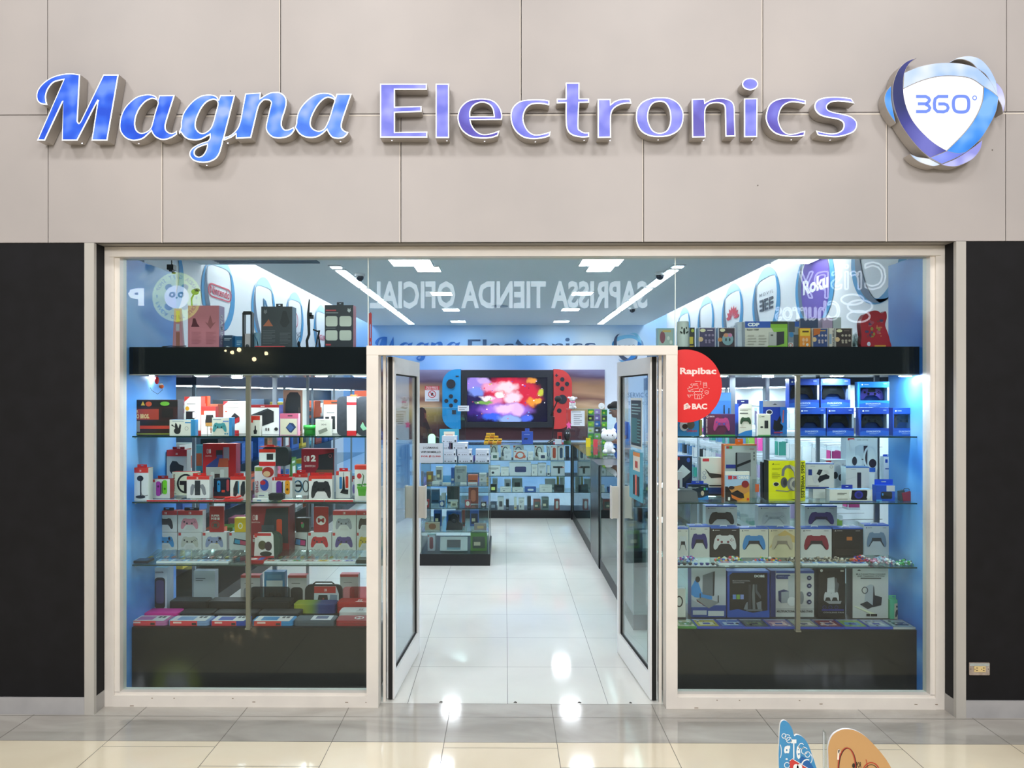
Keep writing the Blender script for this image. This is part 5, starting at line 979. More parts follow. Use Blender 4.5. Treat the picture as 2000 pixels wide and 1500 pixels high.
t = empty('boom_microphone', (PXx(603, 4.70), 4.70, ZT2+.001), 'black jointed microphone arm standing on the left canopy', 'arm'); hh = PXz(603, 585, 4.70)-ZT2
MB().tube([(-.008, 0, 0), (-.012, 0, .05), (.002, 0, .09), (.0, 0, .16)], .009, BLACKM).tube([(.0, 0, .15), (-.003, 0, .22), (.004, 0, hh)], [.010, .008, .004], BLACKM).build('arm', t); MB().box(.004, .03, -.006, .01, .19, .215, BLACKM).box(.006, .02, -.006, .01, .205, .23, BLACKM).build('clamp', t)
t = empty('tripod', (PXx(622, 4.74), 4.74, ZT2+.001), 'small black tripod leaning behind the black carton on the left canopy', 'tripod')
MB().tube([(-.02, 0, 0), (-.002, 0, .09)], .004, BLACKM).build('leg', t); MB().tube([(.012, .01, 0), (0, 0, .09)], .004, BLACKM).build('leg', t); MB().tube([(0, .03, 0), (0, 0, .09)], .004, BLACKM).build('leg', t); MB().tube([(0, 0, .09), (.006, 0, .12)], .006, BLACKM).tube([(.004, 0, .11), (-.035, 0, .125)], .005, BLACKM).build('head', t)
t = empty('headset', (PXx(586, 4.80), 4.80, ZT2+.001), 'small white and dark headset beside the charcoal carton', 'headset'); MB().tube([(-.02, 0, .02), (-.022, 0, .05), (-.012, 0, .08), (0, 0, .088)], .003, M('#d4dce4', .4)).build('band', t); MB().ball(-.008, 0, .035, .01, .012, .02, M('#2a3038', .5), 6).tube([(-.006, 0, .03), (.012, 0, .002)], .003, M('#2a3038', .5)).build('ear_cup', t)
t = empty('toy_scraper', (PXx(723, 4.72), 4.72, ZT2+.001), 'slim red upright stand at the door end of the left canopy', 'stand'); hh = PXz(723, 612, 4.72)-ZT2
mb = MB(); q = rrect(-.009, 0, .009, hh, .003); hs = [rrect(-.003, hh*.12, .003, hh*.2, .001), rrect(-.003, hh*.3, .003, hh*.7, .001)]; mb.prism([q]+hs, 0, .012, M('#d8323c', .4)); mb.tube([(0, .006, hh), (.003, .006, hh+.006)], .003, M('#d8323c', .4)); mb.build('body', t)
mb = MB().tube([(-.09, 0, .004), (-.04, .0, .008), (.0, .0, .006), (.06, 0, .008)], .003, BLACKM, 5); tag(mb.build('cable', loc=(PXx(345, 4.56), 4.56, ZT2)), 'loose black cable along the left canopy edge', 'cable')
o = MB().box(-.09, .09, 0, .03, 0, .006, M('#d84a50', .4)).build('flat_case', loc=(PXx(526, 4.545), 4.545, ZT2+.001)); tag(o, 'flat red case on the left canopy edge before the charcoal carton', 'case')
# right canopy
def onR(name, x0, x1, yt, Y, label, **k): return carton(name, x0, x1, yt, Y, ZT2, label, **k)
t = empty('tumbler', (PXx(1335, 4.66), 4.68, ZT2+.001), 'white cylinder with a dark leaf emblem at the left of the right canopy', 'tumbler'); hh = PXz(1335, 628, 4.66)-ZT2; r_ = 11.5/F*4.66
MB().cyl(0, 0, 0, hh*.98, r_, M('#d6dcd6', .4), 24).cyl(0, 0, hh*.98, hh, r_*.96, M('#c8d0ca', .4), 24).build('body', t)
mb = MB(); 
for (cx_, cz_, rx_, rz_, an) in ((0, .62, .18, .13, 0), (-.5, .58, .26, .035, -.5), (.5, .58, .26, .035, .5), (-.38, .74, .1, .05, 0), (.38, .74, .1, .05, 0)):
    mb.flat([[(cx_*r_+(rx_*r_*math.cos(a)*math.cos(an)-rz_*hh*math.sin(a)*math.sin(an)*.5), cz_*hh+(rx_*r_*math.cos(a)*math.sin(an)+rz_*hh*math.sin(a)*math.cos(an))) for a in [2*PI*k/14 for k in range(14)]]], -r_-.0008, M('#1f2a22', .5))
mb.build('emblem', t)
mini = lambda bg, a, b_: [('r', .05, .03, .95, .97, bg), ('e', .24, .86, .17, .08, '#d8d0a8'), ('r', .5, .84, .82, .89, a), ('e', .12, .42, .14, .12, '#d8b48a'), ('e', .42, .62, .07, .06, b_), ('e', .62, .62, .07, .06, b_), ('e', .82, .62, .07, .06, b_), ('e', .42, .36, .07, .06, b_), ('e', .62, .36, .07, .06, b_), ('e', .82, .36, .07, .06, b_), ('r', .36, .22, .48, .30, b_), ('r', .56, .22, .68, .30, b_)]
onR('toy_box', 1346.5, 1357, 640, 4.68, 'narrow yellow and black collectible box behind the white tumbler', front='#2c2c24', side='#b8c8d8', d=.07, dec=[('r', 0, .2, .7, .55, '#d0b83c'), ('e', .6, .85, .3, .08, '#b8c040'), ('r', 0, 0, .8, .12, '#c8a83a')])
onR('toy_box', 1364.5, 1398, 640, 4.64, 'purple collectible box with rows of tiny figures on the right canopy', front='#b8b4c4', side='#a8c0dc', d=.07, dec=mini('#453a5e', '#d8c8d0', '#8a7a98'))
onR('toy_box', 1402, 1437, 640, 4.64, 'dark collectible box with a pale fish-like cluster on the right canopy', front='#bcb8c4', side='#a8c0dc', d=.07, dec=[('r', .06, .03, .94, .97, '#3a2a34'), ('e', .26, .87, .15, .08, '#ddd4b0'), ('e', .12, .4, .13, .1, '#c8824a'), ('e', .55, .42, .32, .3, '#7fa0a8'), ('e', .45, .62, .14, .1, '#c88a6a'), ('e', .68, .62, .12, .1, '#c07aa0'), ('e', .45, .4, .04, .08, '#2a3038'), ('e', .66, .4, .04, .08, '#2a3038')])
onR('carton', 1455, 1538, 628, 4.64, 'wide green and cream power unit carton with a blue header on the right canopy', front='#cdc8be', side='#c8ccd4', d=.10, dec=[('r', 0, .76, .6, 1, '#2f56b0'), ('t', 'CDP', .06, .81, .34, .95, '#e8ecf4', .06), ('r', .6, .9, 1, 1, '#2a3a2a'), ('r', .6, .76, 1, .9, '#7fae30'), ('p', [(.5, 0), (1, 0), (1, .76), (.62, .76), (.75, .4)], '#8ab848'), ('t', 'Super 1000', .04, .64, .32, .72, '#4a4a4a'), ('ln', .06, .1, .26, .52, 4, '#b0aaa0'), ('ln', .32, .1, .5, .52, 4, '#b0aaa0'), ('r', .56, .08, .74, .60, '#b6b4b0'), ('p', [(.74, .08), (.92, .16), (.92, .62), (.74, .60)], '#34323a'), ('r', .6, .45, .66, .5, '#55534e')])
onR('picture_box', 1539, 1561, 628, 4.66, 'narrow carton with dark photographs and a blue top on the right canopy', front='#7f868f', side='#6f7680', d=.09, dec=[('r', .5, .8, 1, 1, '#2f56a8'), ('r', .05, .6, .6, .98, '#4c5058'), ('e', .3, .5, .2, .1, '#3a7ab0'), ('r', .5, .05, 1, .5, '#4a4c52'), ('r', 0, 0, .45, .2, '#c8c8c4'), ('ring', .22, .1, .18, .08, .06, '#c04a3c')])
onR('white_box', 1440.5, 1452, 629, 4.70, 'plain white upright carton left of the power unit carton', front='#d4dae4', d=.06, dec=[('r', 0, .66, 1, .67, '#b0b8c4')])
onR('toy_box', 1561.5, 1583, 641, 4.64, 'orange-yellow collectible box on the right canopy', front='#e08a34', side='#e0b040', d=.07, dec=[('r', .05, .6, .95, .97, '#e0b83a'), ('r', .25, .78, .85, .86, '#5a3a1c'), ('e', .35, .4, .12, .1, '#e8b48a'), ('e', .65, .4, .12, .1, '#e8b48a'), ('e', .35, .2, .1, .08, '#e8b48a'), ('e', .7, .15, .12, .08, '#d8d0c8')])
onR('toy_box', 1586.5, 1618, 641, 4.64, 'blue and orange collectible box with small figures on the right canopy', front='#c0b4b0', side='#d8d4d0', d=.07, dec=mini('#3a4a7c', '#d09a3a', '#b8a8b0')+[('p', [(.05, .97), (.05, .6), (.45, .7), (.5, .97)], '#b8622c')])
onR('toy_box', 1631, 1665, 641, 4.64, 'brown collectible box with a row of tiny figures on the right canopy', front='#b0a8a0', side='#d0ccc8', d=.07, dec=mini('#3c3030', '#6a5a54', '#a89a8c'))
onR('toy_box', 1619, 1630.5, 641, 4.66, 'narrow pale collectible box edge with dark vertical lettering on the right canopy', front='#cfc4bc', d=.06, dec=[('tr', 'FIGURE', .6, .05, .95, .9, '#1c1c20'), ('r', .05, .2, .45, .7, '#8fa0b4')])
onR('carton', 1563, 1598, 622, 4.84, 'slate carton with white capital lettering at the back of the right canopy', front='#4a5878', side='#3a3448', d=.08, dec=[('t', 'RGN LED', .1, .42, .52, .62, '#b8c4d4'), ('ln', .68, .5, .86, .62, 2, '#8a98b0')])
onR('carton', 1606, 1626, 621, 4.84, 'pale pink carton at the back of the right canopy', front='#cfb4d4', side='#c8acd0', d=.07)
onR('carton', 1627, 1643, 620, 4.84, 'pale mint-white carton at the back of the right canopy', front='#cfdcdc', d=.07)
mb = MB(); rnd = random.Random(4)
for k in range(26):
    a = [(rnd.uniform(-.03, .03), rnd.uniform(0, .06), rnd.uniform(0, .10)) for _ in range(3)]; mb.add(a, [(0, 1, 2)], CRINK)
tag(mb.build('plastic_bag', loc=(PXx(1675, 4.66), 4.66, ZT2+.002)), 'crumpled clear plastic bag beside the red gift bag on the right canopy', 'bag')
t = empty('gift_bag', (PXx(1712, 4.66), 4.66, ZT2+.001), 'tall wavy red gift bag at the right end of the right canopy', 'bag')
def rp(x, y): p = P(x, y, 4.66); return (p.x-PXx(1712, 4.66), p.z-ZT2-.001)
lb = curve_loop([rp(*q)+((1,) if len(q) > 9 else ()) for q in [(1686, 680), (1683, 655), (1681, 630), (1688, 615), (1696, 612), (1704, 607), (1714, 607), (1722, 612), (1730, 608), (1732, 620), (1729, 635), (1734, 650), (1738, 665), (1737, 680)]])
lb = [(a, max(b_, 0)) for a, b_ in lb]
mb = MB().prism([lb], 0, .05, M('#a3232f', .4)); mb.build('bag_body', t)
mb = MB(); rnd = random.Random(2)
for k in range(26):
    a, b_ = rp(rnd.uniform(1692, 1722), rnd.uniform(626, 658)); mb.flat([ell(a, b_, rnd.uniform(.004, .014), rnd.uniform(.004, .012), 7)], -.0006-.00005*k, M(rnd.choice(['#7a3a3c', '#c06a4a', '#5a2a4a', '#8a7a3a', '#a04a5a', '#4a3a5a']), .4))
a = rp(1708, 677); b_ = rp(1730, 674); mb.box(a[0], b_[0], -.002, -.0008, a[1], b_[1], M('#c8903a', .4)); a = rp(1697, 672); mb.ball(a[0], -.0005, a[1], .012, .001, .014, M('#c4c4d4', .4), 6); mb.build('printed_art', t)
carton('toy_box', 1284, 1317, 641, 4.70, ZT2-.0, 'pale collectible box with a grey card seen over the right door post', front='#8fb8c4', side='#a0c0cc', d=.05, dec=[('r', .06, .05, .94, .95, '#a8b8b0'), ('e', .3, .55, .16, .3, '#8a4a5a'), ('r', .3, .8, .8, .9, '#d0b46a'), ('e', .65, .5, .08, .1, '#d8dcd4'), ('e', .8, .3, .08, .1, '#d8dcd4')])
# ---- top shelf
Z = RZ[3]; gd = 'gamepad window cartons on the top right shelf'
carton('controller_box', 1324, 1365, 815, Y1, Z, 'blue carton with a brown object partly behind the red disc sticker', front='#2f86c4', side='#2a70a8', d=.05, dec=[('e', .3, .55, .22, .3, '#d0dce4'), ('e', .34, .5, .14, .14, '#3c2c28'), ('e', .62, .6, .18, .24, '#5c5a50'), ('t', 'Deluxe', .42, .2, .92, .36, '#c03c4c')])
carton('cable_box', 1366, 1371.5, 820, Y1, Z, 'narrow olive and black carton edge, top right shelf', front='#8a8a4a', side='#23242a', d=.05)
carton('controller_box', 1378, 1436, 809, Y1+.02, Z, 'purple and crimson carton with a glowing blue-pink gamepad', front='#4a2850', side='#5a48a0', top='#3a2850', d=.05, dec=[('r', 0, 0, 1, .04, '#3f9a3c'), ('p', [(.1, .05), (.6, .05), (.8, .4), (.5, .98), (0, .98), (0, .3)], '#5a2440'), ('pad', .26, .22, .82, .84, '#a83a70', '#7a3068', '#3a4aa0'), ('e', .68, .68, .1, .12, '#4a6ad0'), ('ring', .06, .88, .035, .05, .012, '#d8ccd4'), ('t', 'XBOX', .12, .85, .3, .92, '#d8ccd4'), ('tr', 'HEART BREAKER', .01, .12, .055, .78, '#d8ccd4')])
carton('headset_box', 1389, 1428, 767, Y3, Z, 'tall blue carton with a black headset behind the crimson carton', front='#3a72b4', side='#4a84c0', d=.07, dec=[('r', 0, .8, 1, 1, '#4f86c0'), ('p', [(.1, .32), (.3, .38), (.6, .3), (.62, .7), (.68, .7), (.7, .3), (.5, .2), (.1, .22)], '#1c2430'), ('r', .86, .28, .92, .62, '#1c2430')])
carton('controller_box', 1442, 1469, 789, Y1+.03, Z, 'narrow white and blue carton with a dark green gamepad and navy tab', front='#dcd8cc', side='#2a4aa8', top='#26327a', d=.07, tab='#232a66', tabp=(-.0, .85, .016), dec=[('p', [(0, 1), (.3, 1), (0, .9)], '#28307c'), ('p', [(0, 0), (1, 0), (1, .18), (.5, .14), (0, .05)], '#2f7ac0'), ('ln', .1, .78, .9, .86, 2, '#8a8880'), ('r', .1, .69, .7, .72, '#34343c'), ('pad', .12, .36, .92, .58, '#2f4a34', None, '#16241a'), ('ln', .1, .24, .7, .28, 1, '#a89c8c')])
carton('battery_box', 1480, 1505, 809, Y1+.01, Z, 'small cream carton with a black block and green lower edge', front='#e4e2d4', side='#d8d6c8', d=.045, dec=[('r', 0, 0, 1, .04, '#4a9a48'), ('ring', .18, .88, .07, .04, .02, '#6a9a4a'), ('r', .28, .86, .52, .9, '#6a6a60'), ('r', .52, .34, .82, .70, '#26282c'), ('e', .3, .4, .12, .04, '#26282c')])
carton('charger_box', 1490, 1537, 783, Y2+.01, Z, 'blue carton with a grey header and black curved dock on the top right shelf', front='#1f3c9c', side='#2f6fc0', d=.07, dec=[('r', 0, .82, 1, 1, '#b8b4b0'), ('p', [(.4, .88), (.5, .92), (.6, .88)], '#44403e'), ('r', .72, 0, 1, .82, '#3a82c8'), ('ring', .26, .66, .14, .08, .03, '#e8e8ec'), ('e', .26, .66, .1, .05, '#2a2c34'), ('p', [(.42, .18), (.46, .44), (.58, .4), (.72, .58), (.76, .42), (.72, .34), (.84, .25), (.8, .12), (.5, .1)], '#15161c'), ('p', [(.8, .35), (.85, .35), (.88, .72), (.83, .72)], '#d8706a'), ('r', .45, .04, .82, .08, '#a83c5c')])
def ds(x0, x1, yt, zb, Y, label, pad_, hdr='#1f3f9c', lbl='WIRELESS', win='#8896ac', glow=None):
    h = .118; X0, X1 = PXx(x0, Y)+.0006, PXx(x1, Y)-.0006; w = X1-X0; h = PXz((x0+x1)/2, yt, Y)-zb
    t = empty('controller_box', ((X0+X1)/2, Y, zb+.0008), label, 'box', gd)
    B_ = M(hdr, .35); mb = MB()
    mb.box(-w/2, w/2, 0, .06, 0, h*.27, B_); mb.box(-w/2, w/2, 0, .06, h*.78, h, B_); mb.box(-w/2, w/2, .045, .06, h*.27, h*.78, M('#2a4a8c', .4)); mb.box(-w/2, -w/2+.006, 0, .045, h*.27, h*.78, B_); mb.box(w/2-.012, w/2, 0, .045, h*.27, h*.78, M(win, .35))
    decal(mb, -w/2, w/2, 0, h, 0, [('p', [(0, 0), (1, 0), (1, .16), (.5, .22), (0, .14)], '#2458b8'), ('t', 'DUALSHOCK', .22, .12, .72, .18, '#c8d8f0', .01), ('ln', .32, .05, .64, .09, 2, '#90aedc'), ('e', .1, .89, .03, .03, '#e0e8f4'), ('ln', .16, .87, .36, .93, 1, '#b0c4e8'), ('ln', .8, .9, .95, .95, 1, '#90a8d8')]); mb.build('card', t)
    m2 = MB(); pad(m2, -w*.40, h*.30, w*.38, h*.74, .030, pad_, None, '#0e1014', glow or '#30343c'); m2.prism([[( -w*.40+a*w*.78, h*.30+b_*h*.44) for a, b_ in PADL]], .030, .042, M(pad_, .35)); m2.build('controller', t)
    MB().box(-w/2+.0062, w/2-.0125, .001, .0018, h*.275, h*.775, CLEAR).build('clear_window', t)
    return t
Yd = 4.62
for (a, b_, nm, col, hd, wn) in ((1561, 1613, 'lower left of the four beside the post, plain black gamepad', '#23252b', '#1d46a4', '#9fb0c4'), (1614.5, 1668, 'lower row second from the post, black gamepad', '#1c1e22', '#1b3a94', '#8090a4'), (1680, 1736, 'lower row third from the post, silver-black gamepad', '#3c4048', '#1b409e', '#b8c8dc'), (1744, 1797, 'lower row at the right end, dark camouflage gamepad', '#4a4a44', '#1d4aa8', '#c8d8e8')):
    ds(a, b_, 797, Z, Yd, 'blue window carton, '+nm, col, hd, win=wn)
zu = PXz(1640, 797, Yd)+.0025
for (a, b_, yt, nm, col, hd, wn) in ((1541, 1600, 740, 'upper row crossing the post, black gamepad', '#2a2226', '#22409a', '#9098b0'), (1603, 1661, 740, 'upper row middle, glossy black gamepad', '#101216', '#243f98', '#7886a8'), (1678, 1737, 746, 'upper row right, bright blue carton with violet gamepad', '#6a5ac8', '#1f7ed0', '#a8d0f4')):
    ds(a, b_, yt, zu, Yd, 'blue window carton, '+nm, col, hd, win=wn)
# ---- second shelf
Z = RZ[2]
carton('console_cover_box', 1323.5, 1352, 891, Y3, Z, 'dark carton with a white slab console and red logo, second right shelf far left', front='#20263c', side='#5a74a8', top='#3f6fc0', d=.07, dec=[('r', 0, .9, .14, .97, '#c83a3a'), ('p', [(0, .62), (.34, .78), (.9, .6), (.4, .44), (0, .4)], '#d4d6d8'), ('p', [(.4, .44), (.9, .6), (.88, .48), (.42, .3)], '#3a3a40'), ('e', .74, .9, .12, .06, '#3a5ab0')])
carton('white_console_box', 1323.5, 1333, 922, Y2, Z, 'narrow white console-shaped carton, second right shelf far left', front='#d4d6dc', side='#c0c4cc', d=.06, dec=[('r', 0, .1, .4, .7, '#7a4a6a')])
carton('headset_box', 1344, 1384, 946, Y1+.075, Z, 'small black and blue carton with a beige earpiece and blue tab', front='#1e2c3c', side='#2a4fb8', top='#2548b4', d=.05, tab='#2545b0', dec=[('p', [(0, 0), (1, 0), (1, .3), (.7, .14), (0, .1)], '#2a82c8'), ('ln', .1, .72, .5, .8, 2, '#b8c0c0'), ('r', .76, .62, .85, .78, '#4ac06a'), ('r', .87, .62, .96, .78, '#4a8ad0'), ('e', .7, .42, .08, .16, '#c8b4a0'), ('ln', .62, .86, .9, .9, 1, '#d0d4d8')])
carton('console_cover_box', 1369, 1409, 894, Y3-.03, Z, 'cream carton with a tilted white console and a red name square', front='#dcd6cc', side='#c8c4bc', d=.07, dec=[('r', .08, .90, .40, .975, '#c8343c'), ('p', [(.18, .72), (.6, .86), (1, .74), (1, .58), (.42, .62)], '#d8d6cc'), ('p', [(.18, .72), (.42, .60), (1, .56), (1, .48), (.5, .46), (.4, .52)], '#3c3834'), ('r', 0, .05, 1, .22, '#2a4078'), ('r', .4, .25, 1, .28, '#2c2c30'), ('ring', .16, .6, .09, .045, .02, '#8a8aa0'), ('ring', .16, .48, .09, .045, .02, '#4a62a0'), ('r', .25, .01, 1, .05, '#26262c')])
carton('console_cover_box', 1413, 1478, 868, Y2+.03, Z, 'tall grey carton with orange edges and a steel-grey console', front='#c2c6c6', side='#ef6a2c', top='#f07a3a', d=.05, tab='#f26a24', tabp=(.38, .62, .022), dec=[('r', 0, .0, .035, 1, '#ef7638'), ('r', 0, .975, 1, 1, '#f07a3c'), ('r', .08, .92, .17, .965, '#b8443c'), ('r', .17, .92, .26, .965, '#5aa048'), ('r', .07, .55, .40, .62, '#2f3a94'), ('p', [(.38, .50), (.38, .84), (.44, .85), (.82, .84), (.82, .40), (.44, .40)], '#8e9096'), ('p', [(.36, .40), (.36, .84), (.41, .85), (.41, .40)], '#2c2e34'), ('p', [(.41, .62), (.82, .72), (.82, .67), (.41, .57)], '#25262c'), ('ln', .78, .90, .97, .93, 1, '#c86a5a'), ('r', .9, .82, .93, .86, '#4a4c50'), ('r', .9, .76, .93, .80, '#4a4c50'), ('r', .9, .70, .93, .74, '#4a4c50')])
carton('game_case', 1416, 1464, 921, Y1, Z, 'game case with racing cars in orange flames and a white top band', 'game case', front='#e8e4dc', side='#d0d4dc', d=.014, dec=[('r', 0, .0, 1, .88, '#c88a4a'), ('p', [(0, .45), (1, .6), (1, .88), (0, .88)], '#a8c0dc'), ('p', [(0, 0), (.5, 0), (.1, .5), (0, .5)], '#2c2424'), ('p', [(.5, .0), (1, 0), (1, .35), (.7, .2)], '#e0a030'), ('p', [(.24, .28), (.5, .38), (.75, .26), (.78, .12), (.5, .08), (.3, .16)], '#241a1c'), ('p', [(.24, .24), (.5, .14), (.72, .08), (.5, .04), (.28, .12)], '#e0762c'), ('e', .26, .46, .12, .06, '#3a2a2a'), ('e', .82, .58, .15, .12, '#8c2a30'), ('r', .12, .74, .28, .86, '#c8303c'), ('t', '2K', .32, .75, .5, .85, '#c02c38', .06), ('t', 'DRIVE', .54, .75, .96, .85, '#f0f0f0', .06), ('r', .11, .04, .2, .15, '#e8e4e0'), ('r', .88, .04, .97, .12, '#d8402c')])
t = carton('headset_box', 1501, 1573, 900, 4.615, Z, 'bright yellow carton with a grey headset and black vertical lettering', front='#e6e21c', side='#1f2224', top='#2a2c2c', d=.085, dec=[('r', .0, 0, 1, .05, '#c8c830'), ('p', [(.6, .045), (.78, 0), (.86, .0), (.86, .045)], '#2a2c24'), ('p', [(.35, .62), (.36, .78), (.45, .88), (.58, .90), (.70, .84), (.76, .7), (.76, .6), (.7, .6), (.68, .72), (.6, .8), (.5, .82), (.44, .76), (.42, .62)], '#7c7a7c'), ('p', [(.58, .9), (.72, .84), (.78, .68), (.78, .58), (.70, .60), (.70, .72), (.62, .82)], '#c8c2b8'), ('e', .42, .46, .095, .13, '#5c5a5e'), ('e', .44, .46, .05, .08, '#3a383c'), ('e', .66, .42, .16, .17, '#8a888a'), ('e', .70, .42, .13, .15, '#c4beb4'), ('e', .71, .42, .08, .09, '#7a787c'), ('p', [(.18, .26), (.2, .28), (.5, .25), (.6, .28), (.6, .26), (.5, .23), (.2, .25)], '#8a8878'), ('e', .2, .42, .09, .055, '#e8e2c0')])
decx = MB(); w_ = PXx(1573, 4.615)-PXx(1501, 4.615); h_ = PXz(1537, 900, 4.615)-Z
decal(decx, -w_/2, w_/2, 0, h_, -.0053, [('e', .2, .42, .07, .045, '#2c2c28'), ('td', 'HS65 WIRELESS', .875, .08, .965, .96, '#23241c'), ('p', [(.08, .90), (.12, .94), (.15, .91)], '#4a4a20'), ('ln', .16, .905, .34, .925, 1, '#6a6a20'), ('ln', .08, .78, .34, .82, 2, '#9a9820'), ('ln', .08, .56, .3, .72, 4, '#a8a61c')]); decx.build('print', t)
# three little boxes behind
carton('vr_charger_box', 1573.5, 1629, 905, Y2, Z+.062, 'white carton with two dark ring controllers, raised on a white block', front='#e4e2e0', side='#c4d4e0', top='#4a74c0', d=.08, dec=[('r', 0, .955, 1, 1, '#4468b4'), ('r', 0, 0, .82, .07, '#2a3f90'), ('r', .09, .53, .22, .76, '#2a3f90'), ('p', [(.38, .58), (.46, .76), (.60, .74), (.50, .52)], '#2c2c34'), ('p', [(.60, .74), (.78, .72), (.84, .58), (.75, .56)], '#d4d0d0'), ('p', [(.24, .5), (.36, .55), (.42, .5), (.44, .3), (.34, .2), (.26, .3)], '#d8d6d8'), ('p', [(.42, .36), (.48, .5), (.72, .58), (.84, .5), (.82, .4), (.66, .36), (.48, .24)], '#24242c'), ('ln', .16, .87, .38, .90, 1, '#8a8a90'), ('ring', .9, .86, .06, .06, .015, '#9a9aa0'), ('ln', .06, .1, .6, .14, 1, '#a8a0a0')])
o = MB().box(-.045, .045, 0, .07, 0, .060, M('#dcdcda', .4)).build('riser_block', loc=(PXx(1602, Y2), Y2+.001, Z+.001)); tag(o, 'plain white riser block under the ring controller carton', 'block')
carton('console_cover_box', 1611, 1652, 898, Y3, Z, 'pale carton with a white headset and red name square, behind the ring controller carton', front='#d2d8e0', side='#b4c4d0', top='#a8ccd8', d=.08, dec=[('r', .05, .88, .3, .97, '#c43440'), ('p', [(.5, .2), (.5, .8), (.9, .9), (.92, .1)], '#b4bcc6'), ('ring', .6, .7, .28, .24, .1, '#e0e4e8'), ('e', .5, .56, .12, .1, '#2c2e36'), ('e', .78, .5, .14, .1, '#2c2e36'), ('p', [(.5, .2), (.9, .3), (.86, .12), (.52, .1)], '#e0e4e8'), ('r', .94, .1, .98, .85, '#3a3c44')])
carton('console_cover_box', 1652.5, 1714, 856, Y4, Z, 'large white carton with a white console and headset, second right shelf', front='#e2e6ec', side='#c4d4e4', d=.08, dec=[('r', .05, .96, .26, 1, '#c8303c'), ('t', 'GAME CENTRE', .34, .955, .7, .985, '#a8acb2'), ('p', [(.28, .36), (.28, .84), (.42, .88), (.7, .88), (.7, .36)], '#c4ccd6'), ('p', [(.58, .36), (.55, .86), (.68, .86), (.66, .36)], '#3a2a38'), ('r', .42, .6, .58, .62, '#5a5058'), ('ring', .76, .64, .22, .22, .06, '#d8dee6'), ('e', .84, .54, .12, .08, '#32283a'), ('e', .34, .56, .16, .13, '#d4dae2'), ('e', .26, .58, .08, .08, '#3a343e'), ('r', .1, .8, .24, .98, '#e2e6ec'), ('r', .72, .38, .92, .46, '#2f5fc4')])
carton('console_accessory_box', 1652, 1698, 912, Y2+.02, Z+.0, 'white carton with a slim dark charging bar, second right shelf', front='#e0e0e2', side='#ccd8e2', top='#5a8ad0', d=.07, dec=[('r', 0, .965, 1, 1, '#4a74c0'), ('ln', .22, .9, .5, .93, 1, '#9a9aa0'), ('r', .48, .3, .65, .82, '#3a3644'), ('r', .50, .3, .63, .36, '#5a5664'), ('p', [(0, .6), (.48, .7), (.48, .69), (0, .58)], '#d0d0d2')])
carton('handheld_box', 1620, 1704, 956, Y1, Z, 'long low white carton with a handheld screen between two grips', front='#dedcd6', side='#c4c8c8', top='#7aa0d0', d=.06, tab='#26389c', tabp=(.32, .58, .016), dec=[('r', 0, 0, 1, .06, '#3a5aa8'), ('rr', .50, .14, .88, .92, '#1c1c24', .03), ('e', .68, .56, .10, .32, '#3434a0'), ('e', .68, .56, .06, .2, '#2a2a6c'), ('p', [(.46, .3), (.5, .3), (.52, .9), (.47, .95), (.45, .7)], '#e8e8ea'), ('p', [(.86, .3), (.9, .9), (.96, .95), (.97, .6), (.92, .2)], '#e8e8ea'), ('ln', .18, .55, .4, .75, 2, '#6a6a66'), ('ln', .18, .15, .5, .3, 1, '#a8a49c')])
carton('remote_box', 1726, 1753, 892, Y3, Z, 'slim white carton with a blue header and grey remote, second right shelf', front='#e4e8f0', side='#d0dcec', top='#3a64c8', d=.05, tab='#2a54c0', tabp=(.05, .95, .008), dec=[('r', .1, .84, .28, .93, '#2a4ab0'), ('ln', .1, .66, .95, .72, 1, '#3a4a9a'), ('p', [(.5, .05), (.6, .55), (.82, .55), (.9, .3), (.8, .05)], '#5a6a98'), ('e', .7, .4, .08, .08, '#c8d0e0')])
carton('camera_box', 1711, 1748, 948, Y1+.02, Z, 'small blue carton with a black camera block and blue tab', front='#2452b8', side='#1f4aa8', top='#3a6ad0', d=.05, tab='#1f49c4', tabp=(.0, .98, .022), dec=[('r', .5, .62, 1, .98, '#c4c4cc'), ('r', 0, .6, .55, 1, '#2a50b4'), ('rr', .25, .15, .85, .6, '#22262a', .08), ('r', .0, 0, .3, .1, '#4a9ad8'), ('r', .3, .36, .38, .5, '#4a8ac8')])
t = empty('small_bag', (PXx(1770, 4.62), 4.62, Z+.001), 'small dark red and grey slanted accessory at the right end of the second shelf', 'bag')
MB().prism([[(-.038, 0), (-.04, .06), (-.012, .068), (.0, .03), (-.01, 0)]], 0, .03, M('#3a4a4e', .4)).prism([[(-.02, 0), (.034, .0), (.046, .055), (.02, .062), (-.028, .05)]], -.004, .0, M('#8e2438', .4)).tube([(-.02, .01, .06), (-.005, .01, .078), (.02, .01, .076), (.03, .01, .06)], .002, M('#3a3a40', .5), 6).build('body', t)
t = empty('charging_dock', (PXx(1343, 4.58), 4.58, Z+.001), 'grey charging dock at the left end of the second right shelf', 'dock')
MB().prism([[(-.07, 0), (-.07, .065), (-.045, .075), (.03, .075), (.058, .06), (.068, 0)]], 0, .07, M('#646a70', .4)).build('body', t)
MB().box(-.04, -.012, .02, .05, .0752, .084, M('#7d848a', .4)).box(.01, .034, .02, .05, .0752, .086, M('#7d848a', .4)).build('cradle', t)
t = empty('clear_phone_case', (PXx(1483, 4.62), 4.66, Z+.001), 'clear phone case box with an orange label next to the yellow carton', 'case')
MB().rbox(-.024, .024, 0, .02, 0, .13, .006, CLEAR).build('shell', t); MB().box(-.012, .012, -.001, .001, .05, .1, M('#d8643c', .4)).build('label_card', t)
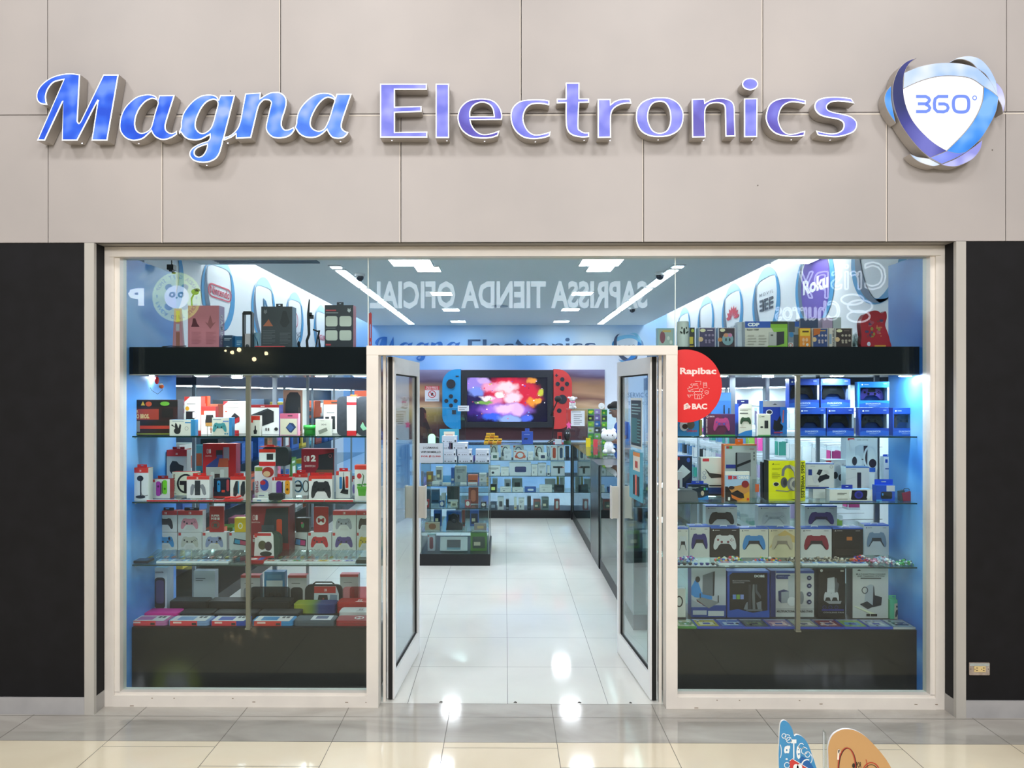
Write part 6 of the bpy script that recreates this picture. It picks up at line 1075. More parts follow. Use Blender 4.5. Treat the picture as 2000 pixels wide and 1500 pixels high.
carton('cable_box', 1489.5, 1500, 903, Y2+.02, Z, 'narrow black carton with white technical print left of the yellow carton', front='#23262a', d=.05, dec=[('ln', .2, .1, .8, .3, 3, '#b8c0c0'), ('r', .3, .5, .7, .56, '#b8c0c0'), ('ln', .2, .66, .8, .95, 3, '#8a9090')])
# ---- third shelf: gamepad cartons
Z = RZ[1]; gp = 'gamepad cartons with blue lids'
def psbox(x0, x1, yt, Y, zb, label, col, grip='#1c1c22', bg='#dcdad2', extra=(), center=None, lid='#3a66c8', side='#c8d6dc', dots=None, d=.075, txt='#5a5a60', loop=True):
    o = carton('controller_box', x0, x1, yt, Y, zb, label, front=bg, side=side, top=lid, d=d, group=gp, dec=[('r', 0, .955, 1, 1, lid), ('p', [(.07, .88), (.10, .93), (.13, .88)], txt), ('ln', .15, .885, .38, .915, 1, txt), ('ln', .75, .885, .95, .915, 1, txt)]+list(extra)+([('pad', .10, .26, .90, .76, col, grip, dots, center)] if col else []))
    w = PXx(x1, Y)-PXx(x0, Y); hh = PXz((x0+x1)/2, yt, Y)-zb
    if loop: MB().tube([(-.022, .03, hh-.002), (-.018, .03, hh+.006), (.018, .03, hh+.006), (.022, .03, hh-.002)], .0035, M('#e8ecf2', .3), 6).build('carry_loop', o)
    return o
Yp = 4.80
specs = [(1323, 1344.5, 1031, Yp-.05, 'carton with a white and black gamepad at the left end', '#d4d6d8', '#20222a', '#dcdad2', {}), (1346, 1386, 1027, Yp, 'carton with a dark violet-blue gamepad, second from the left', '#2c2a74', '#1c1c24', '#d4d2cc', {}),
 (1387.5, 1443.5, 1030, Yp, 'black carton with a white and red gamepad', '#d6d4d4', None, '#2c2729', dict(extra=[('e', .8, .6, .01, .01, '#2c2729')], dots='#7a2a34', side='#2a2a3a', txt='#d8d4d0')), (1444.5, 1500.5, 1031, Yp, 'cream carton with a sky blue gamepad', '#3f86c4', '#22222a', '#dad6c8', {}),
 (1501.5, 1553.5, 1031, Yp, 'sand carton with a beige camouflage gamepad', '#c0b096', '#8a7c6c', '#d6c8a4', dict(extra=[('p', [(0, .3), (.3, .75), (.6, .92), (1, .7), (1, .5), (.5, .6)], '#cfae6a')])), (1564, 1624.5, 1031, Yp, 'white carton with a dark red gamepad', '#8e1f34', '#2a1c22', '#dcd8d4', {}),
 (1625.5, 1686, 1031, Yp, 'black-brown carton with an orange label and no visible gamepad', None, None, '#2c2624', dict(extra=[('r', .46, .58, .64, .70, '#c8743a'), ('ln', .1, .1, .9, .3, 3, '#4a403c')], side='#26262e', txt='#b8b0a8')), (1687.5, 1736, 1025, Y3, 'white carton with a grey-blue gamepad at the right end', '#7f96ac', '#3a4048', '#d0d4d8', {})]
for (a, b_, yt, Y, nm, col, gr, bg, kw) in specs: psbox(a, b_, yt, Y, Z, 'blue-lidded %s, third right shelf' % nm, col, gr, bg, **kw)
# back row: stacked pairs
Yq = 4.955
for (a, b_, nm, col, gr) in ((1378, 1440, 'black gamepad', '#202028', '#18181e'), (1481, 1543, 'white gamepad', '#c0c4cc', '#a8acb4'), (1572, 1635, 'purple gamepad', '#45387a', '#2c2450')):
    zt_ = Z+.145
    o = carton('controller_box', a, b_, 770-(zt_-.0015-H)/Yq*F, Yq, Z, 'lower carton under the carton with a %s, back row of the third shelf' % nm, front='#c4ccd4', side='#a8b8c4', top='#3a62b8', d=.08, group=gp)
    psbox(a, b_, 988, Yq, zt_, 'blue-lidded upper carton with a %s, back row of the third shelf' % nm, col, gr, '#cdd2d6', dots=None if 'white' not in nm else '#9aa0a8')
# flat picture cards and thumb grips
cards(1404, 1550, 5, 4.58, Z, '%s white case with blue artwork in the row left of the right post', [('#6a9ad0', '#c8503c', '#d8c8b8'), ('#6a94c8', '#8a7a6a', '#3a5a9a'), ('#7ab0dc', '#c8d0d8', '#5a8ac0')], 'game case', group='flat game cases on the third right shelf', th=.014)
cards(1566, 1696, 4, 4.58, Z, '%s white case with blue artwork in the row right of the right post', [('#6a9ad0', '#9a8a7a', '#d8c8b8'), ('#5a8ac8', '#3a4a8a', '#c8d0e0')], 'game case', group='flat game cases on the third right shelf', th=.012)
rnd = random.Random(11)
for k in range(7):
    px = 1326+k*11.2; c_l = ['#1f2a5c', '#23262e', '#22242c', '#3a62a8', '#1f2c74', '#2a2c74', '#20262c'][k]
    t = empty('thumb_grip', (PXx(px, 4.57), 4.575, Z+.001), 'small dark thumb grip on a white card, %s from left on the third right shelf' % OR0[k], 'thumb grip', 'thumb grips')
    MB().cyl(0, 0, .003, .009, .009, M(c_l, .5), 12).cyl(0, 0, .0091, .016, .012, M(c_l, .45), 12).build('cap', t); MB().box(-.016, .016, -.014, .02, 0, .0028, M('#e4e8ec', .4)).build('card', t)
def pile(x0, x1, Y, zb, cols, label, seed, n=70, hmax=.03, yt=None):
    rnd = random.Random(seed); mb = MB(); X0, X1 = PXx(x0, Y), PXx(x1, Y)
    for k in range(n):
        u = rnd.random(); x = X0+(X1-X0)*u; y = Y+rnd.uniform(0, .05); hmx = hmax*(math.sin(PI*min(max(u, .08), .92))**.6)
        z = zb+.004+rnd.random()*hmx; r = rnd.uniform(.004, .009)
        mb.ball(x, y, z, r*1.3, r, r, M(rnd.choice(cols), .3), 4)
    tag(mb.build('charm_pile', origin=((X0+X1)/2, Y, zb)), label, 'charms', kind='stuff')
MIX = ['#d8403c', '#3a6ac8', '#e0c83a', '#e8e4e0', '#3a9a5a', '#202228', '#d88ab0', '#e08a3a']; BW = ['#d8d0c0', '#3a3430', '#a89a84', '#c0b49c', '#5a5048']
pile(1400, 1455, 4.66, Z, MIX+['#dfe4d4', '#c8d8a0'], 'heap of multicoloured charms before the black gamepad carton', 1)
pile(1472, 1526, 4.66, Z, MIX, 'heap of rainbow charms before the sand carton', 2, 45, .022)
pile(1538, 1572, 4.66, Z, BW, 'heap of brown and cream beads behind the front post', 3, 40, .028)
pile(1573, 1660, 4.66, Z, BW, 'row of leopard-spotted beads before the dark red gamepad carton', 4, 110, .026)
pile(1668, 1704, 4.66, Z, ['#d8402c', '#e0762c', '#4a3a9a', '#e8e0e0', '#c04a7a'], 'heap of orange and violet charms before the orange-labelled carton', 5, 70, .034)
pile(1708, 1750, 4.60, Z, ['#e8ece8', '#b8c4d8', '#d88ab0', '#8fb0c8', '#e0b8c0'], 'heap of pale bagged charms toward the right end', 6, 110, .04)
pile(1754, 1792, 4.58, Z, ['#3a9a5a', '#5ab06a', '#dfe8e0', '#2a3a34', '#8aa8b0'], 'heap of green and white charms at the right end of the third shelf', 7, 80, .026)
pile(1323, 1362, 4.66, Z, ['#e8ecf4', '#3a5ab8', '#c04a9a', '#8ab0e0'], 'heap of white and blue charms at the left end of the third right shelf', 8, 45, .03)
# ---- plinth
Z = RZ[0]; Yr = 4.80
carton('cooling_stand_box', 1350, 1418, 1108, Yr, Z, 'tall white and blue carton with a blue swoosh, leftmost of the big cartons', front='#b8bcc4', side='#23408a', d=.09, dec=[('r', 0, 0, 1, .24, '#2c4a98'), ('p', [(0, .6), (.15, .8), (.3, .5), (.6, .42), (.6, .35), (.1, .4), (0, .45)], '#3a8ad0'), ('p', [(0, .36), (.3, .24), (.5, .2), (0, .2)], '#a0a8b4'), ('p', [(.32, .46), (.33, .84), (.66, .92), (.64, .42)], '#6a7078'), ('p', [(.62, .42), (.62, .9), (.68, .92), (.66, .44)], '#2a2c34'), ('p', [(.14, .36), (.3, .4), (.82, .3), (.5, .18)], '#8a8e90'), ('p', [(.14, .36), (.5, .18), (.56, .16), (.16, .32)], '#6a3a40'), ('r', .24, .38, .27, .48, '#30343c'), ('r', .76, .3, .79, .44, '#30343c'), ('r', .04, .05, .44, .14, '#c0c4cc'), ('r', .48, .03, .94, .13, '#d0d2d4'), ('e', .18, .76, .07, .06, '#24262c')])
carton('cooling_stand_box', 1420.5, 1503, 1116, Yr, Z, 'black carton with blue edges and a dark dual stand, second of the big cartons', front='#1e1c1f', side='#1f4ab0', top='#2a6ad0', d=.09, dec=[('r', 0, 0, .05, 1, '#1f4cb4'), ('r', .95, 0, 1, 1, '#1f3c90'), ('p', [(0, 0), (1, 0), (1, .16), (.6, .10), (.25, .18), (0, .14)], '#2456b4'), ('p', [(0, 1), (.16, 1), (0, .88)], '#2f62c8'), ('r', 0, .97, 1, 1, '#2a5ec0'), ('t', 'DOBE', .64, .87, .88, .925, '#e8ecf0', .05), ('t', 'MULTI FUNCTIONAL', .12, .78, .54, .81, '#9a9aa0'), ('t', 'COOLING STAND', .12, .74, .4, .77, '#9a9aa0'), ('r', .50, .16, .56, .72, '#3a3a40'), ('p', [(.60, .16), (.58, .5), (.6, .72), (.64, .72), (.66, .16)], '#6f7478'), ('p', [(.66, .72), (.7, .72), (.70, .6), (.8, .46), (.78, .4), (.66, .55)], '#4f545c')])
x = MB(); w_ = PXx(1503, Yr)-PXx(1420.5, Yr); h_ = PXz(1460, 1116, Yr)-Z
decal(x, -w_/2, w_/2, 0, h_, -.0053, [('p', [(.38, .18), (.44, .32), (.48, .34), (.48, .16)], '#7a8088'), ('p', [(.68, .32), (.8, .36), (.8, .18), (.72, .16)], '#7a8088'), ('r', .44, .14, .82, .18, '#6a6e74'), ('r', .12, .40, .2, .5, '#6a8ad0'), ('r', .21, .40, .29, .5, '#7aa848'), ('r', .30, .40, .38, .5, '#8a9ad8')]); x.build('print', C.objects[-1] if False else [o for o in C.objects if o.get('label', '').startswith('black carton with blue edges')][0])
carton('cooling_stand_box', 1505, 1590, 1115, Yr+.01, Z, 'white carton with four blue round icons, third of the big cartons behind the post', front='#d0cecc', side='#1c2c6a', top='#3a54a8', d=.09, dec=[('r', .0, 0, .115, 1, '#1f3070'), ('r', .12, .945, 1, 1, '#3a54a0'), ('rr', .12, .82, .46, .92, '#2f3a78', .04), ('t', 'OMNI pro', .16, .85, .4, .89, '#7a88b8'), ('r', .12, .17, 1, .178, '#4a4a4a'), ('t', 'MULTIFUNCTIONAL COOLING STAND', .14, .10, .97, .15, '#2c2c2c', .03), ('p', [(.4, .45), (.4, .88), (.54, .92), (.66, .86), (.66, .35)], '#b8bcc0'), ('p', [(.17, .56), (.3, .6), (.42, .56), (.42, .32), (.24, .3), (.18, .36)], '#3a3f6a'), ('p', [(.24, .3), (.24, .54), (.42, .56), (.42, .32)], '#9aa0a8'), ('e', .48, .34, .10, .1, '#dcdee0'), ('e', .70, .42, .06, .14, '#8a8e94')])
x = MB(); w_ = PXx(1590, Yr+.01)-PXx(1505, Yr+.01); h_ = PXz(1547, 1115, Yr+.01)-Z
decal(x, -w_/2, w_/2, 0, h_, -.0053, [('e', .88, .85, .055, .05, '#2c3460'), ('e', .88, .68, .055, .05, '#2c3460'), ('e', .88, .50, .055, .05, '#2c3460'), ('e', .88, .33, .055, .05, '#2c3460')]+[('r', .86, .84-q, .9, .86-q, '#a8b0c8') for q in (0, .17, .35, .52)]); x.build('print', [o for o in C.objects if o.get('label', '').startswith('white carton with four blue')][0])
carton('cooling_stand_box', 1598, 1651, 1110, Yr, Z, 'all-black carton with a white console and two gamepads pictured', front='#232022', side='#1a181a', d=.09, dec=[('e', .12, .95, .05, .03, '#e0dcd8'), ('r', .82, .93, .94, .96, '#c8c4b8'), ('p', [(.32, .5), (.34, .8), (.6, .82), (.62, .5)], '#c4c4c8'), ('p', [(.6, .5), (.62, .8), (.68, .8), (.7, .72), (.78, .68), (.7, .5)], '#5a5c62'), ('pad', .2, .34, .5, .52, '#c8c8cc', None, None), ('pad', .45, .34, .76, .52, '#c8c8cc', None, None), ('p', [(.22, .34), (.86, .34), (.82, .28), (.4, .28)], '#a0a0a4'), ('t', 'COOLING FAN', .18, .09, .94, .12, '#a8a4a0', .02), ('r', .12, .14, .94, .17, '#3a3a8c'), ('ring', .22, .21, .07, .035, .01, '#4a4a9a'), ('ring', .44, .21, .07, .035, .01, '#4a4a9a'), ('ring', .66, .21, .07, .035, .01, '#4a4a9a')])
carton('cooling_stand_box', 1665, 1735, 1110, Yr-.01, Z, 'white carton headed by two lines of capitals, rightmost of the big cartons', front='#cccac6', side='#3a3838', d=.09, dec=[('t', 'MULTI-FUNCTION COOLING', .10, .865, .92, .895, '#2c2c2c', .02), ('t', 'AND CHARGING STATION', .13, .825, .89, .855, '#2c2c2c', .02), ('rr', .22, .785, .8, .81, '#5a5a58', .01), ('p', [(.12, .95), (.18, .975), (.24, .95)], '#2c2c2c'), ('p', [(.32, .3), (.38, .64), (.5, .68), (.58, .66), (.56, .22), (.34, .2)], '#b0b4ba'), ('p', [(.56, .22), (.58, .66), (.6, .62), (.62, .46), (.82, .42), (.8, .26)], '#2a2c32'), ('ring', .34, .56, .09, .07, .02, '#3a3c44'), ('p', [(.2, .28), (.4, .34), (.6, .24), (.42, .18)], '#30343a'), ('p', [(0, .25), (.08, .24), (.68, .08), (.6, .05)], '#e4e4c0'), ('r', .38, .04, .48, .09, '#303030'), ('r', .5, .04, .68, .09, '#303030')])
x = [('r', .72, .04, .82, .09, '#303030'), ('r', .85, .04, .95, .09, '#303030')]
carton('cable_box', 1738.5, 1766, 1172, Yr-.03, Z, 'small mint green carton with a white window, right end of the plinth', front='#58b48c', side='#4fae84', top='#6ac49c', d=.05, tab='#58b890', tabp=(.0, .72, .016), dec=[('p', [(.3, 0), (1, 0), (1, .9), (.3, .8)], '#b8b4a0'), ('r', .42, .6, .98, .7, '#2c3440'), ('pad', .35, .1, .95, .5, '#2c3644', None, '#16181c')])
carton('cable_box', 1323, 1339, 1150, 4.70, Z+.03, 'tilted white carton with a dark link shape at the left end of the plinth', front='#d8d6d0', side='#c0c0bc', d=.03, dec=[('ring', .2, .55, .5, .2, .16, '#2a2828')])
o = MB().box(-.03, .03, 0, .04, 0, .029, M('#23272c', .5)).build('riser_block', loc=(PXx(1331, 4.70), 4.70, Z+.001)); tag(o, 'small dark block under the tilted white carton on the right plinth', 'block')
GC = [('#3f7a44', '#b8b49a', '#6a8a5a'), ('#2c3f94', '#a89a3c', '#c8c4a0'), ('#2c3f94', '#4a6ab0', '#a8c0d8'), ('#26304a', '#4a5458', '#6a7a5a'), ('#2c3f94', '#8a6a8a', '#d0a8a8'), ('#3a3f6a', '#8a8a7a', '#c0b8b0'), ('#2c3474', '#7a3038', '#c8a8a0'), ('#2c3f94', '#7a9a50', '#4a8ab0'), ('#2c3f9c', '#8a9ab0', '#b8c0c8'), ('#4a5a7a', '#9aa4ac', '#3a4a5a')]
gx = [1323, 1361, 1409, 1456, 1504, 1553, 1603, 1650, 1698, 1745, 1790]
NMC = ['green-edged case at the left end', 'case with a yellow cover', 'case with a light blue winged cover', 'case with a dark green cover', 'case with a red and pink cover', 'case with a grey-white cover', 'case with a dark red cover', 'case with a meadow-green cover', 'case with a pale blue cover', 'grey-edged case with a white splash cover at the end']
for k in range(10):
    X0, X1 = PXx(gx[k], 4.56)+.001, PXx(gx[k+1], 4.56)-.001; w = X1-X0; a, b_, c_l = GC[k]; e = '#4a8a3c' if k == 0 else ('#b0b4b4' if k == 9 else '#2f46a8')
    mb = MB().box(-w/2, w/2, 0, .15, 0, .014, M(e, .3), top=M(a, .25))
    for (u0, v0, u1, v1, cc, lv) in ((.06, .05, .94, .86, b_, 1), (.2, .2, .8, .6, c_l, 2), (.35, .3, .65, .5, a, 3), (.05, .9, .95, .97, '#c8ccd4', 1)):
        mb.add([(-w/2+w*u, .15*v, .0142+.0003*lv) for u, v in ((u0, v0), (u1, v0), (u1, v1), (u0, v1))], [(0, 1, 2, 3)], M(cc, .2))
    rnd = random.Random(k)
    for q in range(7):
        u, v = rnd.uniform(.12, .88), rnd.uniform(.15, .8); rr_ = rnd.uniform(.004, .012)
        mb.add([(-w/2+w*u+rr_*math.cos(t_*PI/3), .15*v+rr_*math.sin(t_*PI/3), .0158) for t_ in range(6)], [tuple(range(6))], M(rnd.choice([b_, c_l, '#c8ccd0', '#3a3a4a']), .2))
    tag(mb.build('flat_game_case', loc=((X0+X1)/2, 4.562, Z+.001)), 'flat blue-spined %s on the right plinth' % NMC[k] if k not in (0, 9) else 'flat %s of the right plinth' % NMC[k], 'game case', 'flat game cases on the right plinth')
# ---- round red sticker on the inside of the glass
ys = YG-.0014
c0 = P(1338.5, 754, ys); R0 = 71.3/F*ys; xl = jr1+.003
lp = [q for q in [(c0.x+R0*math.cos(2*PI*k/72), c0.z+R0*math.sin(2*PI*k/72)) for k in range(72)]]
lp = [(max(a, xl), b_) for a, b_ in lp]
l2 = [lp[0]]
for q in lp[1:]:
    if abs(q[0]-l2[-1][0]) > 1e-6 or abs(q[0]-xl) > 1e-6 or True: l2.append(q)
mb = MB().prism([l2], ys, ys+.0008, M('#dc2a2c', .35), mf=M('#dc2a2c', .35))
WT = M('#f0dcd8', .4)
def sx(px, py): p = P(px, py, ys); return p.x, p.z
a = sx(1328, 735); b_ = sx(1399, 718); put_text(mb, 'Rapibac', a[0], a[1], b_[0], b_[1], ys-.0005, WT, .035)
a = sx(1351.5, 799.5); b_ = sx(1381, 788); put_text(mb, 'BAC', a[0], a[1], b_[0], b_[1], ys-.0005, WT, .045)
for q in (0, 1, 2):
    l = [sx(1335+0, 792-q*3.6+6.2), sx(1342, 790-q*3.6+3.4+.6), sx(1344.5, 790-q*3.2+5), sx(1345, 793-q*3.2+4.2), sx(1336, 796-q*3.6+4.8)]; mb.flat([l], ys-.0005, WT)
mb.flat([[sx(1344.8, 790), sx(1349, 794), sx(1345.5, 799.5)]], ys-.0005, WT)
LW = .0022
def rl(pts, closed=False): ribbon(mb, [sx(1320+x*.10664, 700+y*.10664) for x, y in pts], LW, ys-.0006, WT, closed)
rl([(345, 655), (345, 740), (470, 740), (470, 655)], False); rl([(330, 650), (350, 605), (465, 605), (485, 650), (460, 665), (440, 650), (420, 665), (400, 650), (380, 665), (355, 650)], True); rl([(395, 740), (395, 680), (430, 680), (430, 740)])
rl([(210, 550), (300, 530), (310, 490), (400, 490), (410, 550), (320, 560), (230, 600)], True); rl([(350, 420), (460, 420), (450, 480)]); rl([(500, 440), (560, 440), (570, 530), (510, 540)], True); rl([(500, 465), (570, 465)]); rl([(515, 490), (565, 490)])
rl([(530, 600), (565, 590), (600, 600), (595, 640), (565, 660), (535, 640)], True); rl([(550, 620), (562, 635), (582, 610)]); rl([(465+32*math.cos(t*PI/6), 580+28*math.sin(t*PI/6)) for t in range(12)], True); rl([(300, 460), (270, 480), (290, 500)]); rl([(280, 605), (330, 605)]); rl([(245+20*math.cos(t*PI/4), 690+20*math.sin(t*PI/4)) for t in range(8)], True); rl([(215, 560), (240, 610), (320, 600)]); rl([(205, 670), (320, 672)]); rl([(240, 510), (260, 540)]); rl([(490, 690), (520, 680)]); rl([(480, 715), (500, 720)]); rl([(310, 470), (400, 465)]); rl([(600, 545), (615, 555)])
tag(mb.build('window_sticker', origin=(c0.x, ys, c0.z)), 'large round red sticker with white lettering and line icons on the right window', 'sticker')
# ================================================================ inside the shop
OR = ['first', 'second', 'third', 'fourth', 'fifth', 'sixth', 'seventh', 'eighth', 'ninth', 'tenth', 'eleventh', 'twelfth', 'thirteenth', 'fourteenth', 'fifteenth', 'sixteenth', 'seventeenth', 'eighteenth', 'nineteenth', 'twentieth']
CN = {'#e4e4e0': 'white', '#c8ccce': 'grey-white', '#2c5aa8': 'blue', '#22262c': 'black', '#8a3a34': 'dark red', '#5a8a3a': 'green', '#d8dce0': 'pale', '#3a4a5a': 'slate', '#c05a3a': 'orange', '#9a6ab0': 'violet', '#4a9ab0': 'teal', '#d8c04a': 'yellow', '#d87a9a': 'pink', '#8a6a4a': 'brown'}
def row(items, Y, z, where, d=.09, group=None):
    """small boxes on a shelf: (x0, x1, ytop, colour, picture colour, shape)"""
    for k, it in enumerate(items):
        a, b_, yt, c1, c2, sh = it
        if sh == 'phones': dec = [('ring', .5, .5, .34, .4, .1, c2), ('e', .2, .35, .12, .16, c2), ('e', .8, .35, .12, .16, c2), ('r', .05, .86, .2, .96, '#c8403a')]; nm = 'with headset print'
        elif sh == 'pill': dec = [('rr', .25, .12, .75, .88, c2, .24), ('r', .05, .9, .2, .97, '#c8403a')]; nm = 'with rounded print'
        elif sh == 'sq': dec = [('rr', .25, .25, .78, .68, c2, .06)]; nm = 'with square print'
        elif sh == 'lines': dec = [('ln', .15, .6, .85, .85, 3, c2), ('e', .35, .3, .12, .12, c2)]; nm = 'with fine print'
        elif sh == 'drill': dec = [('r', .15, .55, .85, .68, c2), ('r', .5, .15, .66, .55, c2), ('r', .8, .58, .95, .63, '#b8323a')]; nm = 'with power tool print'
        elif sh == 'clock': dec = [('e', .5, .5, .36, .36, '#ece8e0'), ('ring', .5, .5, .42, .42, .08, c2), ('r', .48, .5, .52, .75, '#333333')]; nm = 'with round dial'
        elif sh == 'window': dec = [('rr', .12, .15, .88, .8, c2, .05), ('r', .2, .3, .6, .5, '#d8d0b0')]; nm = 'with dark window'
        else: dec = [('r', .1, .1, .9, .25, c2)]; nm = 'with plain band'
        carton('gadget_box', a, b_, yt, Y, z, '%s box %s, %s from left %s' % (CN.get(c1, 'grey'), nm, OR[k], where), front=c1, d=d, dec=dec, group=group or ('boxes '+where))
WT_ = '#e4e4e0'; GW = '#c8ccce'; BU = '#2c5aa8'; BKc = '#22262c'; DR = '#8a3a34'; GN = '#5a8a3a'; PL = '#d8dce0'; SL = '#3a4a5a'; OG = '#c05a3a'
def vitrine(name, label, cat, x0, x1, y0, y1, zb, shelves, ztop, basecol=BLACK, over=0.0, posts=True):
    t = empty(name, ((x0+x1)/2, (y0+y1)/2, 0), label, cat); w, d = (x1-x0)/2, (y1-y0)/2
    MB().box(-w-over, w+over, -d-over*.3, d+over*.3, 0, zb, basecol).build('base', t)
    g = .004
    MB().box(-w, w, -d, -d+g, zb+.001, ztop, GLASS).box(-w, w, d-g, d, zb+.001, ztop, GLASS).box(-w, -w+g, -d+g, d-g, zb+.001, ztop, GLASS).box(w-g, w, -d+g, d-g, zb+.001, ztop, GLASS).build('glass_sides', t)
    MB().box(-w, w, -d, d, ztop+.0005, ztop+.008, GLASS_SHELF).box(-w, w, -d-.0006, -d, ztop+.0005, ztop+.008, GLASS_EDGE).build('glass_top', t)
    for z in shelves: MB().box(-w+.006, w-.006, -d+.006, d-.006, z-.006, z, GLASS_SHELF).box(-w+.006, w-.006, -d+.0045, -d+.0058, z-.006, z, GLASS_EDGE).build('glass_shelf', t)
    if posts:
        for sx_ in (-1, 1):
            for sy in (-1, 1): MB().box(sx_*w-.005 if sx_ > 0 else -w-.001, w+.001 if sx_ > 0 else -w+.005, sy*d-.005 if sy > 0 else -d-.001, d+.001 if sy > 0 else -d+.005, zb, ztop, M('#8fa09c', .3, .4)).build('corner_strip', t)
    return t
TY = 7.97; tx0, tx1 = PXx(822, TY), PXx(955, TY)
tz = [PXz(888, y, TY) for y in (949, 993, 1039)]; tb = PXz(888, 1082, TY)
vitrine('glass_tower', 'square glass display tower on a black base standing left of the aisle', 'display case', tx0, tx1, TY, 9.0, tb, tz, 1.10, over=.012)
Yi = TY+.10; Yj = TY+.35
W1 = 'on the tower top shelf rear'; W2_ = 'on the tower second shelf rear'; W3 = 'on the tower third shelf rear'; W4 = 'on the tower floor'
row([(833, 845, 922, '#8a6a4a', '#d8c04a', 'sq'), (851, 864, 912, GW, '#6a6e70', 'window'), (881, 887, 914, BU, '#d8dce0', ''), (888, 911, 911, '#a8b0b0', '#5a6468', 'lines'), (914, 933, 928, OG, '#5a2a24', ''), (936, 950, 925, GW, '#8a8a80', 'lines')], Yj, tz[0], W1)
row([(844, 858, 941, WT_, '#b0b8b8', ''), (864, 880, 943, WT_, '#b0b8b8', 'lines'), (899, 911, 943, WT_, '#b0b8b8', ''), (914, 932, 943, PL, '#c05a3a', '')], Yi, tz[0], 'on the tower top shelf front', d=.04)
row([(832, 840, 958, SL, '#2a3a4a', ''), (842, 858, 957, '#3a5a7a', '#22304a', ''), (862, 870, 964, GW, '#8a9090', ''), (873, 897, 951, '#4a5054', '#d8dce0', ''), (915, 934, 953, DR, '#c8705a', 'pill')], Yj, tz[1], W2_)
row([(826, 838, 976, '#b8484a', '#8a3a3a', 'clock'), (858, 868, 978, '#3a5a8a', '#3a6ab0', 'clock'), (880, 893, 980, '#c8c8b8', '#6a6a5a', 'sq'), (908, 919, 977, '#a84a54', '#8a3a44', 'clock'), (939, 950, 981, BKc, '#4a5a6a', 'clock')], Yi, tz[1], 'on the tower second shelf front', d=.04)
row([(847, 862, 997, BU, '#1f2c44', 'window'), (872, 901, 999, BU, '#22262c', 'window'), (903, 908, 997, '#8a3a34', '#3a3a3a', ''), (918, 935, 997, BU, '#1f2c44', 'window')], Yj, tz[2], W3)
row([(830, 859, 1021, '#b8a890', '#8a5a3a', 'pill'), (926, 950, 1023, '#9a8a84', '#c8a878', 'sq')], Yi, tz[2], 'on the tower third shelf front', d=.06)
t = empty('camera_bag', (PXx(887, Yi), Yi, tz[2]+.001), 'black camera bag in the middle of the third shelf of the glass tower', 'bag')
MB().prism([curve_loop([(-.09, 0, 1), (-.07, .10), (-.03, .17), (.03, .16), (.05, .09), (.09, .06), (.09, 0, 1)])], 0, .06, M('#16181c', .6)).build('body', t); MB().ball(.0, -.004, .10, .022, .008, .022, M('#2a2c34', .3), 6).build('pocket', t)
row([(835, 850, 1045, '#c4ccd6', '#7a3a44', 'pill'), (919, 951, 1041, GN, '#3a4a3a', 'window')], Yi+.05, tb, W4)
t = empty('tablet_box', (PXx(886, Yi), Yi, tb+.013), 'white carton leaning back with a dark screen picture on the floor of the glass tower', 'box')
T = Matrix.Rotation(-.35, 4, 'X'); mb = MB().box(-.15, .15, 0, .03, 0, .155, M('#cfd6d8', .4), T); decal_ = MB()
for (a, b_, c_, d_, cc) in ((-.075, .075, .035, .12, '#22303a'), (-.075, .075, .012, .035, '#5a8a9a')): mb.add([T @ Vector((a, -.001, b_ and c_)), T @ Vector((b_, -.001, c_)), T @ Vector((b_, -.001, d_)), T @ Vector((a, -.001, d_))], [(0, 1, 2, 3)], M(cc, .3))
mb.build('box_body', t)
# on top of the tower
ZTt = 1.109
o = MB().box(-.129, .129, 0, .003, 0, .215, M('#cfd6de', .5)); put_text(o, '2 CÁMARAS', -.085, .155, .08, .18, -.001, M('#22262e', .5), .03); put_text(o, 'WIFI BOMBILLO', -.11, .107, .105, .13, -.001, M('#22262e', .5), .03); put_text(o, 'POR ₡12.900', -.105, .06, .105, .085, -.001, M('#b02a3a', .5), .03)
o = o.build('price_sign', loc=(PXx(841.5, TY+.0), TY+.012, ZTt)); tag(o, 'white price sign in black and red capitals on top of the glass tower', 'sign')
rws = [(904, [(866, 893), (895, 924), (928, 957)]), (891, [(866, 891), (893, 922), (929, 956)]), (877.5, [(866, 877), (884, 914)]), (863.5, [(863, 893)])]
zz = ZTt
for k, (yb_, xs) in enumerate(rws):
    for j, (a, b_) in enumerate(xs):
        Yx = TY+.06; X0, X1 = PXx(a, Yx)+.0008, PXx(b_, Yx)-.0008; w = X1-X0; hh = .071
        mb = MB().box(-w/2, w/2, 0, .12, 0, hh, M('#c8d4e4', .4), right=M('#2f6ab8', .4), top=M('#d4deec', .4))
        decal(mb, -w/2, w/2, 0, hh, 0, [('r', .12, .52, .7, .54, '#8a98a8'), ('e', .12, .2, .04, .1, '#3a4450'), ('e', .35, .18, .03, .09, '#5a6470'), ('e', .48, .18, .03, .09, '#5a6470'), ('e', .6, .18, .03, .09, '#5a6470'), ('e', .88, .24, .06, .18, '#3a4450'), ('r', .82, .4, .94, .8, '#e4ecf4')])
        tag(mb.build('camera_box', loc=((X0+X1)/2, Yx, zz+.0008)), 'camera carton stacked on the glass tower, %s layer up, %s from left' % (OR[k], OR[j]), 'box', 'camera cartons stacked on the glass tower')
    zz += hh+.0016
o = MB().box(-.107, .107, 0, .004, 0, .36, M('#3f9ab4', .5)); decal(o, -.107, .107, 0, .36, 0, [('r', .22, .62, .78, .92, '#e4dcc8'), ('ln', .3, .74, .7, .84, 2, '#c05a4a'), ('r', .25, .28, .78, .6, '#c8d4e0'), ('r', .27, .3, .4, .56, '#22262c'), ('r', .43, .3, .58, .58, '#d89ab0'), ('r', .61, .3, .76, .56, '#22262c')])
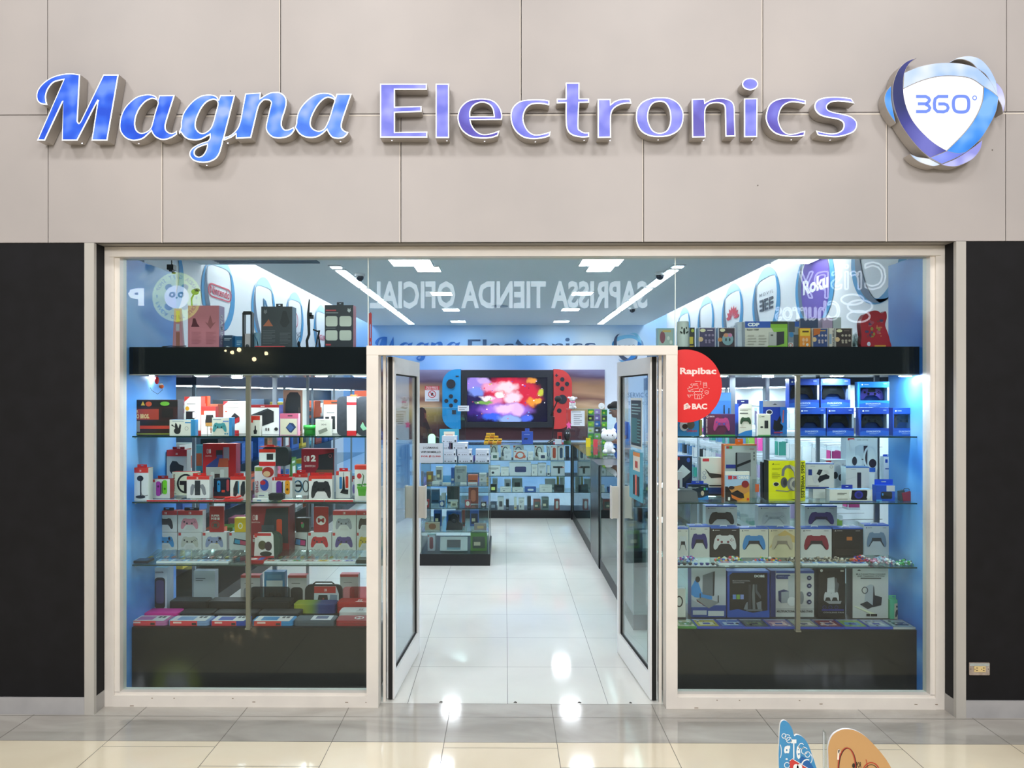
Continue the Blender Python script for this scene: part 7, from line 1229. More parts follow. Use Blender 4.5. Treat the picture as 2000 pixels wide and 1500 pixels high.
o = o.build('phone_poster', loc=(PXx(877.5, TY+.2), TY+.2, ZTt)); tag(o, 'teal poster with three phones standing behind the camera cartons', 'poster')
t = empty('speaker', (PXx(846, TY+.5), TY+.5, ZTt), 'tall black speaker standing behind the white price sign', 'speaker'); MB().rbox(-.065, .065, 0, .12, 0, .25, .02, M('#15171b', .5)).build('cabinet', t)
mg, nt, b = nodemat('green_cyan_glow'); tc = nt.nodes.new('ShaderNodeTexCoord'); spx = nt.nodes.new('ShaderNodeSeparateXYZ'); r = ramp(nt, [(0.1, '#2a70d0'), (0.4, '#20d0a0'), (0.9, '#50f080')]); nt.links.new(tc.outputs['Generated'], spx.inputs[0]); nt.links.new(spx.outputs['Z'], r.inputs[0]); nt.links.new(r.outputs[0], b.inputs['Emission Color']); b.inputs['Emission Strength'].default_value = 1.0
t = empty('glow_lamp', (PXx(843, TY+.3), TY+.3, ZTt), 'small glowing green arched lamp behind the price sign', 'lamp'); MB().rbox(-.04, .04, 0, .03, 0, .30, .04, mg, n=6).build('shade', t)
# ---- long counters
BY = 11.03; bz = [PXz(1030, y, BY) for y in (899, 930, 962)]; bb = PXz(1030, 997, BY)
vitrine('glass_counter', 'long glass counter across the back of the shop', 'counter', PXx(890, BY), 2.35, BY, BY+.52, bb, bz, 1.095)
Ya = BY+.06; Yb_ = BY+.28; g4 = 'boxes in the back glass counter'
def brow(it, z, nm, Y=Ya): row(it, Y, z, 'on the back counter %s shelf' % nm, d=.12, group=g4)
brow([(957, 972, 869, WT_, '#3a4450', 'phones'), (978, 996, 870, WT_, '#4a5a70', 'phones'), (1002, 1023, 870, GW, '#5a6a8a', 'phones'), (1044, 1062, 870, WT_, '#2a2e34', 'phones'), (1068, 1074, 871, PL, '#3a5a8a', 'phones')], bz[0], 'top rear', Yb_)
brow([(959, 974, 885, WT_, '#4a6a60', 'sq'), (984, 999, 878, PL, '#a8b0b8', 'lines'), (1003, 1029, 880, PL, '#c85a44', 'phones'), (1031, 1042, 883, WT_, '#b0b8bc', 'lines'), (1052, 1068, 885, WT_, '#3a4a6a', 'sq'), (1076, 1089, 871, WT_, '#c4523c', 'pill'), (1090, 1102, 871, WT_, '#2a4a6a', 'pill'), (1105, 1112, 872, SL, '#22304a', '')], bz[0], 'top front')
brow([(955, 977, 910, WT_, '#2c3440', 'lines'), (978, 994, 913, WT_, '#c8ccc8', 'lines'), (995, 1037, 903, PL, '#2c3a6a', 'sq'), (1038, 1050, 908, WT_, '#a8acac', 'lines'), (1051, 1067, 905, '#d8dce0', '#8a9490', 'lines'), (1069, 1074, 910, WT_, '#2c3440', ''), (1076, 1103, 902, PL, '#2a3238', 'drill')], bz[1], 'second')
brow([(956, 970, 947, BKc, '#d8e080', 'sq'), (977, 998, 952, WT_, '#8a9498', 'lines'), (1001, 1022, 953, WT_, '#7a848a', 'lines'), (1025, 1047, 952, BU, '#d8dce0', 'sq'), (1054, 1078, 948, WT_, '#b8bcb8', 'lines'), (1083, 1102, 948, BKc, '#3a4048', 'sq')], bz[2], 'third')
brow([(962, 972, 935, GW, '#8a9498', 'lines'), (985, 998, 937, PL, '#5a646c', 'sq'), (1000, 1020, 935, '#8a9a98', '#2a3034', 'sq'), (1065, 1085, 936, GW, '#8a9498', ''), (1088, 1092, 932, '#d8c04a', '#222', ''), (1094, 1103, 932, WT_, '#c8ccc8', '')], bz[2], 'third rear', Yb_)
brow([(956, 970, 981, SL, '#8a9aa8', 'sq'), (972, 984, 971, GW, '#3a4048', 'sq'), (988, 994, 976, BKc, '#8a9498', ''), (1004, 1009, 972, '#d8d8c8', '#c0a060', ''), (1013, 1024, 974, WT_, '#6a747c', 'lines'), (1030, 1037, 970, BKc, '#4a5258', ''), (1042, 1056, 976, '#8a4a44', '#4a5a54', 'window'), (1058, 1072, 972, '#6a7a78', '#3a4a4a', 'window'), (1083, 1093, 976, DR, '#d0d4d4', 'pill')], bb, 'bottom')
row([(1130, 1150, 903, PL, '#2a3238', 'drill'), (1178, 1198, 905, '#c8bfb0', '#8a8478', 'lines')], Ya, bz[1], 'on the back counter right second shelf', d=.12, group=g4)
row([(1132, 1140, 878, WT_, '#2a3238', 'pill'), (1152, 1166, 882, WT_, '#8a4a4a', 'sq'), (1168, 1176, 878, GW, '#4a5a6a', 'phones')], Ya, bz[0], 'on the back counter right top shelf', d=.12, group=g4)
row([(1132, 1146, 945, SL, '#8a9498', 'sq'), (1152, 1164, 950, GW, '#5a646c', ''), (1180, 1190, 948, GW, '#7a848a', 'lines')], Ya, bz[2], 'on the back counter right third shelf', d=.12, group=g4)
# right-hand counter: black-framed, two lengths and a black pier between them
mbx = vitrine('glass_counter', 'long right-hand glass counter running back to the corner', 'counter', 1.0, 1.45, 8.62, 10.9, .12, [.384, .628, .866], 1.095, BLACKM)
vitrine('glass_counter', 'nearer right-hand glass counter beside the open door', 'counter', 1.01, 1.46, 5.8, 7.82, .12, [.5, .8], 1.095, BLACKM)
t = empty('counter_pier', (1.24, 8.22, 0), 'black pier between the two right-hand counters', 'pier'); MB().box(-.24, .22, -.38, .38, 0, 1.10, M('#25282e', .25)).build('body', t); MB().box(-.243, -.2405, -.37, -.34, .01, 1.09, M('#101114', .3)).build('edge_strip', t)
t = empty('counter_post', (1.04, 10.96, 0), 'black corner post where the back and right counters meet', 'post'); MB().box(-.06, .06, -.05, .05, 0, 1.1, BLACK).build('body', t)
# ---- things on the counters
def on(px, Y): return (PXx(px, Y), Y, 1.104)
mb = MB(); rnd = random.Random(5)
for j, (z, n) in enumerate(((0, 4), (.055, 4), (.11, 3), (.155, 2))):
    for k in range(n):
        X0 = -.13+k*.066+(j*.012); o = MB().box(-.031, .031, -.03, .03, 0, .04, M('#e0a81c', .4), front=M(rnd.choice(['#e0a81c', '#c8781c', '#e8b830']), .4)).box(-.026, .026, -.0315, -.0302, .008, .018, M('#3a2a1c', .4)).build('mini_pack', loc=(on(966, 11.1)[0]+X0, 11.12, 1.104+j*.0412))
        tag(o, 'small yellow pack %s from left in the %s layer on the back counter' % (OR[k], OR[j]), 'pack', 'yellow packs piled on the back counter')
mb = carton('blue_box', 1019, 1041, 843, 11.12, 1.104, 'blue carton with a dark camera picture standing on the back counter', front='#2f50a8', side='#2a4898', d=.08, dec=[('ln', .2, .74, .9, .8, 1, '#a8b4d8'), ('p', [(.15, .4), (.3, .5), (.55, .46), (.5, .34), (.2, .34)], '#1f2440')], tab='#3a5ab8', tabp=(.3, .7, .03))
t = empty('handset', on(1079, 11.1), 'black and silver curved handset on the back counter', 'handset'); MB().tube([(-.07, 0, .012), (-.04, 0, .035), (.02, 0, .07), (.07, 0, .06)], [.014, .02, .02, .012], BLACKM).tube([(-.06, -.012, .022), (.0, -.016, .06), (.06, -.012, .068)], .006, M('#c8ccd0', .3)).build('body', t)
carton('card_box', 1084, 1097, 858, 11.06, 1.104, 'small white card holder before the dark cat-eyed figure', front='#c8d4dc', d=.04); carton('red_rack', 1089, 1098, 845, 11.16, 1.104, 'red open rack behind the card holder', front='#a8302c', d=.05, dec=[('r', .2, .2, .8, .7, '#3a1a1c')])
t = empty('toy_figure', on(1108, 11.16), 'dark round-headed toy with two pale eyes on a green base', 'toy'); MB().cyl(0, 0, 0, .05, .055, M('#3a5a3c', .5), 14).build('base', t); MB().ball(0, 0, .13, .05, .045, .09, M('#1a1c20', .5), 8).build('body', t); MB().ball(-.016, -.04, .165, .009, .006, .012, M('#d8dce0', .3), 5).ball(.016, -.04, .165, .009, .006, .012, M('#d8dce0', .3), 5).build('eyes', t)
t = tag(MB().flat([[(-.04, .03), (-.01, .04), (.0, .07), (.012, .035), (.04, .04), (.02, .0), (.03, -.04), (0, -.02), (-.03, -.045), (-.02, 0)]], 0, M('#e85aa0', .5)).flat([[(-.04, .03), (-.01, .04), (.0, .07), (.012, .035), (.04, .04), (.02, .0), (.03, -.04), (0, -.02), (-.03, -.045), (-.02, 0)]], .003, M('#e85aa0', .5)).build('pink_star', loc=(PXx(1111, 10.7), 10.698, PXz(1111, 832, 10.7))), 'pink star-shaped paper tag fixed to the glass screen edge', 'tag')
def sheet(px0, px1, py0, py1, Y, lab, cols, nm='paper_notice', bg='#dfe4ec'):
    X0, X1 = PXx(px0, Y), PXx(px1, Y); z1, z0 = PXz(px0, py0, Y), PXz(px0, py1, Y)
    mb = MB().box(X0, X1, Y, Y+.002, z0, z1, M(bg, .5)); decal(mb, X0, X1, z0, z1, Y, cols); return tag(mb.build(nm, origin=((X0+X1)/2, Y, z0)), lab, 'sign')
# glass screens on the counters
def screen(px0, px1, pyt, Y, lab):
    X0, X1 = PXx(px0, Y), PXx(px1, Y); zt_ = PXz(px0, pyt, Y); return tag(MB().box(X0, X1, Y, Y+.006, 1.104, zt_, GLASS).box(X0, X1, Y, Y+.006, zt_+.0002, zt_+.005, M('#8fb8b8', .3)).build('glass_screen', origin=((X0+X1)/2, Y, 1.104)), lab, 'screen')
screen(1106, 1240, 799, 10.74, 'clear glass screen standing on the right-hand counter'); screen(826, 910, 797, 11.3, 'clear glass screen behind the glass tower on the back counter')
sheet(1115, 1142, 802, 832, 10.735, 'white printed notice fixed to the glass screen on the right-hand counter', [('ln', .06, .88, .94, .95, 1, '#6a7078'), ('ln', .2, .08, .8, .8, 6, '#8a9098')])
sheet(894, 916, 792, 803, 11.29, 'small white notice hanging from the glass screen behind the tower', [('ln', .1, .2, .8, .8, 2, '#7a8088')])
Yt = 10.72
t = empty('plush_toy', (PXx(1118, Yt), Yt, PXz(1118, 799, Yt)+.002), 'white plush lamb with a pink bow sitting on top of the glass screen', 'plush toy')
FUR = noise_mat('white_plush', [(0.3, '#d4d6da'), (0.7, '#f0f0f2')], 60, .9); FURP = M('#e87ab0', .6)
MB().ball(0, .02, .055, .048, .04, .06, FUR, 8).ball(-.03, -.01, .022, .024, .035, .02, FUR, 6).ball(.035, -.01, .022, .024, .035, .02, FUR, 6).ball(-.035, .0, .075, .014, .02, .03, FUR, 6).ball(.035, .0, .075, .014, .02, .03, FUR, 6).build('body', t)
MB().ball(0, .0, .145, .045, .038, .04, FUR, 8).ball(-.05, .01, .165, .022, .014, .014, FUR, 6).ball(.052, .01, .16, .022, .014, .014, FUR, 6).ball(.014, -.034, .138, .02, .015, .016, FUR, 6).ball(-.008, -.034, .152, .004, .004, .004, BLACK, 4).ball(.026, -.03, .154, .004, .004, .004, BLACK, 4).build('head', t)
MB().ball(-.018, -.035, .10, .018, .008, .014, FURP, 5).ball(.018, -.035, .10, .018, .008, .014, FURP, 5).build('bow', t)
t = empty('smoke_detector', (PXx(1175, Yt), Yt, PXz(1175, 799, Yt)), 'round white device standing at the edge of the glass screen', 'device'); MB().cyl(0, .04, .0, .02, .045, M('#e4e8ea', .4), 20, axis='y').box(-.012, .012, -.002, .0, .02, .026, M('#2a9a6a', .4)).build('body', t)
t.children[0].location = (0, 0, 0.006)
# battery racks
for i, (a, b_, yt, cols, lab) in enumerate(((1148, 1160, 799, ['#3f9a3c', '#222', '#8fc04a', '#d8e0c0', '#3f9a3c', '#8fc04a'], 'narrow green battery card rack with yellow letters, left one'), (1161, 1173, 798, ['#a88ac8', '#8a6ab8', '#3a6ab8', '#222', '#7ab04a', '#c88a6a'], 'narrow violet and blue card rack between the green ones'), (1175, 1186, 800, ['#2f8a3c', '#1f3a24', '#6ab03c', '#2f8a4c', '#9ac85a', '#3f9a3c'], 'narrow green battery card rack, right one'))):
    Y = 10.82; X0, X1 = PXx(a, Y), PXx(b_, Y); hh = PXz(a, yt, Y)-1.104; t = empty('battery_rack', ((X0+X1)/2, Y, 1.105), lab, 'rack', 'battery card racks on the right counter'); w = X1-X0
    MB().box(-w/2, w/2, .012, .016, 0, hh, M('#8a9aa0', .4)).box(-w/2, w/2, -.02, .016, 0, .006, M('#8a9aa0', .4)).build('rack_panel', t); n = len(cols)
    for k, cc in enumerate(cols):
        mb = MB().box(-w*.46, w*.46, -.004, .002, hh*(1-(k+1)/n)+.008, hh*(1-k/n)-.006, M(cc, .4)); mb.box(-w*.3, w*.1, -.0046, -.004, hh*(1-(k+.7)/n), hh*(1-(k+.4)/n), M('#c8d840' if i != 1 else '#e0d8e8', .4))
        if k == 0 and i == 0: put_text(mb, 'GP', -w*.4, hh*(1-.75/n), w*.38, hh*(1-.25/n), -.005, M('#e8e83a', .4), .06)
        mb.build('battery_card', t)
for px, yt, w_, c_l, lab in ((1163, 858, .03, '#c8404a', 'red round sticker pack on the right-hand counter'), (1149, 856, .032, '#e0c81c', 'yellow tag box on the right-hand counter')):
    Y = 10.5; X = PXx(px-8, Y); tag(MB().box(-w_, w_, 0, .05, 0, PXz(px, yt, Y)-1.104, M(c_l, .4)).build('small_pack', loc=(X+.06, Y, 1.104)), lab, 'box')
# white mascot helmet-like plush and appliances
Ym = 7.3
t = empty('plush_toy', (PXx(1189, 9.2), 9.2, 1.112), 'large white plush with a round cat-like head on the right-hand counter', 'plush toy')
MB().ball(0, 0, .08, .06, .05, .085, FUR, 8).ball(-.05, -.02, .03, .03, .045, .03, FUR, 6).ball(.05, -.02, .03, .03, .045, .03, FUR, 6).build('body', t); MB().ball(0, -.01, .23, .10, .075, .075, FUR, 9).ball(-.06, 0, .29, .028, .02, .03, FUR, 6).ball(.06, 0, .29, .028, .02, .03, FUR, 6).ball(-.03, -.082, .235, .008, .006, .01, BLACK, 4).ball(.035, -.08, .235, .008, .006, .01, BLACK, 4).build('head', t)
# ---- back wall: picture board, big handheld-console frame around the TV
YM = YB-.03
m, nt, b = nodemat('sunset_picture_print'); g1 = nt.nodes.new('ShaderNodeNewGeometry'); sp = nt.nodes.new('ShaderNodeSeparateXYZ'); nt.links.new(g1.outputs['Position'], sp.inputs[0])
mp = nt.nodes.new('ShaderNodeMapping'); mp.inputs['Scale'].default_value = (.35, 1, 1.5); nz = nt.nodes.new('ShaderNodeTexNoise'); nz.inputs['Scale'].default_value = 1.6; nz.inputs['Detail'].default_value = 4; nt.links.new(g1.outputs['Position'], mp.inputs[0]); nt.links.new(mp.outputs[0], nz.inputs[0])
zt0, zb0 = PXz(1000, 722, YM), .95
mr = nt.nodes.new('ShaderNodeMapRange'); mr.inputs[1].default_value = zt0; mr.inputs[2].default_value = zb0; nt.links.new(sp.outputs['Z'], mr.inputs[0])
ad = nt.nodes.new('ShaderNodeMath'); ad.operation = 'MULTIPLY_ADD'; ad.inputs[1].default_value = .34; nt.links.new(nz.outputs[0], ad.inputs[0]); nt.links.new(mr.outputs[0], ad.inputs[2])
r = ramp(nt, [(0.0, '#9aa0c8'), (0.16, '#8a8ab0'), (0.3, '#5a4a64'), (0.4, '#a07a5c'), (0.5, '#b89274'), (0.6, '#7a5248'), (0.7, '#c8a888'), (0.84, '#a88c50'), (0.95, '#5a3c3c'), (1.0, '#4a2c34')]); nt.links.new(ad.outputs[0], r.inputs[0]); nt.links.new(r.outputs[0], b.inputs['Base Color']); b.inputs['Roughness'].default_value = .35
tag(MB().box(PXx(735, YM), PXx(1181, YM), YM, YM+.025, zb0, zt0, m).build('picture_board', origin=(0, YM, zb0)), 'wide printed board of a brown and violet sunset sky on the back wall', 'picture')
mb = MB(); Yf_ = YM-.004; DK = M('#2c1c20', .5); l = curve_loop([(P(x, y, Yf_).x, P(x, y, Yf_).z) for x, y in ((818, 800), (826, 796), (832, 803), (832, 815), (836, 826), (845, 850), (850, 870), (812, 870), (812, 830))]); mb.flat([l], Yf_, DK); l = [(P(x, y, Yf_).x, P(x, y, Yf_).z) for x, y in ((829, 806), (832, 807), (833, 815), (830, 818))]; mb.flat([l], Yf_-.001, M('#7a4a3c', .5)); l = [(P(x, y, Yf_).x, P(x, y, Yf_).z) for x, y in ((820, 832), (834, 838), (838, 856), (822, 850))]; mb.flat([l], Yf_-.001, M('#4a3428', .5))
tag(mb.build('printed_figure', origin=tuple(P(830, 870, Yf_))), 'dark hooded figure in profile printed on the picture board left of the TV', 'picture')
sheet(830, 858, 754, 784, YM-.004, 'white notice with a red heading and a crossed circle on the picture board', [('r', .0, .74, 1, 1, '#c83a44'), ('t', 'PROHIBIDO', .08, .88, .92, .97, '#f0e8e8'), ('t', 'FUMAR VAPEAR', .06, .77, .94, .85, '#f0e8e8'), ('r', .42, .38, .58, .56, '#2c2c30'), ('ring', .5, .47, .28, .24, .05, '#c83a44'), ('p', [(.3, .6), (.34, .63), (.7, .34), (.66, .31)], '#c83a44'), ('ln', .1, .06, .9, .16, 2, '#4a8a9a')], 'wall_notice')
mb = MB(); a, b_ = P(1226, 776, YB-.01), P(1268, 767, YB-.01); put_text(mb, 'SERVICIO', a.x, a.z, b_.x, b_.z, YB-.006, M('#4a5a78', .5)); a, b_ = P(1226, 791, YB-.01), P(1270, 782, YB-.01); put_text(mb, 'TÉCNICO', a.x, a.z, b_.x, b_.z, YB-.006, M('#4a5a78', .5)); tag(mb.build('wall_lettering', origin=(2.5, YB-.006, 1.8)), 'thin grey two-line lettering on the back wall right of the picture board', 'wall lettering')
YT = YB-.20
def q(px, py, Y=YT): p = P(px, py, Y); return p.x, p.z
t = empty('console_display', (q(990, 835)[0], YT, q(990, 835)[1]), 'giant handheld game console prop framing the TV, blue grip left and red grip right', 'display'); tx_, _, tz_ = t.location
def qq(px, py): a, b_ = q(px, py); return a-tx_, b_-tz_
a, b_ = qq(901, 835), qq(1080, 723)
s0, s1 = qq(912, 824), qq(1069, 737)
MB().box(a[0], b_[0], .0, .14, a[1], s0[1], M('#1d222c', .4)).box(a[0], b_[0], 0, .14, s1[1], b_[1], M('#1d222c', .4)).box(a[0], s0[0], 0, .14, s0[1], s1[1], M('#1d222c', .4)).box(s1[0], b_[0], 0, .14, s0[1], s1[1], M('#1d222c', .4)).build('console_frame', t)
def grip(x0, x1, col, flip, name):
    A_ = qq(x0, 838); B_ = qq(x1, 721); w = B_[0]-A_[0]; R = w*.8; n = 8
    pts = [(A_[0], A_[1]+R*.9)]+[(A_[0]+R-R*math.cos(PI/2*k/n), B_[1]-R+R*math.sin(PI/2*k/n)) for k in range(n+1)]+[(B_[0], B_[1]), (B_[0], A_[1])]+[(A_[0]+R*.9-R*.9*math.sin(PI/2*k/n), A_[1]+R*.9-R*.9*math.cos(PI/2*k/n)) for k in range(n+1)]
    if flip: pts = [(A_[0]+B_[0]-x, z) for x, z in pts]
    g_ = MB().prism([pts], -.02, .12, M(col, .35)).build(name, t); return g_
gl = grip(864, 900, '#1a8fd0', False, 'blue_grip'); gr = grip(1081, 1117, '#c83c3c', True, 'red_grip')
def btn(par, x, y, r_, name='button', sq=False):
    a = qq(x, y); r2 = r_/F*YT
    (MB().box(a[0]-r2, a[0]+r2, -.035, -.0205, a[1]-r2, a[1]+r2, M('#222834', .4)) if sq else MB().cyl(a[0], a[1], -.045 if r_ > 6 else -.035, -.0205, r2, M('#222834', .4), 18, axis='y')).build(name, par)
btn(gl, 881, 750, 9, 'thumbstick')
for x, y in ((881, 774), (872, 783), (890, 783), (881, 792)): btn(gl, x, y, 4)
btn(gl, 887, 805, 4, 'capture_button', True)
for x, y in ((1098, 741), (1089, 750), (1107, 750), (1098, 759)): btn(gr, x, y, 4.2)
btn(gr, 1098, 780, 9, 'thumbstick'); btn(gr, 1092, 802, 4.5)
MB().box(qq(890, 0)[0], qq(896, 0)[0], -.03, -.0205, qq(0, 735)[1]-.01, qq(0, 735)[1]+.01, M('#222834', .4)).build('minus_button', gl)
a = qq(1087, 733); MB().box(a[0]-.03, a[0]+.03, -.03, -.0205, a[1]-.009, a[1]+.009, M('#222834', .4)).box(a[0]-.009, a[0]+.009, -.031, -.0206, a[1]-.03, a[1]+.03, M('#222834', .4)).build('plus_button', gr)
# the TV picture: soft glowing blobs, generic
scr = MB().box(s0[0]+.002, s1[0]-.002, .05, .10, s0[1]+.002, s1[1]-.002, M('#0c0e16', .2))
def E_(c_, e=1.0): return M(c_, .5, 0, e)
yk = [.0495]
def blob(px, py, rx, ry, c_, e=1.0):
    yk[0] -= .0004; a = qq(px, py); l = ell(a[0], a[1], rx/F*YT, ry/F*YT, 20); l = [(min(max(x, s0[0]+.003), s1[0]-.003), min(max(z, s0[1]+.003), s1[1]-.003)) for x, z in l]; scr.flat([l], yk[0], E_(c_, e))
a, b_ = (s0[0]+.003, s0[1]+.003), (s1[0]-.003, s1[1]-.003)
scr.add([(a[0], .0497, a[1]), (b_[0], .0497, a[1]), (b_[0], .0497, b_[1]), (a[0], .0497, b_[1])], [(0, 1, 2, 3)], E_('#141236'))
rnd = random.Random(9)
TV = [(950, 790, 60, 40, '#1c1050'), (1045, 800, 40, 26, '#0c0c20'), (1052, 758, 26, 26, '#151a20'), (995, 762, 58, 30, '#e02848'), (1025, 772, 36, 26, '#d82440'), (926, 750, 22, 18, '#9c88e8'), (944, 744, 14, 9, '#d0b0f8'), (930, 766, 18, 10, '#7a96f0'), (960, 756, 22, 10, '#f8a8d0'), (990, 757, 24, 12, '#ffe0ec'), (962, 782, 20, 11, '#f090c8'), (1000, 777, 20, 13, '#ffe0f4'), (938, 803, 30, 14, '#3a1c80'), (988, 801, 56, 15, '#a878f0'), (992, 799, 30, 11, '#fcd0fc'), (1012, 800, 14, 14, '#ecc0ff'), (960, 815, 20, 9, '#3c68f0'), (995, 819, 26, 8, '#98b8ff'), (1028, 817, 14, 8, '#5070f0'), (1040, 785, 14, 9, '#f09a34'), (1050, 783, 8, 7, '#ffb040'), (1040, 743, 12, 6, '#f0a040'), (1056, 766, 8, 8, '#c8d040'), (945, 786, 20, 5, '#7ab050'), (975, 771, 10, 6, '#ffffff'), (950, 777, 14, 5, '#f8f0ff')]
mt, nt, b = nodemat('game_picture'); g1 = nt.nodes.new('ShaderNodeNewGeometry'); prev = None
nzt = nt.nodes.new('ShaderNodeTexNoise'); nzt.inputs['Scale'].default_value = 7; wz = nt.nodes.new('ShaderNodeVectorMath'); wz.operation = 'MULTIPLY_ADD'; wz.inputs[1].default_value = (.16, 0, .16)
nt.links.new(g1.outputs['Position'], nzt.inputs[0]); nt.links.new(nzt.outputs['Color'], wz.inputs[0]); nt.links.new(g1.outputs['Position'], wz.inputs[2])
for (x, y, rx, ry, c_) in TV:
    a = q(x, y); mp = nt.nodes.new('ShaderNodeMapping'); mp.vector_type = 'POINT'; sx2, sz2 = F/YT/rx, F/YT/ry
    mp.inputs['Location'].default_value = (-(a[0]+.08)*sx2, 0, -(a[1]+.08)*sz2); mp.inputs['Scale'].default_value = (sx2, 0, sz2); nt.links.new(wz.outputs[0], mp.inputs[0])
    ln = nt.nodes.new('ShaderNodeVectorMath'); ln.operation = 'LENGTH'; nt.links.new(mp.outputs[0], ln.inputs[0])
    mr = nt.nodes.new('ShaderNodeMapRange'); mr.interpolation_type = 'SMOOTHSTEP'; mr.inputs[1].default_value = .55; mr.inputs[2].default_value = 1.15; mr.inputs[3].default_value = 1; mr.inputs[4].default_value = 0; nt.links.new(ln.outputs['Value'], mr.inputs[0])
    mx = nt.nodes.new('ShaderNodeMix'); mx.data_type = 'RGBA'; nt.links.new(mr.outputs[0], mx.inputs['Factor']); mx.inputs['B'].default_value = lin(c_)
    if prev: nt.links.new(prev.outputs['Result'], mx.inputs['A'])
    else: mx.inputs['A'].default_value = lin('#120e30')
    prev = mx
nt.links.new(prev.outputs['Result'], b.inputs['Emission Color']); b.inputs['Emission Strength'].default_value = 1.1; b.inputs['Base Color'].default_value = (.01, .01, .02, 1); b.inputs['Roughness'].default_value = .2
scr.add([(s0[0]+.003, .0493, s0[1]+.003), (s1[0]-.003, .0493, s0[1]+.003), (s1[0]-.003, .0493, s1[1]-.003), (s0[0]+.003, .0493, s1[1]-.003)], [(0, 1, 2, 3)], mt)
yk[0] = .049
for k in range(34): blob(rnd.uniform(915, 1066), rnd.uniform(740, 821), rnd.uniform(.8, 2), rnd.uniform(.6, 1.4), rnd.choice(['#ffd0f0', '#c878e0', '#f0a840', '#70a0f0', '#e04060', '#ffffff', '#6a40b0', '#201040', '#90d060']))
scr.build('tv_screen', t)
tag(MB().box(PXx(900, YT), PXx(1081, YT), YT+.15, YB-.03, q(0, 830)[1], q(0, 735)[1], BLACK).build('wall_mount', origin=(PXx(990, YT), YT+.16, q(0, 830)[1])), 'black wall mount box hidden behind the TV frame', 'mount')
# loudspeaker-like black desk items behind the counter at the right of the TV
t = empty('desk_webcam', (PXx(1080, 11.2), 11.2, 1.104), 'black lamp-like camera arm rising in front of the red grip', 'arm')
zz_ = lambda y: PXz(1080, y, 11.2)-1.104
MB().tube([(0, 0, 0), (-.01, 0, .06), (.02, 0, zz_(815))], .008, BLACKM).tube([(.02, 0, zz_(815)), (-.03, 0, zz_(812)), (.06, 0, zz_(785))], .010, BLACKM).build('arm', t); MB().ball(.075, 0, zz_(779), .055, .04, .05, BLACKM, 8).build('camera_head', t)
# ---- person behind the right counter
def skin_body(name, joints, edges, mat, parent=None, loc=(0, 0, 0), sub=2):
    me = bpy.data.meshes.new(name); me.from_pydata([j[0] for j in joints], edges, []); o = bpy.data.objects.new(name, me); C.objects.link(o)
    sk = o.modifiers.new('skin', 'SKIN'); me.skin_vertices.new() if not me.skin_vertices else None
    for v, j in zip(me.skin_vertices[0].data, joints): v.radius = (j[1], j[2] if len(j) > 2 else j[1])
    me.skin_vertices[0].data[0].use_root = True
    o.modifiers.new('sub', 'SUBSURF').levels = sub; o.modifiers['sub'].render_levels = sub; me.materials.append(mat); o.location = loc
    for p in o.modifiers: pass
    sk.use_smooth_shade = True
    if parent: o.parent = parent
    return o
SK = M('#8a5a44', .5)
pt = empty('person', (PXx(1207, 10.1)+.0, 11.9 if False else 9.7, 0), 'person with short dark hair in a blue shirt looking down behind the counter', 'person')
pt.location = (1.925, 11.95, 0); pt.rotation_euler = (0, 0, 0)
# faces left (-x) and slightly down
body = [((0, 0, .92), .13, .16), ((-.01, 0, 1.12), .12, .15), ((-.02, 0, 1.30), .125, .17), ((-.04, 0, 1.40), .07, .10), ((-.07, 0, 1.47), .05), ((-.10, 0, 1.53), .055),
        ((0, .09, .88), .085), ((.0, .10, .48), .06), ((.02, .10, .08), .045), ((-.10, .11, .04), .035), ((0, -.09, .88), .085), ((.0, -.10, .48), .06), ((.02, -.10, .08), .045), ((-.10, -.11, .04), .035),
        ((-.02, .19, 1.36), .055), ((-.04, .23, 1.12), .042), ((-.24, .19, 1.10), .033), ((-.31, .18, 1.11), .026), ((-.02, -.19, 1.36), .055), ((-.04, -.23, 1.12), .042), ((-.24, -.19, 1.10), .033), ((-.31, -.18, 1.11), .026)]
ed = [(0, 1), (1, 2), (2, 3), (3, 4), (4, 5), (0, 6), (6, 7), (7, 8), (8, 9), (0, 10), (10, 11), (11, 12), (12, 13), (2, 14), (14, 15), (15, 16), (16, 17), (2, 18), (18, 19), (19, 20), (20, 21)]
bo = skin_body('body', body, ed, SK, pt)
shirt = [((0, 0, .93), .145, .175), ((-.01, 0, 1.12), .135, .165), ((-.02, 0, 1.30), .14, .185), ((-.04, 0, 1.395), .085, .12), ((-.02, .19, 1.36), .072), ((-.035, .225, 1.18), .06), ((-.02, -.19, 1.36), .072), ((-.035, -.225, 1.18), .06)]
skin_body('shirt', shirt, [(0, 1), (1, 2), (2, 3), (2, 4), (4, 5), (2, 6), (6, 7)], M('#1f5ab8', .7), pt)
tr_ = [((0, 0, .93), .135, .17), ((0, .09, .86), .1), ((.0, .10, .48), .08), ((.02, .10, .09), .07), ((0, -.09, .86), .1), ((.0, -.10, .48), .08), ((.02, -.10, .09), .07)]
skin_body('trousers', tr_, [(0, 1), (1, 2), (2, 3), (0, 4), (4, 5), (5, 6)], M('#23262e', .8), pt)
hd = MB(); Th = Matrix.Translation((-.135, 0, 1.60)) @ Matrix.Rotation(-.42, 4, 'Y')
hd.ball(0, 0, 0, .095, .075, .118, SK, 12, Th).ball(-.02, 0, -.07, .07, .055, .05, SK, 8, Th).ball(-.10, 0, -.012, .018, .014, .02, SK, 6, Th).ball(.01, .077, -.01, .018, .01, .028, SK, 6, Th).ball(.01, -.077, -.01, .018, .01, .028, SK, 6, Th)
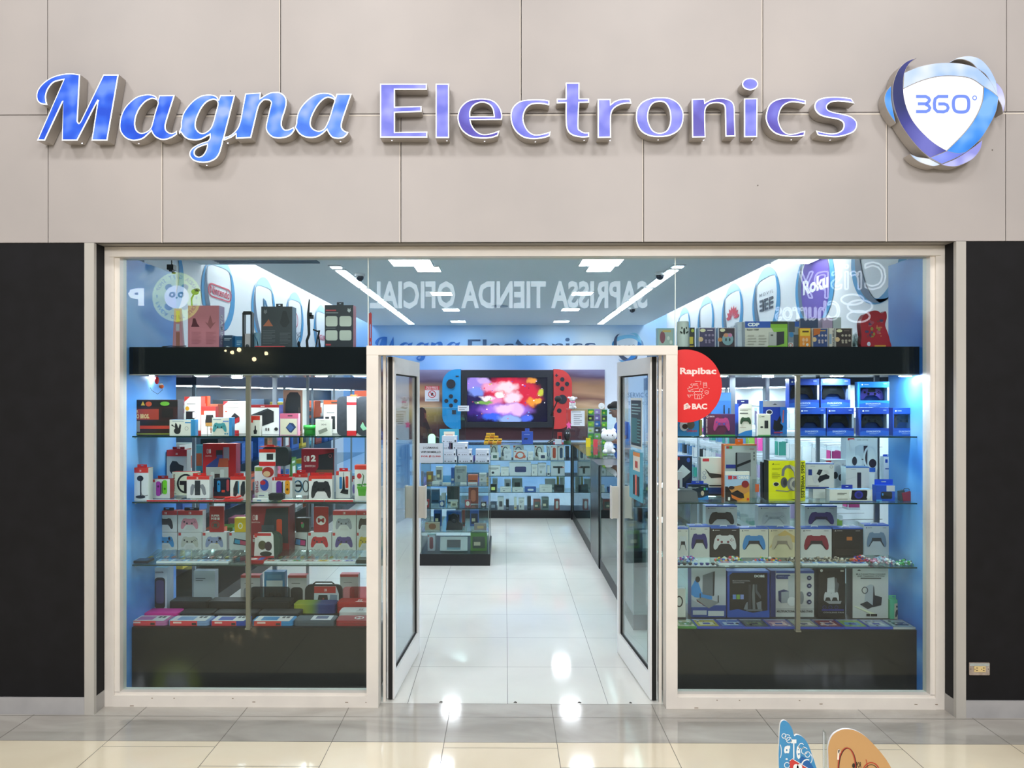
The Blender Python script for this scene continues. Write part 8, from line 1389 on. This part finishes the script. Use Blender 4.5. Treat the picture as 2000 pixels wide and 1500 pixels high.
for s in (-1, 1): hd.ball(-.083, s*.032, .012, .010, .013, .008, M('#e8e4e0', .3), 5, Th).ball(-.091, s*.032, .012, .004, .006, .006, M('#1c1412', .3), 5, Th).ball(-.088, s*.034, .034, .008, .02, .004, M('#1a1310', .7), 5, Th)
hd.ball(-.085, 0, -.062, .010, .024, .007, M('#7a3f38', .5), 6, Th); hd.build('head', pt)
MB().ball(.018, 0, .035, .10, .083, .105, M('#120e0d', .75), 10, Th).ball(-.045, 0, .085, .06, .068, .045, M('#120e0d', .75), 8, Th).build('hair', pt)
for s in (-1, 1):
    hb = MB(); hb.ball(-.345, s*.18, 1.108, .045, .036, .014, SK, 8)
    for k, (dy, L) in enumerate(((-.026, .062), (-.009, .072), (.009, .068), (.025, .054))): hb.tube([(-.375, s*.18+dy, 1.108), (-.375-L*.55, s*.18+dy*1.1, 1.112), (-.375-L, s*.18+dy*1.1, 1.100)], [.009, .008, .006], SK, 6)
    hb.tube([(-.33, s*.18-s*.03, 1.105), (-.36, s*.18-s*.052, 1.104), (-.385, s*.18-s*.055, 1.102)], [.010, .009, .007], SK, 6); hb.build('hand', pt)
# ---- wall units
def wallunit(side):
    s = -1 if side == 'left' else 1; xw = s*3.18; xf = s*2.52; y0, y1 = 6.0, 13.4
    t = empty('wall_cabinet', (s*2.85, (y0+y1)/2, 0), 'long shelved cabinet along the %s wall of the shop' % side, 'cabinet'); cy_ = (y0+y1)/2
    NV = M('#27384f', .5) if side == 'left' else M('#e4ebf2', .5)
    def bx(xa, xb, ya, yb, za, zb_, m_, nm): a, b_ = sorted((xa-s*2.85, xb-s*2.85)); MB().box(a, b_, ya-cy_, yb-cy_, za, zb_, m_).build(nm, t)
    bx(xw, xw-s*.02, y0, y1, .10, 2.12, NV, 'back_panel'); bx(xw, xf, y0, y1, 0, .099, BLACKM, 'base'); bx(xw, xf, y0, y1, 1.93, 2.14, M('#222f42', .4), 'header')
    for k in range(7):
        y = y0+k*(y1-y0)/6; bx(xf+s*.03, xf+s*.005, y-.012, y+.012, .10, 1.93, M('#7f8c98', .4), 'upright')
    zs_ = (.42, .80, 1.18, 1.54) if side == 'left' else (.5,)
    for z in zs_: bx(xw-s*.021, xf+s*.03, y0+.02, y1-.02, z-.006, z, GLASS_SHELF, 'shelf')
    for k in range(6):
        y = y0+(k+.5)*(y1-y0)/6; l = empty('cabinet_light', (s*2.8, y, 1.922), 'flat light under the %s cabinet header, %s bay from window' % (side, OR[k]), 'display light', 'lights under the wall cabinet headers'); MB().box(-.12, .12, -.3, .3, 0, .007, M('#eaf6ff', .5, 0, 24 if side == 'left' else 45)).build('diffuser', l)
    return zs_
PAL = list(CN.keys())
zs_ = wallunit('left'); wallunit('right'); rnd = random.Random(21); protoc = {}
for j, z in enumerate(zs_):
    y = 6.12; k = 0
    while y < 11.9 and k < 15:
        w = rnd.choice((.2, .26, .32)); h = rnd.choice((.14, .18, .22, .26)); c_l = rnd.choice(PAL); c2 = rnd.choice(('#2c3440', '#e4e4e0', '#c05a3a', '#3a6ab0'))
        key = (w, h, c_l, c2)
        if key not in protoc:
            mb = MB().box(0, .16, -w/2, w/2, 0, h, M(c_l, .45)); mb.box(.1601, .161, -w*.3, w*.3, h*.2, h*.6, M(c2, .4)).box(.1601, .161, -w*.4, w*.2, h*.75, h*.85, M(c2, .4)); mb.box(.02, .14, -w/2-.001, -w/2, h*.2, h*.7, M(c2, .4))
            o = mb.build('stock_box'); protoc[key] = o
        else: o = protoc[key].copy(); C.objects.link(o)
        o.location = (-2.80, y, z+.001); tag(o, '%s stock box, %s from window, %s shelf of the left wall cabinet' % (CN[c_l], OR[k], ['lowest', 'second', 'third', 'top'][j]), 'box', 'stock boxes in the left wall cabinet')
        y += w+.11; k += 1
# phone cases hanging on the right wall unit
pc = {}
PCOL = ['#dfe6ea', '#b8c8d4', '#c8485a', '#d84a9a', '#8ab84a', '#d8c85a', '#3a9a8a', '#b0a0c8', '#e4e8ea', '#22262c', '#e4e8ea', '#5a86b8']
PN = ['clear', 'pale blue', 'red', 'magenta', 'lime green', 'yellow', 'teal', 'lilac', 'white', 'black', 'frosted', 'steel blue']
for j, z in enumerate((1.50, 1.20, .90, .60)):
    for k in range(20):
        y = 6.16+k*.31; ci = rnd.randrange(len(PCOL))
        if abs((y-6.0) % (7.4/6)) < .09 or abs((y-6.0) % (7.4/6)-7.4/6) < .09: y += .1
        if ci not in pc:
            t = empty('phone_case_pack', (0, 0, 0), 'x', 'phone case'); pc[ci] = t
            MB().box(-.05, .05, -.052, .052, .0, .20, CLEAR).build('clear_pack', t); MB().rbox(-.052, -.046, -.038, .038, .02, .165, .012, M(PCOL[ci], .35), axis='x').rbox(.02, .03, -.038, .038, .02, .165, .012, M(PCOL[ci], .35), axis='x').build('phone_shell', t); MB().box(-.045, .045, -.0545, -.0525, .02, .16, M(PCOL[ci], .35)).build('card', t); MB().tube([(-.09, 0, .21), (.26, 0, .215)], .003, M('#c8ccd0', .3, .8), 5).build('hook', t)
        else:
            t0 = pc[ci]; t = t0.copy(); C.objects.link(t)
            for ch_ in t0.children:
                c2 = ch_.copy(); C.objects.link(c2); c2.parent = t
        t.location = (2.88, y, z); t['label'] = '%s phone case pack, %s from window in the %s row of the right wall' % (PN[ci], OR[k], OR[j]); t['category'] = 'phone case'; t['group'] = 'phone case packs on the right wall'
# ---- posters on the right door glass
def doorposter(u0, u1, z0, z1, lab, dec, bg):
    root = bpy.data.objects['door_2']; w = u1-u0; mb = MB().box(-w/2, w/2, 0, .0012, 0, z1-z0, M(bg, .4))
    for k, d in enumerate(dec): pass
    T = Matrix(((-1, 0, 0, 0), (0, -1, 0, 0), (0, 0, 1, 0), (0, 0, 0, 1)))
    m2 = MB(); decal(m2, -w/2, w/2, 0, z1-z0, 0, dec)
    mb.v += [T @ p + Vector((0, .0016, 0)) for p in m2.v]; off = len(mb.v)-len(m2.v)
    for f, i, q_ in zip(m2.f, m2.mi, m2.sm): mb.f.append(tuple(off+a for a in f)); mb.mi.append(mb._mi(m2.m[i])); mb.sm.append(q_)
    o = mb.build('door_poster'); ang = root.rotation_euler.z; um = (u0+u1)/2
    o.location = (root.location.x+um*math.cos(ang)-.0055*math.sin(ang), root.location.y+um*math.sin(ang)+.0055*math.cos(ang), z0); o.rotation_euler = (0, 0, ang); tag(o, lab, 'poster')
doorposter(.24, .52, 1.50, 1.83, 'tall dark notice with teal lines stuck high on the right door glass', [('r', .06, .05, .94, .95, '#22323c'), ('r', .1, .1, .6, .6, '#3a7a80'), ('ln', .12, .66, .9, .9, 4, '#8ab0b0'), ('ln', .62, .1, .9, .6, 8, '#6aa0a0')], '#d8e0e0')
doorposter(.22, .55, 1.16, 1.48, 'teal poster with an orange header and phones on the right door glass', [('r', .3, .6, .8, .98, '#ece4d4'), ('r', .3, .9, .8, .98, '#e8923a'), ('r', .45, .66, .65, .8, '#b84a3a'), ('r', .3, .1, .42, .5, '#22262c'), ('r', .46, .1, .6, .52, '#d86a5a'), ('r', .64, .1, .76, .5, '#22262c')], '#5aa8c0')
# ================================================================ mall foreground
t = empty('wall_outlet', tuple(P(1912, 1306, YW)), 'steel duplex power outlet on the lower right black wall', 'outlet')
x, z = .058, .036
MB().rbox(-x, x, -.005, -.0, -z, z, .004, noise_mat('worn_steel_plate', [(0.3, '#a8988c'), (0.7, '#c4bab2')], 30, .35, metal=.4)).rbox(-x*.96, x*.96, -.0056, -.005, z*.45, z*.9, .003, M('#c0ccd0', .25, .6)).build('plate', t)
mb = MB().box(-.032, .033, -.0085, -.0056, -.016, .016, M('#dcc48c', .5))
for sx_ in (-.02, .018):
    mb.box(sx_-.001, sx_+.008, -.009, -.0085, .005, .0085, BLACK).box(sx_-.001, sx_+.008, -.009, -.0085, -.008, -.0045, BLACK).cyl(sx_-.008, .0, -.009, -.0085, .0028, BLACK, 8, axis='y')
mb.build('socket', t)
MB().cyl(.05, 0, -.0065, -.005, .003, M('#6a6460', .4), 8, axis='y').cyl(-.05, 0, -.0065, -.005, .003, M('#6a6460', .4), 8, axis='y').build('screw', t)
# two standees near the camera
YS = 2.55
def standee(name, outline, Yc, label, col, rot, draw, th=.008):
    cx_ = sum(p[0] for p in outline)/len(outline)
    ox = PXx(cx_, Yc); pts = [(PXx(a, Yc)-ox, PXz(a, b_, Yc)) for a, b_ in outline]
    zmin = .18
    pts = curve_loop([(a, b_) for a, b_ in pts]); 
    t = empty(name, (ox, Yc, 0), label, 'standee')
    mb = MB().prism([pts], -th/2, th/2, M('#e8eaec', .4), mf=M(col, .4), mback=M('#d8d8d8', .5)); mb.build('board', t)
    m2 = MB(); draw(m2, lambda x, y: (PXx(x, Yc)-ox, PXz(x, y, Yc)), -th/2-.0008); m2.build('printed_art', t)
    MB().box(-.03, .03, th/2+.001, .10, 0, .012, M('#c8c8cc', .4)).box(-.02, .02, th/2+.001, th/2+.012, 0, .55, M('#c8c8cc', .4)).build('foot_stand', t)
    return t
WH = M('#e8f0f4', .4)
def arc(q, cx_, cy_, rx, ry, a0, a1, n=14): return [q(cx_+rx*math.cos(a0+(a1-a0)*k/n), cy_-ry*math.sin(a0+(a1-a0)*k/n)) for k in range(n+1)]
def d_blue(m, q, y):
    for (cx_, cy_, r_) in ((1530, 1436, 4), (1537, 1439, 5), (1540, 1444, 5), (1564, 1456, 5), (1570, 1465, 6), (1576, 1472, 5), (1536, 1493, 5)): ribbon(m, arc(q, cx_, cy_, r_, r_*1.1, .5, 6.2), .0022, y, WH)
    ribbon(m, arc(q, 1579, 1480, 6, 10, -1.8, 1.4), .0022, y, WH); ribbon(m, arc(q, 1521, 1466, 4, 14, -1.2, 1.2), .0022, y, WH)
    a, b_ = q(1529, 1489), q(1542, 1455); put_text(m, 'g', a[0], a[1], b_[0], b_[1], y, WH, .03); a, b_ = q(1544, 1481), q(1562, 1443); put_text(m, 'Te', a[0], a[1], b_[0], b_[1], y, WH, .03)
    m.flat([curve_loop([q(*p_) for p_ in ((1562, 1480), (1575, 1482), (1586, 1495), (1592, 1510), (1592, 1540), (1562, 1540))])], y-.0004, M('#1f62a8', .4)); ribbon(m, arc(q, 1575, 1496, 11, 14, 1.2, 3.3), .004, y-.0006, WH)
    m.flat([[q(*p_) for p_ in ((1541, 1484), (1546, 1480), (1582, 1502), (1582, 1540), (1543, 1540))]], y-.0012, M('#c83c38', .4)); ribbon(m, [q(1541, 1484), q(1546, 1480), q(1582, 1502)], .002, y-.0015, WH)
    for cx_ in (1553, 1560): m.flat([ell(*q(cx_, 1497), .009, .011, 14)], y-.0016, WH)
standee('cloud_standee', [(1522, 1425), (1524, 1411), (1530, 1406), (1538, 1410), (1546, 1422), (1550, 1436), (1556, 1434), (1566, 1438), (1576, 1450), (1584, 1470), (1592, 1494), (1598, 1520), (1600, 1640), (1530, 1640), (1522, 1520), (1520, 1480), (1521, 1450)], 2.40, 'light blue cloud-shaped standee with white flourishes, bottom right foreground', '#3f8fc4', 0, d_blue)
def d_or(m, q, y):
    R1 = M('#b8342c', .4); D1 = M('#2c221c', .4)
    ribbon(m, arc(q, 1654, 1500, 17, 40, -.5, 3.7, 24), .0034, y, D1); ribbon(m, arc(q, 1652.5, 1500, 17, 41, -.5, 3.7, 24), .0026, y-.0004, R1); ribbon(m, arc(q, 1637, 1503, 2, 40, 1.0, 2.6, 10), .006, y-.0006, M('#f0e4d4', .4))
    ribbon(m, arc(q, 1700, 1510, 17, 22, .3, 3.4, 16), .003, y-.0004, R1); ribbon(m, arc(q, 1700, 1512, 15, 20, .3, 3.2, 16), .002, y-.0006, D1)
    a, b_ = q(1671, 1498), q(1681, 1487); put_text(m, 'POR', a[0], a[1], b_[0], b_[1], y, D1, .02); m.flat([ell(*q(1666, 1494), .005, .008, 10)], y, D1); ribbon(m, [q(1690, 1482), q(1692, 1490), q(1694, 1500)], .002, y, R1)
standee('round_standee', [(1617, 1480), (1617, 1455), (1625, 1435), (1640, 1425), (1655, 1423), (1672, 1427), (1690, 1438), (1710, 1458), (1728, 1480), (1742, 1505), (1752, 1540), (1745, 1620), (1700, 1660), (1640, 1650), (1622, 1560)], 2.34, 'tan round-topped standee with red looping lines, bottom right foreground', '#c49a66', 0, d_or)
t = empty('acrylic_sheet', (PXx(1611, 2.68), 2.68, 0), 'thin clear upright sheet between the two standees', 'panel'); MB().prism([[(-.003, 0), (.006, 0), (.004, .60), (-.001, .635), (-.003, .63)]], -.012, .012, CLEAR).box(-.0042, -.0032, -.003, .003, 0, .63, M('#e8eef4', .3)).build('sheet', t); MB().box(-.05, .05, -.07, .07, -.0, .006, M('#c8ccd0', .3)).build('foot', t)
# ---------------- opposite side of the mall (seen only as reflections in the glass)
st(MB().box(-8, 8, -5.4, -5.2, 0, 7, M('#2a2522', .7)).build('wall_opposite'))
YO = -5.1; YV = 2*YG-YO
def R_(px, py): p = P(px, py, YV); return (p.x, p.z)
def facing(mb): return Matrix(((1, 0, 0, 0), (0, 1, 0, YO), (0, 0, 1, 0), (0, 0, 0, 1)))
a, b_ = R_(722, 603), R_(1265, 548)
mb = MB(); put_text(mb, 'SAPRISSA TIENDA OFICIAL', a[0], a[1], b_[0], b_[1], YO, M('#eef6ff', .5, 0, 6.5), .03, flip=True)
tag(mb.build('shop_sign_lettering', origin=((a[0]+b_[0])/2, YO, a[1])), 'white lit lettering of the shop across the hall, seen mirrored above the doors', 'sign')
a, b_ = R_(250, 597), R_(281, 563)
mb = MB(); put_text(mb, 'P', a[0], a[1], b_[0], b_[1], YO, M('#f4f8ff', .5, 0, 9.0), .05, flip=True)
tag(mb.build('shop_sign_letter', origin=(a[0], YO, a[1])), 'bright white letter P of an opposite shop, mirrored at the left of the window', 'sign')
# round shop badge with a bear face
cx0, cz0 = R_(345, 580); rr = (R_(393, 580)[0]-R_(297, 580)[0])/2
mb = MB(); mb.flat([ell(cx0, cz0, rr, rr, 48)], YO, M('#d2ea6a', .5, 0, 4.5))
BK = M('#16203a', .6, 0, .5)
ring = 'PANDA GIFT SHOP • PANDA GIFT SHOP • '
for k, chh in enumerate(ring):
    if chh == ' ': continue
    a = PI*.9-2*PI*k/len(ring); vs, fs, asp = text_mesh(chh, .02)
    hh = rr*.16; ww = hh*min(asp, 1.2)*.9; r0 = rr*.74
    q = []
    for u, v in vs:
        lx, lz = (u-.5)*ww, v*hh if chh != '•' else (v-.5)*hh*.4+hh*.4
        t = a
        rx, rz = (r0+lz)*math.cos(t)+lx*math.sin(t), (r0+lz)*math.sin(t)-lx*math.cos(t)
        q.append((cx0-rx, YO+.004, cz0+rz))
    mb.add(q, fs, BK)
W_ = M('#e8eefc', .5, 0, 7); ZB = M('#1f3a6a', .5, 0, .8)
for (ex, ez, r1, r2, m_, l) in ((-.36, .42, .15, .15, ZB, 1), (.36, .42, .15, .15, ZB, 1), (-.36, -.42, .17, .17, ZB, 1), (.36, -.42, .15, .15, ZB, 1), (0, 0, .5, .47, W_, 2), (-.2, .1, .13, .12, ZB, 3), (.2, .1, .13, .12, ZB, 3), (0, -.04, .05, .035, ZB, 3), (-.2, .1, .05, .05, W_, 4), (.2, .1, .05, .05, W_, 4)):
    mb.flat([ell(cx0+ex*rr*.9, cz0+ez*rr*.9, r1*rr, r2*rr, 20)], YO+.003*l, m_)
tag(mb.build('shop_badge', origin=(cx0, YO, cz0)), 'round yellow-green shop badge with a black and white bear, mirrored in the left window', 'sign')
# outlined script sign of the churro shop
mb = MB(); OW = M('#eef2ff', .5, 0, 6)
def outline_text(s, x0, y0, x1, y1):
    a, b_ = R_(x0, y1), R_(x1, y0)
    cu = bpy.data.curves.new('t', 'FONT'); cu.body = s; cu.resolution_u = 3; cu.offset = .02; cu.fill_mode = 'NONE'
    o = bpy.data.objects.new('t', cu); C.objects.link(o); dg = bpy.context.evaluated_depsgraph_get(); dg.update()
    me = o.evaluated_get(dg).to_mesh(); vs = [tuple(v.co[:2]) for v in me.vertices]; es = [tuple(e.vertices) for e in me.edges]
    o.evaluated_get(dg).to_mesh_clear(); bpy.data.objects.remove(o); bpy.data.curves.remove(cu)
    X0 = min(v[0] for v in vs); X1 = max(v[0] for v in vs); Y0 = min(v[1] for v in vs); Y1 = max(v[1] for v in vs)
    q = [(b_[0]-(v[0]-X0)/(X1-X0)*(b_[0]-a[0]), a[1]+(v[1]-Y0)/(Y1-Y0)*(b_[1]-a[1])) for v in vs]
    for i, j in es: ribbon(mb, [q[i], q[j]], .03, YO, OW)
outline_text('Crispy', 1560, 512, 1730, 582); outline_text('Churros', 1515, 588, 1640, 625)
for (x, y, r1, r2) in ((1680, 598, 24, 12), (1677, 618, 22, 11), (1665, 585, 22, 10)):
    l = [R_(x+r1*math.cos(t*PI/12), y+r2*math.sin(t*PI/12)) for t in range(24)]; ribbon(mb, l, .035, YO+.002, OW, True)
tag(mb.build('outline_script_sign', origin=(R_(1640, 590)[0], YO, R_(1640, 590)[1])), 'white outlined two-line script sign with a ribbon, mirrored in the right window', 'sign')
# small warm spotlights of the opposite shops
for k, (px, py, r) in enumerate(((465, 690, .035), (478, 685, .04), (507, 703, .04), (530, 692, .035), (452, 687, .02))):
    x, z = R_(px, py); t = empty('spotlight', (x, YO+.3, z), 'warm spotlight reflected in the black canopy, %s of five' % ['second from left', 'third from left', 'fourth from left', 'rightmost', 'leftmost'][k], 'spotlight', 'opposite shop spotlights')
    MB().cyl(0, 0, -.1, 0, r+.015, BLACK, 12, axis='y').build('housing', t); MB().cyl(0, 0, .001, .01, r, M('#ffdca8', .5, 0, 28), 12, axis='y').build('lamp', t)
